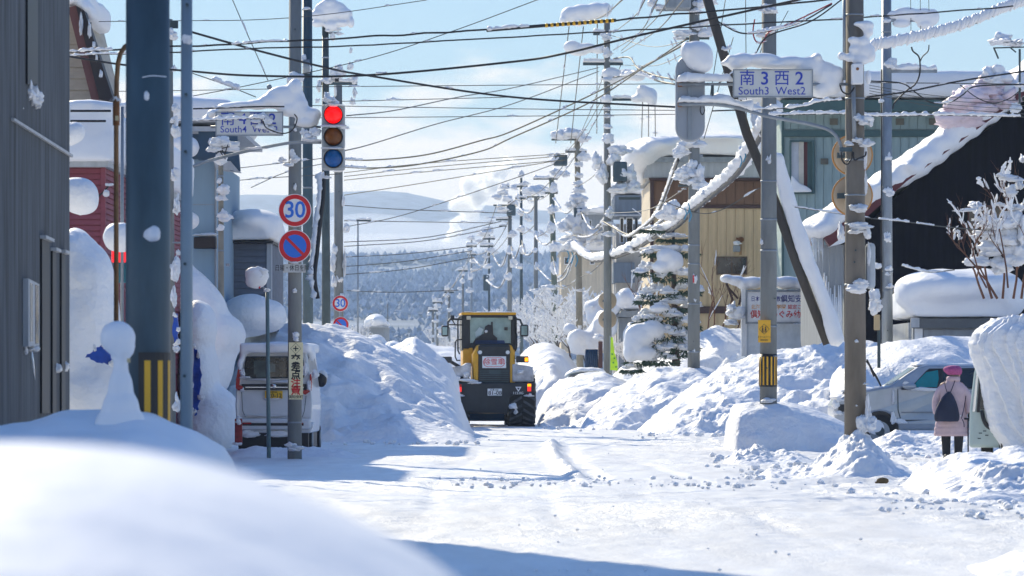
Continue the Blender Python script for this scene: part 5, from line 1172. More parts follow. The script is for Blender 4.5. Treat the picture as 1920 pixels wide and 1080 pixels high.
cable('thin wire high over the pole with round signs', [(130, 41), (320, 39), (480, 37), (620, 26), (800, 0)], 75, .8, CABLET, bits=3)
cable('thin wire slanting up from the South4 sign to the sky', [(362, 180), (480, 157), (690, 110), (850, 58), (1020, -5)], 80, .9, CABLET, bits=2)
cable('short slack wire carrying a flat slab of snow near the South4 sign', [(360, 137), (420, 158), (480, 182)], 70, 1.0, CABLET, snow=((.3, .78, 6),))
cable('guy wire dropping steeply onto the South4 sign arm', [(434, -5), (462, 60), (480, 100), (503, 152)], 72, .9, CABLET, bits=3)
o = cable('chain of insulators hanging from the guy wire to the signal arm', [(503, 160), (520, 180), (534, 200), (550, 214)], 68, 1.6, STEELG, name='insulator_chain', bits=6)
for c_, r_ in (((505, 163), 5), ((512, 170), 4)): obj('insulator', MB().ell(P(*c_, 68), (W(r_, 68),) * 3), STEELG, o, smooth=True)
cable('drop cable looping from the signal arm', [(315, 228), (480, 222), (492, 226), (500, 240), (528, 250), (548, 244), (557, 224), (552, 214)], 65, 1.3, snow=((.0, .3, 4),))
cable('black cable lying on the snow above the South4 sign', [(362, 204), (430, 202), (480, 200), (533, 200)], 65.4, 1.5, bits=4)
for i, (pts, Y) in enumerate((([(560, 163), (800, 161), (1270, 157)], 90), ([(585, 198), (960, 204), (1270, 207)], 92), ([(600, 221), (960, 218), (1290, 214)], 94), ([(640, 190), (765, 187), (960, 182)], 98), ([(130, 172), (320, 170), (560, 166)], 95))):
    cable(('upper thin level wire crossing between the two signals', 'middle thin level wire crossing between the two signals', 'lowest thin level wire crossing between the two signals', 'thin wire with a small snow sleeve near the signal', 'thin level wire behind the striped pole')[i], pts, Y, .8, CABLET, bits=2, snow=((.36, .46, 3.4),) if i == 3 else ())
cable('thin rising wire from the signal to the snow hung pole arm', [(480, 157), (650, 217), (740, 207), (860, 182), (960, 165), (1122, 127)][1:], (90, 148), 1.0, CABLET)
cable('long thin wire rising from the red lamp level', [(640, 284), (697, 270), (820, 232), (960, 195), (1122, 134)], (92, 148), 1.0, CABLET)
cable('tan cable sagging from the lower signal lamp up to the school pole', [(640, 299), (700, 300), (800, 290), (900, 264), (960, 246), (1100, 182), (1200, 130), (1290, 72)], (92, 112), 1.4, CABLEY, bits=6, snow=((.02, .1, 2.4),))
cable('second tan cable sagging just beneath the first', [(640, 313), (700, 315), (780, 309), (900, 284), (960, 258), (1110, 190), (1210, 125), (1290, 80)], (92, 112), 1.4, CABLEY, bits=6, snow=((.02, .12, 2.4),))
low = [([(645, 324), (800, 306), (1060, 288)], 0), ([(645, 331), (800, 314), (1060, 292)], 0), ([(645, 338), (800, 322), (1060, 300)], 0), ([(645, 366), (800, 342), (1040, 302)], 0), ([(645, 426), (760, 402), (960, 336), (1060, 300)], 1), ([(645, 414), (780, 416), (930, 418)], 2), ([(645, 385), (760, 393), (960, 400)], 2), ([(645, 454), (800, 445), (940, 415)], 3), ([(645, 462), (800, 451), (945, 424)], 3), ([(645, 482), (760, 476), (885, 462)], 3), ([(645, 500), (760, 490), (885, 470)], 3), ([(645, 515), (760, 505), (890, 482)], 3), ([(650, 545), (740, 548), (860, 544)], 3), ([(470, 352), (540, 322), (640, 300)], 4), ([(440, 316), (560, 302), (640, 293)], 4), ([(420, 340), (530, 332), (640, 326)], 4)]
for pts, k in low:
    lab = ('thin bare power wire crossing the bright cloud above the ridge', 'long wire rising steeply past the far street lamp', 'level wire strung past the far street lamp', 'faint far wire hanging in front of the wooded slope', 'thin wire passing behind the pole with round signs')[k]
    cable(lab, pts, 130 if k < 3 else 200 if k == 3 else 95, .8 if k != 3 else .9, CABLEY if k == 0 else CABLET, group='' if k in (1,) else lab.replace('wire', 'wires', 1).split(' in front')[0], bits=3)
# high tension wires coming down to the tall snow hung pole
for i, (a, b, c_) in enumerate((((1172, -5), (1130, 30), (1095, 42)), ((1212, -5), (1190, 30), (1150, 62)), ((1242, -20), (1200, 60), (1150, 94)), ((1260, -10), (1225, 40), (1165, 95)), ((1290, -10), (1230, 58), (1165, 100)))):
    cable('high tension wire sweeping down to the tall snow hung pole', [a, b, c_], (60, 148), 1.0, CABLET, group='high tension wires sweeping down to the tall pole', bits=2)
for i, (a, b) in enumerate((((1067, 50), (1042, 268)), ((1094, 50), (1070, 268)), ((1120, 45), (1119, 250)), ((1205, 190), (1203, 262)), ((1216, 192), (1216, 262)), ((1228, 192), (1229, 262)))):
    cable('upright tie wire hanging from the arms of the tall snow hung pole', [a, b], (148, 170), .9, CABLET, group='upright tie wires hanging from the tall pole', bits=1)
for p0, p1 in (((1360, 0), (1330, 190)), ((1398, 0), (1400, 270)), ((1478, 20), (1440, 90)), ((1450, 18), (1425, 100)), ((1375, 70), (1320, 260))):
    cable('steep thin wire hanging beside the leaning pole', [p0, p1], 90, .8, CABLET, group='steep thin wires beside the leaning pole')
# right part of the sky
o = cable('heavy coiled cable thick with ridged snow at the upper corner', [(1632, 92), (1700, 78), (1800, 52), (1880, 20), (1935, -2)], 60, 4, CABLE)
q = crom([P(a, b, 59.9) for a, b in ((1632, 88), (1700, 76), (1800, 50), (1880, 18), (1940, -4))], 90)
mb = MB()
for k in range(0, len(q) - 1, 3):
    p = q[k]; s = .085 * (1 + .45 * mn.noise(Vector((k * .17, 0, 0)))); c_ = p + Vector((0, 0, .03))
    d = (q[min(k + 1, len(q) - 1)] - q[k]).normalized(); vs = []
    for (x, y, z) in ICO[2][0]: vs.append(c_ + d * (x * s * .36 + z * s * .45) + Vector((0, y * s * .9, 0)) + Vector((0, 0, z * s * (1.1 + .3 * mn.noise(Vector((k * .6, 3, 0)))))))
    mb.add(vs, ICO[2][1])
obj('snow_load', mb, SNOWF, o, smooth=True)
cable('black cable rising to the aerial from the brown pole', [(1625, 182), (1700, 172), (1800, 152), (1925, 133)], 60, 1.8, bits=2)
cable('snow laden pair of cables crossing below the meter box', [(1440, 217), (1500, 214), (1584, 213), (1640, 217), (1780, 216), (1930, 219)], 62, 1.7, snow=((.0, .98, 4.5),))
cable('second snow laden cable close behind the South3 sign', [(1335, 208), (1440, 204), (1500, 200), (1540, 190), (1584, 187)], 64, 1.5, snow=((.15, .98, 4.5),))
cable('slack cable looping beneath the crossarm pole', [(1632, 152), (1690, 156), (1715, 172), (1745, 192), (1780, 192), (1805, 178), (1830, 162), (1925, 158)], 63, 1.4, bits=4, snow=((.5, .62, 3),))
cable('second slack loop hanging beside the pink tinted snow', [(1800, 159), (1830, 182), (1860, 193), (1890, 186), (1915, 168)], 63, 1.0)
for i in range(4): cable('fine parallel wire behind the brown pole', [(1630, 160 + i * 5), (1760, 180 + i * 7), (1925, 190 + i * 8)], 72, .6, CABLET, group='fine parallel wires behind the brown pole')
cable('thin level wire along the white roof snow', [(1632, 155), (1760, 156), (1930, 158)], 66, 1.0, CABLET, bits=8)
cable('snow tufted wire sloping down across the dark gable', [(1490, 388), (1584, 402), (1640, 410), (1700, 416), (1760, 424), (1850, 432)], 80, 1.2, CABLET, snow=((.05, .3, 2.4), (.42, .62, 3), (.66, .78, 2.4)), bits=8)
cable('snowy wire low across the dark gable', [(1690, 498), (1740, 510), (1790, 506)], 90, 1.2, CABLET, snow=((0, .5, 3),), bits=8)
cable('slender wire crossing the tan building', [(1235, 375), (1330, 400), (1425, 352)], 110, .9, CABLET, bits=4)
cable('rusty red cable curling beside the school sign pole', [(1415, 36), (1412, 60), (1418, 78), (1432, 78), (1442, 60), (1490, 40), (1560, 6)], 76, 1.3, pm('red_cable', (0.35, 0.02, 0.04), .5), bits=4)
cable('snowy service cable sloping down from the brown pole top', [(1345, 40), (1390, 62), (1440, 58), (1500, 42), (1560, 8)], 76, 1.6, snow=((.3, .8, 4),), bits=6)
cable('bare service cable crossing over the meter pole', [(1345, 158), (1410, 108), (1440, 68), (1520, 40), (1584, -5)], 70, 1.5, bits=3)
cable('wire steeply climbing to the transformer', [(1195, 130), (1255, 98), (1290, 78)], (148, 112), 1.2, CABLE, bits=3)
cable('tangled black lead between the transformer pole and tall pole', [(1150, 110), (1180, 108), (1196, 128), (1230, 142), (1265, 150), (1275, 158)], (146, 114), 1.6, CABLE, bits=8)
cable('second tangled lead reaching the back of the signal', [(1150, 145), (1200, 140), (1235, 152), (1276, 160)], (146, 114), 1.8, CABLE, snow=((.1, .6, 5),))
# telephone cable heavy with snow, pole to pole down the street
o = cable('thick telephone cable wrapped in snow swooping down the street', [(1450, 210), (1425, 258), (1385, 322), (1345, 358), (1300, 395), (1268, 425), (1232, 442), (1190, 468), (1150, 483), (1108, 488), (1075, 462)], (77, 84, 92, 100, 112, 120, 128, 138, 148, 160, 180), 4.2, CABLE)
qq = crom([P(a, b, d) for (a, b), d in zip([(1450, 205), (1425, 252), (1385, 316), (1345, 352), (1300, 388), (1268, 418), (1232, 436), (1190, 462), (1150, 478), (1108, 484), (1075, 458)], (77, 84, 92, 100, 112, 120, 128, 138, 148, 160, 180))], 10)
obj('snow_load', roll(qq, .17, .15, .55, .9, n=12, seed=4, lift=.25), SNOWF, o, smooth=True)
for (px, py, Y, rx, rz) in ((1256, 402, 117, 18, 20), (1262, 385, 117, 12, 10), (1186, 468, 138, 12, 9), (1345, 340, 99, 10, 9), (1392, 285, 90, 10, 10), (1400, 262, 88, 8, 12), (1368, 320, 94, 9, 8), (1325, 365, 104, 12, 9), (1240, 440, 125, 9, 7), (1070, 462, 178, 14, 12), (1222, 448, 130, 7, 6), (1420, 235, 84, 8, 12)): clump(o, px, py, Y - .3, rx, rz)
for (px, py, Y) in ((1395, 290, 88), (1388, 300, 88), (1290, 388, 110), (1284, 398, 110), (1072, 480, 178), (1064, 478, 178), (1402, 280, 88), (1293, 402, 110), (1080, 486, 178)):
    obj('marker_ribbon', MB().tube(crom([P(px, py - 8, Y), P(px + 3, py + 2, Y), P(px - 1, py + 14, Y)]), W(1.2, Y), 5), pm('cyan_ribbon', (0.05, 0.28, 0.45), .5), o)
cable('slack snowy cable between the transformer pole and the street trees', [(1275, 290), (1262, 320), (1240, 380), (1215, 420), (1180, 440), (1130, 415)], (112, 148), 1.8, CABLE, snow=((.05, .7, 2.6),))
cable('lower slack snowy cable near the narrow windows', [(1272, 300), (1255, 345), (1232, 400), (1200, 430), (1172, 443), (1140, 412)], (112, 150), 2, CABLE, snow=((.1, .95, 3),))
cable('loop of snowy cable in front of the tan building corner', [(1300, 380), (1276, 400), (1244, 412), (1210, 440), (1170, 443)], (112, 150), 1.6, CABLE, snow=((.3, .95, 3),))
SP_ = ['tan footed pole down to the green grey pole', 'tan footed pole low toward the domed arm pole', 'green grey pole to the domed arm pole', 'domed arm pole to the ragged snow pole', 'ragged snow pole to the steel box pole', 'steel box pole to the slanted slab pole', 'slanted slab pole to the farthest ragged pole', 'steel box pole in a low deep loop', 'tall snow hung pole to the tan footed pole', 'tan footed pole high to the green grey pole', 'crossarm of the domed pole to the ragged pole', 'tall snow hung pole in a long low loop']
for i, (pts, Y) in enumerate((([(1085, 465), (1062, 505), (1046, 520), (1036, 480)], (182, 205)), ([(1075, 480), (1060, 520), (1035, 528), (1005, 500)], (182, 240)), ([(1036, 450), (1022, 460), (1010, 452), (1004, 440)], (205, 240)), ([(1004, 440), (1000, 470), (985, 478), (978, 450)], (240, 275)), ([(978, 452), (965, 485), (958, 460)], (275, 290)), ([(956, 455), (940, 500), (920, 470)], (290, 360)), ([(917, 470), (905, 500), (884, 480)], (360, 400)), ([(956, 500), (935, 540), (905, 520)], (290, 370)), ([(1140, 405), (1110, 430), (1088, 395)], (148, 182)), ([(1084, 380), (1060, 400), (1036, 370)], (182, 205)), ([(1010, 372), (990, 400), (966, 385)], (240, 280)), ([(1140, 415), (1100, 445), (1050, 430), (1036, 400)], (148, 205)))):
    cable('snow wrapped cable sagging from ' + SP_[i], pts, Y, 1.0, CABLE, snow=tuple((k * .24 + .02, k * .24 + random.uniform(.12, .24), random.uniform(1.1, 1.9)) for k in range(4)), group='snow wrapped cables sagging between the receding street poles')

# finer straight leads between the receding poles
FW = [((1139, 120), (1080, 270), 148, 182), ((1165, 120), (1096, 263), 148, 182), ((1128, 188), (1062, 286), 148, 182), ((1080, 268), (1034, 338), 182, 205), ((1095, 264), (1044, 337), 182, 205), ((1034, 338), (990, 370), 205, 240), ((1044, 345), (1018, 372), 205, 240), ((990, 371), (966, 374), 240, 275), ((1018, 372), (986, 374), 240, 275), ((966, 376), (930, 388), 275, 290), ((930, 388), (906, 450), 290, 360), ((955, 412), (926, 462), 290, 360), ((906, 450), (876, 464), 360, 400), ((925, 462), (892, 478), 360, 400), ((1138, 300), (1084, 350), 148, 182), ((1138, 430), (1086, 440), 148, 182), ((1086, 440), (1038, 452), 182, 205), ((1038, 420), (1004, 446), 205, 240), ((1004, 420), (978, 440), 240, 275), ((884, 470), (842, 550), 400, 380), ((884, 480), (820, 568), 400, 345), ((842, 552), (812, 585), 380, 330), ((1300, 90), (1168, 122), 112, 148), ((1300, 72), (1145, 66), 112, 148), ((1290, 350), (1142, 400), 112, 148), ((1140, 480), (1088, 520), 148, 182), ((1088, 520), (1042, 540), 182, 205), ((1042, 545), (1005, 560), 205, 240), ((955, 440), (917, 480), 290, 360), ((917, 490), (884, 510), 360, 400)]
for k, (a, b, ya, yb) in enumerate(FW):
    cable('fine lead strung between the receding street poles', [a, ((a[0] + b[0]) / 2, (a[1] + b[1]) / 2 + abs(a[0] - b[0]) * .12), b], (ya, yb), .7, CABLE if k % 2 else CABLET, group='fine leads strung between the receding street poles', bits=3)
# ------------------------------------------------------------------ vehicles
def place(root, x, y, rot):
    root.location = (x, y, 0); root.rotation_euler = (0, 0, rot)
def L(name, mb, mat, par, smooth=False, bevel=0.0): return obj(name, mb, mat, par, smooth, world=False, bevel=bevel)
def wheel(par, x, y, r, w_, axis_x=True, rimr=.6, chev=0):
    """tyre whose axle runs along local X"""
    o = L('wheel', MB().tube([(x - w_ / 2, y, r), (x - w_ * .42, y, r), (x + w_ * .42, y, r), (x + w_ / 2, y, r)], [r * .9, r, r, r * .9], 28), RUBBER, par, smooth=False)
    L('rim', MB().tube([(x - w_ / 2 - .01, y, r), (x + w_ / 2 + .01, y, r)], r * rimr, 20), STEELG, o, smooth=True)
    if chev:
        mb = MB(); n = chev
        for k in range(n):
            for sgn in (-1, 1):
                a0 = 2 * math.pi * (k + (.5 if sgn > 0 else 0)) / n
                vs = []
                for (u, da) in ((0.02, 0), (w_ * .5, .30)):
                    for dd in (-.055, .055):
                        for rr in (r * .98, r * 1.045):
                            a = a0 + da + dd
                            vs.append((x + sgn * u, y + rr * math.cos(a), r + rr * math.sin(a)))
                mb.add(vs, [(0,1,3,2),(4,6,7,5),(0,4,5,1),(2,3,7,6),(1,5,7,3),(0,2,6,4)])
        q = L('tread_lug', mb, pm('tread_dusty', (.075, .078, .085), .85, var=.5, vs=9), o); q['kind'] = 'stuff'
    return o
def loader():
    YEL = pm('loader_yellow', (0.72, 0.36, 0.015), 0.4, var=.12); DK = pm('loader_black', (0.022, 0.024, 0.028), 0.5, var=.35); DIRT = pm('snow_caked_grey', (0.30, 0.30, 0.31), 0.7, var=.3, vs=5, col2=(0.62, 0.63, 0.66))
    TG = pm('teal_glass', (0.04, 0.13, 0.14), 0.08, var=.5, vs=1.6, col2=(0.25, 0.42, 0.44), spec=.7)
    t = thing('wheel_loader', 'yellow and black wheel loader clearing snow seen from behind', 'wheel loader')
    U = 112.0 / FP; cx = 928
    def B(mb, a, b, c, d, y0, y1): return mb.box((a - cx) * U, (c - cx) * U, y0, y1, (803 - d) * U, (803 - b) * U)   # local: photo pixels at 112 m
    b = L('counterweight', MB().prism([((868 - cx) * U, .42), ((952 - cx) * U, .36), ((958 - cx) * U, .9), ((1001 - cx) * U, .98), ((1003 - cx) * U, 1.28), ((865 - cx) * U, 1.28), ((865 - cx) * U, .9)], -.25, .6), DK, t, bevel=.05)
    L('lower_guard', B(MB(), 872, 752, 952, 779, -.12, .5), DK, b, bevel=.03)
    hd = L('engine_hood', MB().prism([((892 - cx) * U, 1.2), ((966 - cx) * U, 1.2), ((966 - cx) * U, 2.1), ((960 - cx) * U, 2.38), ((899 - cx) * U, 2.38), ((890 - cx) * U, 2.1)], 0, 1.9), YEL, t, bevel=.05)
    gr = L('grille_panel', B(MB(), 900, 650, 957, 723, -.05, .05), DK, hd, bevel=.05)
    for k in range(6): L('grille_slat', B(MB(), 903, 698 + k * 4, 954, 700 + k * 4, -.075, -.04), STEELD, gr)
    L('hood_badge', B(MB(), 920, 697, 940, 705, -.08, -.04), STEELD, gr)
    for x in (903, 952.5):
        hl = L('headlight', MB().disc(((x - cx) * U, 0, (803 - 664) * U), 3.9 * U, -.1, 0, 20), WHITE, t); L('light_rim', MB().ring(((x - cx) * U, 0, (803 - 664) * U), 3.6 * U, 4.8 * U, -.11, 0, 20), STEELD, hl)
    pl = L('sign_board', B(MB(), 907, 671.5, 949.5, 693.5, -.12, -.09), WHITE, t, bevel=.004)
    L('lettering', text_mb('除雪車', 0.0, -.124, (803 - 682.5) * U, 11 * U * 1.15, 1.0, .004), INKR, pl)
    r_ = MB(); q = []
    for rr in (9.0, 8.1):
        row = []
        for k in range(24):
            a = 2 * math.pi * k / 24; row.append(((928 - cx + (10.5 if math.cos(a) > 0 else -10.5) + rr * math.cos(a)) * U, -.124, (803 - 682.5 + rr * math.sin(a)) * U))
        q += row
    r_.add(q, [(k, (k + 1) % 24, 24 + (k + 1) % 24, 24 + k) for k in range(24)]); L('rounded_border', r_, INKR, pl)
    # cab
    cb = L('cab_frame', B(B(B(B(MB(), 873, 592, 888, 660, 1.0, 2.7), 962, 592, 971, 660, 1.0, 2.7), 888, 592, 962, 598, 1.0, 2.7), 888, 646, 962, 660, 1.02, 2.7), DK, t, bevel=.03)
    L('cab_side', B(MB(), 875, 655, 893, 690, 1.0, 2.6), YEL, t, bevel=.02); L('cab_side', B(MB(), 961, 658, 969, 690, 1.0, 2.6), YEL, t, bevel=.02)
    L('roof', B(MB(), 872, 588, 971, 593, .85, 2.85), YEL, cb, bevel=.03)
    L('roof_frame', B(MB(), 874, 593, 970, 596, .9, 2.8), DK, cb)
    gl = L('rear_glass', B(MB(), 887, 597, 963, 648, 1.06, 1.08), TG, t)
    for (p_, m_) in (([(893, 646), (900, 634), (913, 628), (915, 615), (921, 611), (926, 612), (926, 606), (929, 606), (929, 612), (930, 630), (937, 636), (937, 646)], DK), ([(950, 616), (956, 616), (956, 622), (950, 622)], DK), ([(898, 641), (950, 641), (951, 647), (897, 647)], pm('seat_blue', (.02, .05, .16), .6)), ([(897, 626), (905, 616), (912, 620), (908, 631), (899, 638)], pm('pale_cab_patch', (.4, .5, .52), .5))):  # flat shapes set just before the rear glass, one of them pale
        pts = [((a - cx) * U, (803 - bb) * U) for a, bb in p_][::-1]; L('cab_interior', MB().prism(pts, 1.02, 1.05), m_, gl)
    L('operator_head', MB().ell(((917 - cx) * U, 1.0, (803 - 624) * U), (.045, .03, .045)), WHITE, gl, smooth=True)
    for x in (882, 957): L('work_lamp', B(MB(), x - .5, 595, x + 7, 602, .82, .95), pm('cream_lamp', (.6, .55, .42), .4), t, bevel=.02)
    tb = lambda pts, r, par=t, m=DK, nm='guard_rail': L(nm, MB().tube([((a - cx) * U, y, (803 - bb) * U) for a, bb, y in pts], r, 8), m, par, smooth=True)
    tb([(874, 597, .95), (868, 597, .95), (866, 605, .95), (866, 660, .95), (869, 667, .95)], .022); tb([(874, 639, .9), (864, 640, .9), (861, 645, .9), (861, 672, .9), (864, 679, .9), (870, 679, .9)], .02)
    tb([(968, 595, .95), (971, 598, .95), (971, 630, .95)], .02); tb([(972, 628, .95), (972, 655, .95), (969, 662, .95)], .02)
    for (sx, pts, mx_) in ((-1, [(873, 601, .95), (852, 601, .9), (848, 606, .9), (848, 618, .9)], (836, 613, 849, 634)), (1, [(968, 600, .95), (978, 602, .9), (980, 608, .9), (982, 612, .9)], (978, 611, 993, 634)), ):
        tb(pts, .028, nm='mirror_arm'); mr = L('mirror', B(MB(), *mx_, .85, .97), DK, t, bevel=.05)
        L('mirror_glass', B(MB(), mx_[0] + 2, mx_[1] + 3, mx_[2] - 2.5, mx_[3] - 3, .835, .85), TG, mr, bevel=.004)
    tb([(873, 612, .95), (849, 611, .92)], .02, nm='mirror_arm'); L('beacon', MB().cyl((856 - cx) * U, .9, (803 - 602) * U, (803 - 594) * U, .055, n=14), DK, t, smooth=True)
    tb([(855, 601, .9), (861, 612, .9), (873, 612, .9)], .018)
    # side lamps, fenders
    lb = L('lamp_bar', B(MB(), 829, 672, 853, 684, -.1, .15), DK, t, bevel=.03); L('turn_lamp', B(MB(), 829.5, 675, 835, 681, -.12, -.08), pm('lamp_red_dull', (.45, .02, .01), .3), lb)
    rb = L('lamp_bar', B(MB(), 968, 671, 990, 683, -.1, .15), DK, t, bevel=.03); L('turn_lamp', B(MB(), 983, 674, 989, 681, -.12, -.08), pm('lamp_orange_lit', (.9, .3, .0), .3, emit=(1, .32, .0), es=1.6), rb)
    tb([(852, 682, 0), (868, 692, .1), (872, 697, .1)], .05, nm='lamp_strut')
    L('fender', MB().prism([((848 - cx) * U, 1.45), ((886 - cx) * U, 1.45), ((888 - cx) * U, 1.85), ((880 - cx) * U, 1.86), ((872 - cx) * U, 1.78), ((847 - cx) * U, 1.72)], -.05, .9), DIRT, t, bevel=.04)
    L('fender', MB().prism([((961 - cx) * U, 1.3), ((999 - cx) * U, 1.3), ((999 - cx) * U, 1.66), ((992 - cx) * U, 1.76), ((961 - cx) * U, 1.83)], -.05, .9), DIRT, t, bevel=.04)
    # rear lamps
    for x, top in ((862.5, 724), (986.5, 723)):
        lm = L('tail_lamp', B(MB(), x, top, x + 7.5, top + 22, -.3, -.24), DK, t, bevel=.01)
        L('stop_lens', B(MB(), x + .5, top + 5, x + 7, top + 14, -.32, -.29), pm('lamp_red_lit', (.8, .01, .01), .3, emit=(1, .03, .02), es=.7), lm)
        L('indicator_lens', B(MB(), x + .5, top, x + 7, top + 5, -.32, -.29), pm('lamp_orange_lit', (.9, .3, .0), .3) if x > 900 else pm('lamp_red_dull', (.45, .02, .01), .3), lm)
        L('reflector', B(MB(), x + 1, top + 19, x + 6.5, top + 21.5, -.32, -.29), pm('lamp_red_dull', (.45, .02, .01), .3), lm)
    np_ = L('number_plate', B(MB(), 916, 732, 941.5, 745, -.28, -.25), WHITE, t, bevel=.004)
    L('lettering', text_mb('81-08', .02, -.285, (803 - 740.5) * U, 9.6 * U * 1.1, 1, .01), INKK, np_); L('lettering', text_mb('札幌 000', 0, -.285, (803 - 734.5) * U, 3.6 * U * 1.1, 1, .01), INKK, np_)
    tr = MB(); c = (971, 732.5); out = [(-5.5, 4), (5.5, 4), (0, -5.5)]; vs = [((c[0] - cx + a) * U, -.256, (803 - c[1] + b) * U) for a, b in out] + [((c[0] - cx + a * .45) * U, -.256, (803 - c[1] + b * .45 + .4) * U) for a, b in out]
    L('triangle_mark', tr.add(vs, [(0, 1, 4, 3), (1, 2, 5, 4), (2, 0, 3, 5)]), WHITE, t)
    L('lettering', text_mb('113.0G', (970.5 - cx) * U, -.256, (803 - 740.5) * U, 6.5 * U, 1, .01), WHITE, t)
    wheel(t, (979 - cx) * U, .55, .74, .74, chev=19); wheel(t, (864 - cx) * U, .55, .74, .66, chev=19)
    wheel(t, (975 - cx) * U, 3.5, .76, .52, chev=17); wheel(t, (872 - cx) * U, 3.5, .76, .52, chev=17)
    L('front_frame', MB().box(-.5, .5, 1.9, 4.2, .7, 1.4), YEL, t, bevel=.05)
    bk = L('plough_blade', MB().prism([((812 - cx) * U, 1.45), ((828 - cx) * U, 1.42), ((829 - cx) * U, 1.9), ((813 - cx) * U, 1.88)], 4.3, 4.7).prism([((815 - cx) * U, .1), ((1010 - cx) * U, .1), ((1010 - cx) * U, 1.3), ((815 - cx) * U, 1.4)], 4.6, 5.0), pm('blade_blue', (.02, .09, .2), .5), t, bevel=.03)
    L('step_box', B(MB(), 836, 704, 850, 722, .3, 1.2), YEL, t, bevel=.03)
    for (a, b2, rx, rz, y) in ((868, 698, 17, 3, .2), (840, 700, 16, 10, 1.5), (828, 690, 14, 9, 3), (882, 717, 18, 4, -.15), (893, 722, 12, 3, -.2), (845, 712, 10, 8, .6), (990, 694, 10, 3, .2), (975, 702, 6, 5, -.08), (990, 745, 9, 3, -.28), (962, 766, 7, 7, -.27), (966, 776, 3, 6, -.27), (868, 745, 7, 3, -.28), (922, 588, 30, 2, 1.6), (960, 588, 14, 2, 1.6), (890, 588, 12, 2, 1.4), (860, 715, 8, 8, -.07), (878, 708, 5, 7, -.07)):
        o = bpy.data.objects.new('snow_clump', random.choice(CL)); C.objects.link(o); o.parent = t; o.location = ((a - cx) * U, y, (803 - b2) * U); o.scale = (rx * U, .12, rz * U)
    place(t, PX(cx - 2, 112), 112, rad(3)); t.scale = (1.05, 1, 1)
loader()

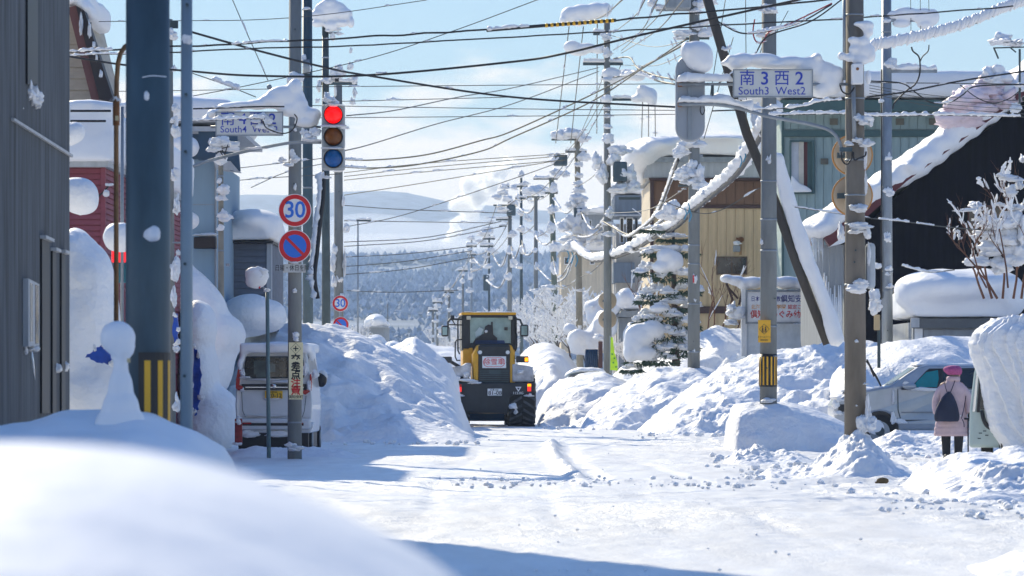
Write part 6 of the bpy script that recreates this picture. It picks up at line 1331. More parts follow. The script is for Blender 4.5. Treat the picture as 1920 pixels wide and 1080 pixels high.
PAINTW = pm('van_white', (0.62, 0.64, 0.66), 0.3, var=.06, coat=.5); SILV = pm('car_silver', (0.36, 0.39, 0.43), 0.32, metal=.35, var=.1, coat=.5)
LRED = pm('lens_dark_red', (.38, .01, .015), .25); PLY = pm('plate_yellow', (.72, .42, .02), .5)
def van():
    t = thing('parked_van', 'small white van parked beside the bank with snow on its roof', 'van')
    U = 73.0 / FP; cx = 513
    Zp = lambda py: EYE - (py - HOR) * U
    q = lambda pts: [((a - cx) * U, Zp(b)) for a, b in pts]
    # body: stations from rear to front, outline tapering toward the roof
    outl = [(444, 812), (441, 760), (443, 720), (447, 690), (453, 655), (462, 649), (563, 649), (573, 655), (579, 690), (583, 720), (586, 760), (583, 812)][::-1]
    n = len(outl); mb = MB(); vs = []; st = [(0, 1.0, 0), (.10, 1.0, 0), (2.2, 1.0, 0), (2.75, .97, -.02), (3.35, .92, -.5)]
    zr = Zp(649)
    for (y, k, drop) in st:
        for x, z in q(outl):
            zz = z + (drop * max(0, (z - .95) / (zr - .95)) if z > .95 else 0); vs.append((x * k, y - (.07 * max(0, (z - 1.0)) if y == 0 else 0) * -1, zz))
    fs = [tuple(range(n)), tuple(range(5 * n - 1, 4 * n - 1, -1))] + [(s * n + i, (s + 1) * n + i, (s + 1) * n + (i + 1) % n, s * n + (i + 1) % n) for s in range(4) for i in range(n)]
    b = L('body', mb.add(vs, fs), PAINTW, t, bevel=.04)
    rw = L('rear_window', MB().prism(q([(458, 709), (458, 690), (461, 668), (568, 668), (571, 690), (570, 709)])[::-1] if 0 else q([(458, 709), (570, 709), (571, 690), (568, 668), (461, 668), (458, 690)]), -.015, .06), GLASSD, t, bevel=.02)
    for (a, b1, c, d, m_) in ((476, 676, 498, 702, 'green_shape'), (506, 682, 516, 698, 'cream_shape'), (480, 702, 500, 708, 'green_shape')):
        L('seen_through_glass', MB().box((a - cx) * U, (c - cx) * U, -.022, -.016, Zp(d), Zp(b1)), pm(m_, (.07, .09, .08) if m_[0] == 'g' else (.16, .17, .14), .4, var=.5, vs=5), rw)
    L('garnish', MB().box((453 - cx) * U, (575 - cx) * U, -.03, .02, Zp(731), Zp(720)), BLACK, t, bevel=.01)
    L('chrome_strip', MB().box((460 - cx) * U, (570 - cx) * U, -.045, -.03, Zp(727.5), Zp(725)), CHROME, t, bevel=.004)
    for s_, pts in ((-1, [(442, 728), (443, 710), (447, 688), (452, 690), (449, 722), (455, 724), (457, 732), (447, 732)]), (1, [(584, 722), (584, 704), (586, 700), (588, 710), (587, 732), (576, 740), (570, 738), (572, 732), (581, 730)])):
        if s_ > 0: pts = [(x - 3, y) for x, y in pts]
        w_ = q(pts); ar = sum(w_[i][0] * w_[(i + 1) % len(w_)][1] - w_[(i + 1) % len(w_)][0] * w_[i][1] for i in range(len(w_)))
        L('tail_lamp', MB().prism(w_ if ar > 0 else w_[::-1], -.035, .1), LRED, t)
    L('panel_gap', MB().tube([((a - cx) * U, -.002, Zp(b_)) for a, b_ in ((453, 734), (455, 770), (460, 782))], .006, 5), STEELD, t)
    L('panel_gap', MB().tube([((a - cx) * U, -.002, Zp(b_)) for a, b_ in ((574, 742), (571, 770), (567, 782))], .006, 5), STEELD, t)
    pl = L('number_plate', MB().box((497 - cx) * U, (530 - cx) * U, -.03, -.005, Zp(747), Zp(733)), PLY, t, bevel=.003)
    L('lettering', text_mb('20-12', 0.03, -.034, Zp(742), 9.5 * U * 1.15, 1, .01), INKK, pl); L('lettering', text_mb('札幌 580', 0, -.034, Zp(735.6), 3.8 * U, 1, .01), INKK, pl)
    L('handle_badge', MB().ell(((514 - cx) * U, -.03, Zp(724)), (.05, .02, .05)), CHROME, t, smooth=True)
    bp = L('bumper', MB().box((441 - cx) * U, (584 - cx) * U, -.09, .25, Zp(806), Zp(784)), PAINTW, t, bevel=.05)
    L('bumper_slot', MB().box((455 - cx) * U, (570 - cx) * U, -.1, -.06, Zp(798), Zp(793)), BLACK, bp)
    L('reflector', MB().box((456 - cx) * U, (472 - cx) * U, -.115, -.09, Zp(795), Zp(792)), LRED, bp); L('reflector', MB().box((556 - cx) * U, (568 - cx) * U, -.115, -.09, Zp(795), Zp(792)), LRED, bp)
    L('underside', MB().box((450 - cx) * U, (578 - cx) * U, .02, 3.0, .12, Zp(803)), BLACK, t)
    wheel(t, .62, .55, .27, .16); wheel(t, -.62, .55, .27, .16); wheel(t, .62, 2.8, .27, .16); wheel(t, -.62, 2.8, .27, .16)
    # side glass and mirror on the street side
    xs_ = lambda z: ((583 - cx) * U) - max(0, z - 1.05) * .12
    for (y0, y1) in ((.35, 1.15), (1.3, 2.1), (2.2, 2.8)):
        L('side_window', MB().add([(xs_(1.15) + .006, y0, 1.15), (xs_(1.15) + .006, y1, 1.15), (xs_(1.7) + .012, y1 - .05, 1.62), (xs_(1.7) + .012, y0 + .05, 1.62)], [(0, 1, 2, 3)]), GLASSD, t)
    m_ = L('mirror', MB().ell(((597 - cx) * U - .10, 2.35, Zp(714) + .02), (.11, .10, .15), 3), BLACK, t, smooth=True)
    L('mirror_cap', MB().ell(((598 - cx) * U - .09, 2.37, Zp(706)), (.10, .09, .13), 3), PAINTW, m_, smooth=True)
    sm = MB(); sm.box((450 - cx) * U, (582 - cx) * U, -.10, 2.6, Zp(662), Zp(643)); 
    for (a, b_, rx, rz, y) in ((480, 652, 30, 9, .15), (520, 650, 40, 10, .1), (560, 652, 24, 10, .15), (455, 666, 7, 16, .05), (450, 684, 6, 12, 0), (512, 648, 60, 8, 1.5), (582, 664, 8, 14, .4)): sm.ell(((a - cx) * U, y, Zp(b_)), (rx * U, .25 if rx > 10 else .1, rz * U), 3)
    o = mass('roof_snow', sm, t, .035, 6, .03, world=False)
    for (a, b_, rx, rz) in ((455, 700, 5, 8), (460, 708, 10, 3), (490, 712, 26, 2), (540, 716, 26, 3), (572, 695, 5, 14), (580, 725, 4, 14), (455, 732, 5, 4), (490, 780, 36, 2), (545, 783, 22, 2), (513, 748, 16, 2), (470, 815, 18, 8), (530, 815, 30, 6), (580, 800, 8, 10), (592, 703, 7, 9)):
        c_ = bpy.data.objects.new('snow_clump', random.choice(CL)); C.objects.link(c_); c_.parent = t; c_.location = ((a - cx) * U, -.02 if a < 595 else 2.3, Zp(b_)); c_.scale = (rx * U, .05, rz * U)
    place(t, PX(cx, 73), 73, rad(-1))
van()
t = thing('marker_post', 'weathered red marker post with snow beside the white van bumper', 'marker', P(446, 832, 71))
obj('post', MB().fb(440, 785, 454, 832, 71, .09), pm('faded_red', (.28, .03, .03), .6, var=.5, vs=12), t, bevel=.015); clumps(t, 71, [(447, 791, 6, 8, .06), (447, 783, 5, 3, .06), (445, 833, 8, 4, .08)], dy=-.05)

def prof_car(t, outline, hw, belt, taper, mat, name='body'):
    """side outline [(x, z)] in metres, thickness hw each side, leaning in above the belt line"""
    ar = sum(outline[i][0] * outline[(i + 1) % len(outline)][1] - outline[(i + 1) % len(outline)][0] * outline[i][1] for i in range(len(outline)))
    if ar < 0: outline = outline[::-1]
    def wdt(z): return hw - max(0, z - belt) * taper - max(0, .45 - z) * .12
    n = len(outline); vs = [(x, -wdt(z), z) for x, z in outline] + [(x, wdt(z), z) for x, z in outline]
    return L(name, MB().add(vs, [tuple(range(n)), tuple(range(2 * n - 1, n - 1, -1))] + [(i, i + n, (i + 1) % n + n, (i + 1) % n) for i in range(n)]), mat, t, bevel=.045), wdt
def suv():
    t = thing('parked_car', 'silver blue estate car with raised wipers parked behind the brown pole', 'car')
    U = 80.0 / FP; x0 = 1563
    X_ = lambda px: (px - x0) * U
    Zp = lambda py: EYE - (py - HOR) * U
    q = lambda pts: [(X_(a), Zp(b)) for a, b in pts]
    arch = lambda cx_, r, zc: [(cx_ + r * math.cos(math.pi * (1 - k / 10)), zc + r * math.sin(math.pi * (1 - k / 10))) for k in range(11)]
    wc = X_(1650); w2 = wc + 2.66
    bot = .32
    out = [(X_(1566), .36)] + [(x, z) for x, z in arch(wc, .40, .36)] + [(x, z) for x, z in arch(w2, .40, .36)] + [(w2 + .85, .40), (w2 + .9, 1.0), (w2 + .78, 1.12), (w2 + .55, Zp(689)), (X_(1720) + 2.0, Zp(684.5)), (X_(1740), Zp(684)), (X_(1722), Zp(688)), (X_(1703), Zp(700)), (X_(1668), Zp(724)), (X_(1655), Zp(725)), (X_(1627), Zp(730)), (X_(1590), Zp(738)), (X_(1572), Zp(748)), (X_(1564), Zp(762))]
    b, wdt = prof_car(t, out, .86, Zp(727), .30, SILV)
    side = lambda name, pts, m_, off=.006, par=t: L(name, MB().add([(x, -wdt(z) - off, z) for x, z in (q(pts))], [tuple(range(len(pts)))]), m_, par)
    # side glass facing the street
    side('window_surround', [(1706, 729), (1717, 717), (1738, 695), (1744, 691), (1840, 690), (1905, 692), (1925, 728)], BLACK, .004)
    side('side_window', [(1711, 726), (1720, 715), (1738, 698), (1760, 694), (1761, 711), (1757, 726)], pm('teal_window', (.01, .20, .22), .12, var=.2), .010)
    side('side_window', [(1770, 728), (1768, 695), (1832, 693), (1832, 726)], GLASSD, .010)
    side('side_window', [(1842, 726), (1842, 694), (1900, 695), (1914, 726)], GLASSD, .010)
    # windscreen
    ws = MB(); a_, b_ = (X_(1672), Zp(722.5)), (X_(1718), Zp(690)); 
    ws.add([(a_[0] - .01, -.70, a_[1] + .012), (a_[0] - .01, .70, a_[1] + .012), (b_[0] - .01, .60, b_[1] + .012), (b_[0] - .01, -.60, b_[1] + .012)], [(0, 1, 2, 3)]); L('windscreen', ws, pm('pale_windscreen', (.22, .34, .38), .15, var=.2), t)
    side('door_gap', [(1683, 729), (1684.4, 729), (1685.4, 770), (1690, 786), (1688, 786), (1683.4, 770)], STEELD)
    side('door_gap', [(1764, 729), (1765.4, 729), (1765.4, 788), (1764, 788)], STEELD)
    side('rubbing_strip', [(1690, 772), (1880, 772), (1880, 774.5), (1690, 774.5)], pm('silver_dull', (.22, .24, .27), .4))
    side('sill', [(1690, 787), (1874, 787), (1874, 795), (1690, 795)], pm('sill_dark', (.05, .06, .075), .5))
    mr = L('mirror', MB().ell((X_(1704), -.98, Zp(724)), (.15, .09, .075), 3), SILV, t, smooth=True); L('mirror_base', MB().box(X_(1690), X_(1708), -1.0, -.84, Zp(731), Zp(727)), BLACK, mr, bevel=.02)
    hl = L('headlamp', MB().ell((X_(1572), -.66, Zp(760)), (.12, .16, .09), 3), pm('lamp_clear', (.5, .5, .5), .15), t, smooth=True); L('bumper_vent', MB().box(X_(1572), X_(1586), -.875, -.7, Zp(772), Zp(758)), BLACK, t)
    for x in (wc, w2):
        for s_ in (-1, 1):
            o = L('wheel', MB().tube([(x, s_ * .64, .34), (x, s_ * .84, .34)], .34, 28), RUBBER, t); L('rim', MB().tube([(x, s_ * .80, .34), (x, s_ * .855, .34)], .21, 24), STEELG, o)
            L('hub_ring', MB().tube([(x, s_ * .85, .34), (x, s_ * .87, .34)], .10, 16), STEELD, o)
            L('snow_crust', MB().ell((x - .08, s_ * .83, .42), (.20, .05, .17), 3), SNOWF, o, smooth=True)
            L('arch_liner', MB().tube([(x, s_ * .5, .37), (x, s_ * .80, .37)], .395, 24), BLACK, t)
    for dx in (0, 3.2):
        wp = L('wiper', MB().tube([(X_(1656), -.45 + dx * .02, Zp(724)), (X_(1646 - dx * .6), -.5, Zp(704)), (X_(1627 + dx), -.55, Zp(677 + dx))], .014, 6), BLACK, t); L('blade', MB().tube([(X_(1645 - dx), -.52, Zp(706)), (X_(1628 + dx), -.57, Zp(674 + dx * 2))], .018, 6), BLACK, wp)
    sm = MB().box(X_(1722), X_(1722) + 2.5, -.58, .58, Zp(686), Zp(681.5)); mass('roof_snow', sm, t, .03, 4, .02, world=False)
    sm = MB().ell((X_(1622), 0, Zp(731)), (.45, .7, .07), 3).ell((X_(1580), 0, Zp(745)), (.2, .6, .08), 3); mass('bonnet_snow', sm, t, .03, 4, .02, world=False)
    for (a, b2, rx, rz) in ((1720, 730, 22, 3), (1740, 731, 26, 4), (1700, 719, 8, 3), (1568, 760, 7, 9), (1575, 750, 8, 5), (1690, 791, 12, 6), (1676, 786, 6, 12), (1675, 750, 2, 16), (1572, 775, 8, 5), (1800, 732, 18, 2)):
        c_ = bpy.data.objects.new('snow_clump', random.choice(CL)); C.objects.link(c_); c_.parent = t; c_.location = (X_(a), -.88 if a != 1700 else -1.0, Zp(b2)); c_.scale = (rx * U, .04, rz * U)
    t.location = (PX(x0, 80), 80.9, 0)
suv()
def near_van():
    Y = 62.0
    t = thing('parked_van', 'pale mint van crushed under an enormous ridged load of snow', 'van')
    U = Y / FP; cx = 1815; X_ = lambda px: (px - cx) * U; Zp = lambda py: EYE - (py - HOR) * U
    MINT = pm('mint_paint', (.42, .52, .50), .35, var=.08, coat=.4)
    b = L('body', MB().prism([(X_(1817), .35), (X_(1990), .35), (X_(1990), Zp(640)), (X_(1840), Zp(650)), (X_(1826), Zp(700)), (X_(1818), Zp(770))], 0, 3.2), MINT, t, bevel=.05)
    L('rear_window', MB().prism([(X_(1838), Zp(768)), (X_(1980), Zp(768)), (X_(1980), Zp(680)), (X_(1842), Zp(690))], -.02, .04), GLASSD, t)
    L('pillar_trim', MB().prism([(X_(1823), Zp(772)), (X_(1829), Zp(772)), (X_(1835), Zp(700)), (X_(1830), Zp(700))], -.03, .04), CHROME, t, bevel=.006); L('seal', MB().prism([(X_(1831), Zp(773)), (X_(1837), Zp(773)), (X_(1841), Zp(700)), (X_(1837), Zp(700))], -.028, .04), BLACK, t)
    L('mirror', MB().tube(crom([(X_(1841), -.1, Zp(770)), (X_(1844), -.14, Zp(785)), (X_(1850), -.14, Zp(797)), (X_(1858), -.1, Zp(803))]), .035, 8), BLACK, t, smooth=True)
    bp = L('bumper', MB().box(X_(1876), X_(1995), -.25, .1, Zp(855), Zp(820)), BLACK, t, bevel=.03); L('tail_lamp', MB().box(X_(1888), X_(1898), -.27, -.24, Zp(868), Zp(860)), LRED, bp)
    L('panel_gap', MB().tube([(X_(1872), -.004, Zp(800)), (X_(1874), -.004, Zp(850))], .008, 5), STEELD, t)
    for (a, b2) in ((1838, 812), (1846, 808), (1850, 816), (1836, 822)): L('scrape_mark', MB().box(X_(a - 3), X_(a + 3), -.006, .01, Zp(b2 + 1), Zp(b2 - 1)), STEELD, t)
    wheel(t, X_(1850), .6, .3, .18); wheel(t, X_(1970), .6, .3, .18)
    # the load has slid off in overlapping sheets: roof top, then a face of stepped layers
    pz = [600, 612, 625, 645, 665, 690, 720, 760, 800, 830, 856]; pl_ = [1856, 1836, 1822, 1815, 1818, 1828, 1838, 1844, 1852, 1872, 1884]
    nv, nu = 190, 150; Xs = np.zeros((nv, nu)); Ys__ = np.zeros((nv, nu)); Zs = np.zeros((nv, nu))
    for r_ in range(nv):
        if r_ < 40: pyv, yb_ = 597.0, 2.6 - 2.6 * r_ / 40; dz = -.04 * yb_
        else: pyv, yb_, dz = 597 + (r_ - 40) / (nv - 41) * 258, 0, 0
        xl = X_(np.interp(pyv, pz, pl_)); xr = X_(2010); z_ = Zp(pyv) + dz
        us_ = np.linspace(0, 1, nu) ** 1.5; xx = xl + (xr - xl) * us_
        edge = np.clip((xx - xl) / .20, 0, 1); bulge = -.42 * np.sqrt(1 - (1 - edge) ** 2) * (1 if r_ >= 40 else 1)
        v_ = (pyv - 597) / 258; top_r = max(0, 1 - v_ / .14) ** 2 * .36 if r_ >= 40 else .36
        dep = 0 * xx
        for k, (o0, sl_, am) in enumerate(((.10, .05, .07), (.22, .16, .10), (.36, .30, .09), (.50, .22, .12), (.66, .42, .10), (.95, .30, .12))):
            line = xl + o0 + sl_ * v_ + .05 * math.sin(v_ * 7 + k * 2) + .035 * pn(np.array([v_ * 9.0]), np.array([k * 3.3]))[0] + .012 * pn(np.array([v_ * 40.0]), np.array([k * 5.3]))[0]
            dep = dep - am * sstep(0, .025, xx - line) + am * .55 * sstep(.03, .35, xx - line)
        Xs[r_] = xx + .02 * fbm(xx * 6, xx * 0 + pyv * .06, 3); Ys__[r_] = yb_ + bulge * (1 if r_ >= 40 else r_ / 40) + dep * (1 if r_ >= 40 else 0.0 + r_ / 40) + top_r * (1 if r_ >= 40 else 1) + .03 * fbm(xx * 5, xx * 0 + pyv * .05, 4)
        Zs[r_] = z_ + (dep * -.25 if r_ < 45 else 0) + .02 * fbm(xx * 4 + 9, xx * 0 + yb_ * 3 + pyv * .05, 4)
    e_ = np.linspace(2.6, .2, 6)[None, :] * np.ones((nv, 1)); Xs = np.concatenate([Xs[:, :1] + .05 + 0 * e_, Xs], 1); Ys__ = np.concatenate([np.maximum(e_, Ys__[:, :1]), Ys__], 1); Zs = np.concatenate([Zs[:, :1] + 0 * e_, Zs], 1)
    grid_obj('roof_snow', None, None, Zs, SNOWR, parent=t, X=Xs, Yg=Ys__)
    sm = MB()
    for (a, b2, rx, rz, y, ry) in ((1900, 852, 34, 14, -.3, .35), (1935, 846, 30, 18, -.4, .4)): sm.ell((X_(a), y, Zp(b2)), (rx * U, ry, rz * U), 3)
    mass('bumper_snow', sm, t, .03, 3, .05, mat=SNOWR, world=False)
    t.location = (PX(cx, Y), Y, 0); t.rotation_euler = (0, 0, -math.atan(855 / 7200) - .01)
near_van()
t = thing('buried_car', 'car roof just showing under smooth snow beside the green grey pole', 'car', P(1100, 760, 135))
obj('body', MB().ppoly([(1054, 724), (1059, 713), (1066, 706), (1098, 701), (1130, 702), (1138, 724)], 134, 1.7), pm('teal_paint', (.04, .22, .26), .4), t, bevel=.1); obj('windscreen', MB().ppoly([(1064, 708), (1070, 704), (1098, 701.5), (1098, 704), (1072, 708)], 133.95, .04), GLASSD, t)
obj('roof_snow', roll([P(1058, 706, 134.8), P(1090, 699, 134.8), P(1136, 698, 134.8)], .8, .13, .2, 1, seed=3, n=14), SNOW, t, smooth=True)

# ------------------------------------------------------------------ the pedestrian
def skin(name, verts, edges, radii, mat, parent, sub=2, root=0):
    me = bpy.data.meshes.new(name); me.from_pydata(verts, edges, []); me.update(); me.materials.append(mat)
    o = bpy.data.objects.new(name, me); C.objects.link(o); o.parent = parent
    m_ = o.modifiers.new('skin', 'SKIN'); m_.use_smooth_shade = True
    if not me.skin_vertices:
        bpy.context.view_layer.objects.active = o; bpy.ops.object.modifier_add(type='SKIN'); o.modifiers.remove(o.modifiers[-1]) if len(o.modifiers) > 1 else None
    for i, r in enumerate(radii):
        me.skin_vertices[0].data[i].radius = r if isinstance(r, tuple) else (r, r)
    me.skin_vertices[0].data[root].use_root = True
    s_ = o.modifiers.new('sub', 'SUBSURF'); s_.levels = sub; s_.render_levels = sub
    return o
def person():
    Y = 68.0; U = Y / FP; cx = 1784
    X_ = lambda px: (px - cx) * U; Zp = lambda py: EYE - (py - HOR) * U
    t = thing('person', 'person from behind in pale pink padded coat and magenta hat with navy bag and cane', 'person')
    SK = pm('skin_tone', (.55, .32, .22), .55); COAT = pm('pink_coat', (.60, .44, .47), .75, var=.08, vs=9, bump=.01, bs=14); TR = pm('dark_trousers', (.015, .017, .025), .8); NAVY = pm('navy_cloth', (.012, .018, .05), .75, var=.3, bump=.01, bs=8)
    HAT = pm('magenta_knit', (.42, .085, .24), .85, var=.3, vs=30, bump=.012, bs=45); GLV = pm('black_glove', (.012, .012, .014), .7)
    v = [(0, 0, .86), (0, 0, 1.0), (0, .01, 1.18), (0.01, .02, 1.33), (.02, .02, 1.41), (.03, .01, 1.47), (.045, -.01, 1.55),      # 0-6 spine, neck, head
         (-.09, 0, .82), (-.095, .03, .46), (-.09, .0, .09), (-.09, -.12, .04),             # 7-10 leg
         (.10, .0, .82), (.12, -.10, .47), (.12, .06, .12), (.12, -.04, .06),               # 11-14
         (-.18, .0, 1.33), (-.24, -.01, 1.05), (-.23, -.05, .84),                           # 15-17 arm
         (.20, .0, 1.33), (.27, -.02, 1.06), (.27, -.08, .86)]                              # 18-20
    e = [(0,1),(1,2),(2,3),(3,4),(4,5),(5,6),(0,7),(7,8),(8,9),(9,10),(0,11),(11,12),(12,13),(13,14),(3,15),(15,16),(16,17),(3,18),(18,19),(19,20)]
    r = [.13,.13,.14,.12,.05,.06,.085,.085,.06,.04,.035,.085,.06,.04,.035,.06,.045,.03,.06,.045,.03]
    skin('body', v, e, r, SK, t)
    for (sx, pts) in ((-1, [(-.09, 0, .84), (-.095, .02, .5), (-.09, .0, .10)]), (1, [(.10, 0, .84), (.12, -.07, .5), (.125, .05, .12)])):
        L('trouser_leg', MB().tube(crom(pts), [.105 - .035 * k / 16 for k in range(17)], 14), TR, t, smooth=True)
        L('boot', MB().ell((pts[-1][0], pts[-1][1] - .03, .07), (.06, .14, .075), 3), BLACK, t, smooth=True)
    # coat: lofted rings with padded quilting
    rings = []
    prof = [(.44, .30, .20), (.47, .305, .205), (.60, .30, .20), (.75, .275, .185), (.90, .255, .175), (1.02, .245, .17), (1.15, .25, .17), (1.23, .25, .165), (1.30, .225, .15), (1.36, .17, .13), (1.41, .12, .11), (1.45, .10, .10), (1.47, .09, .09)]
    zs = [.44 + i * (1.47 - .44) / 60 for i in range(61)]
    for z in zs:
        rx = np.interp(z, [a for a, _, _ in prof], [b for _, b, _ in prof]); ry = np.interp(z, [a for a, _, _ in prof], [c for _, _, c in prof])
        k = 1 + .035 * abs(math.sin(z * 36)) - .01 + .03 * mn.noise(Vector((z * 5, 1, 0)))
        rings.append((z, .01 + .02 * (z - .9), .0, rx * k, ry * k))
    L('coat', MB().loft(rings, 30), COAT, t, smooth=True)
    def sleeve(pts, r0, r1):
        q = crom(pts, 14); n = len(q); return L('coat_sleeve', MB().tube(q, [(r0 + (r1 - r0) * i / (n - 1)) * (1 + .05 * abs(math.sin(i * .9))) for i in range(n)], 16), COAT, t, smooth=True)
    sleeve([(-.10, .0, 1.31), (-.215, -.01, 1.20), (-.275, -.02, 1.02), (-.265, -.05, .84)], .088, .062)
    sleeve([(.12, .0, 1.32), (.24, -.02, 1.20), (.30, -.04, 1.04), (.315, -.10, .85)], .092, .062)
    L('collar', MB().loft([(1.41, .03, .0, .12, .12), (1.45, .03, 0, .125, .125), (1.49, .035, 0, .115, .115), (1.50, .035, 0, .09, .09)], 20), COAT, t, smooth=True)
    # head turned to the right: hair, hat, cheek and nose
    L('hair', MB().ell((.045, -.035, 1.525), (.085, .085, .085), 3), pm('grey_hair', (.12, .09, .08), .8), t, smooth=True)
    f_ = L('face', MB().ell((.085, .01, 1.515), (.062, .07, .09), 3).ell((.145, .02, 1.51), (.018, .014, .02), 2), SK, t, smooth=True)
    L('eye', MB().ell((.135, -.012, 1.535), (.008, .008, .007), 1), BLACK, f_); L('mouth', MB().ell((.138, .0, 1.475), (.008, .014, .005), 1), pm('lip', (.4, .12, .1), .5), f_); L('ear', MB().ell((.075, -.06, 1.515), (.018, .012, .03), 2), SK, f_, smooth=True)
    h = L('hat', MB().loft([(1.535, .045, -.01, .125, .125), (1.555, .04, -.01, .142, .14), (1.59, .025, -.01, .165, .155), (1.63, .015, -.01, .165, .155), (1.665, .02, -.01, .14, .13), (1.685, .03, -.01, .09, .085), (1.692, .035, -.01, .02, .02)], 26), HAT, t, smooth=True)
    L('hat_band', MB().loft([(1.525, .05, -.01, .118, .12), (1.54, .048, -.01, .128, .128), (1.562, .045, -.01, .125, .125)], 24), HAT, h, smooth=True)
    # drawstring bag on the back (towards the camera)
    bg_ = [(.70, -.06, .19), (.72, -.065, .215), (.80, -.065, .225), (.92, -.06, .20), (1.04, -.05, .155), (1.14, -.04, .10), (1.20, -.03, .05), (1.23, -.025, .02)]
    bag = L('drawstring_bag', MB().loft([(z, x - .045, -.245, w_, .10 if w_ > .1 else .06) for z, x, w_ in bg_], 22), NAVY, t, smooth=True)
    for pts in ([(-.10, -.24, 1.20), (-.13, -.16, 1.33), (-.12, -.03, 1.42)], [(-.05, -.24, 1.20), (.02, -.17, 1.36), (.06, -.08, 1.45)], [(.15, -.23, .75), (.20, -.2, .95), (.24, -.14, 1.15)], [(.16, -.25, .74), (.19, -.23, .68), (.20, -.22, .60)]): L('cord', MB().tube(crom(pts), .008, 6), NAVY, bag)
    L('toggle', MB().ell((.125, -.30, .80), (.014, .01, .012), 2), WHITE, bag, smooth=True)
    # gloved hands with five fingers each, one closed on the cane
    for s_, hx, hz in ((-1, -.27, .80), (1, .315, .805)):
        g = L('glove', MB().ell((hx, -.07 if s_ < 0 else -.12, hz), (.042, .035, .055), 3), GLV, t, smooth=True)
        for k in range(4):
            y = (-.10 if s_ < 0 else -.15) + k * .022; ln = (.045, .052, .05, .038)[k]
            L('finger', MB().tube(crom([(hx, y, hz - .035), (hx + .016, y - .004, hz - .04 - ln * .6), (hx + .004, y - .008, hz - .045 - ln)]), .0105, 7), GLV, g, smooth=True)
        L('thumb', MB().tube(crom([(hx - .01, -.15 if s_ > 0 else -.10, hz + .01), (hx + .01, -.165 if s_ > 0 else -.12, hz - .02), (hx + .02, -.16 if s_ > 0 else -.115, hz - .045)]), .012, 7), GLV, g, smooth=True)
    t.location = (PX(cx, Y), Y, 0)
    c_ = thing('walking_cane', 'black walking cane held in the gloved hand of the pedestrian', 'cane', (PX(1814, Y), Y - .13, 0))
    obj('cane_shaft', MB().tube([P(1815, 786, Y - .13), (PX(1813, Y), Y - .2, 0)], .013, 8), BLACK, c_, smooth=True); obj('handle', MB().tube([P(1808, 785, Y - .13), P(1818, 785.5, Y - .13)], .016, 8), BLACK, c_, smooth=True)
person()

# ------------------------------------------------------------------ church sign, shrine like post, flag, fence
def church_sign():
    Y = 128
    t = thing('sign_board', 'white church and kindergarten board in blue and red characters under snow', 'sign board', P(1458, 690, Y))
    obj('base', MB().fb(1398, 604, 1532, 700, Y, .5), pm('pale_blue_white', (.74, .79, .82), .5), t, bevel=.02); obj('post', MB().fb(1390, 540, 1401, 668, Y - .1, .3), WHITE, t, bevel=.02); obj('post', MB().fb(1524, 540, 1534, 640, Y - .1, .4), pm('pale_blue_white', (.74, .79, .82), .5), t, bevel=.02)
    obj('board', MB().fb(1400, 545, 1524, 606, Y - .2, .3), pm('board_white', (.88, .86, .85), .4), t, bevel=.05); obj('board_frame', MB().fb(1398, 543, 1526, 547, Y - .24, .05).fb(1398, 604, 1526, 607, Y - .24, .05).fb(1398, 547, 1401, 604, Y - .24, .05).fb(1523, 547, 1526, 604, Y - .24, .05), STEELG, t)
    z = Y - .205
    ptext(t, '日本キリスト教会', 1408, 561, z, 9.0, pm('ink_violet', (.05, .05, .25), .5), align='LEFT', bold=.012, sx=.75); ptext(t, '倶知安教会', 1464, 561, z, 12.5, pm('ink_violet', (.05, .05, .25), .5), align='LEFT', bold=.012, sx=.9)
    ptext(t, '北海道', 1408, 576, z, 7.5, INKO, align='LEFT', bold=.012); ptext(t, '学園', 1456, 576, z, 7.5, INKO, align='LEFT', bold=.02); ptext(t, '認定こども園', 1477, 576, z, 7.5, INKR, align='LEFT', bold=.012)
    ptext(t, '倶知', 1407, 590, z, 13.0, INKR, align='LEFT', bold=.02, sx=.85); ptext(t, 'めぐみ幼稚園', 1444, 590, z, 12.5, INKR, align='LEFT', bold=.018, sx=.98)
    sm = MB()
    for e in ((1362, 522, 13, 8), (1380, 526, 16, 10), (1410, 530, 22, 12), (1440, 527, 20, 12), (1475, 530, 28, 13), (1510, 532, 26, 15), (1395, 532, 14, 12), (1530, 540, 14, 12)): pell(sm, e[0], e[1], Y, e[2], e[3], .35)
    mass('snow_load', sm, t, .05, 6, .05)
    clumps(t, Y, [(1380, 590, 17, 18, .3), (1372, 583, 10, 14, .3), (1372, 605, 12, 8, .3), (1500, 608, 16, 3, .1), (1516, 608, 6, 4, .1)], dy=-.2)
    for (a, b) in (((1362, 530), (1378, 574)), ((1392, 545), (1386, 572)), ((1366, 540), (1384, 560))): obj('branch', MB().tube([P(*a, Y), P(*b, Y)], .04, 6), pm('dark_branch', (.06, .03, .025), .8), t)
church_sign()
t = thing('flag', 'bright lime yellow banner flag leaning beside the tall street pole', 'flag', P(1150, 700, 140))
obj('cloth', MB().ppoly([(1145, 632), (1149, 633), (1152, 660), (1158, 680), (1158, 695), (1144, 694)], 140, .05), pm('lime_cloth', (.45, .72, .02), .6, var=.2), t); obj('staff', MB().tube([P(1144.5, 630, 140.03), P(1144.5, 700, 140.03)], .03, 6), STEELG, t)
for (a, b) in ((1148, 664), (1152, 672), (1150, 680), (1155, 688)): obj('printed_mark', MB().fb(a - 1.5, b - 1.5, a + 1.5, b + 1.5, 139.99, .01), pm('green_print', (.05, .3, .05), .6), t)
t = thing('fence', 'dark blue corrugated fence panel under a snow mound near the flag', 'fence', P(1108, 690, 165))
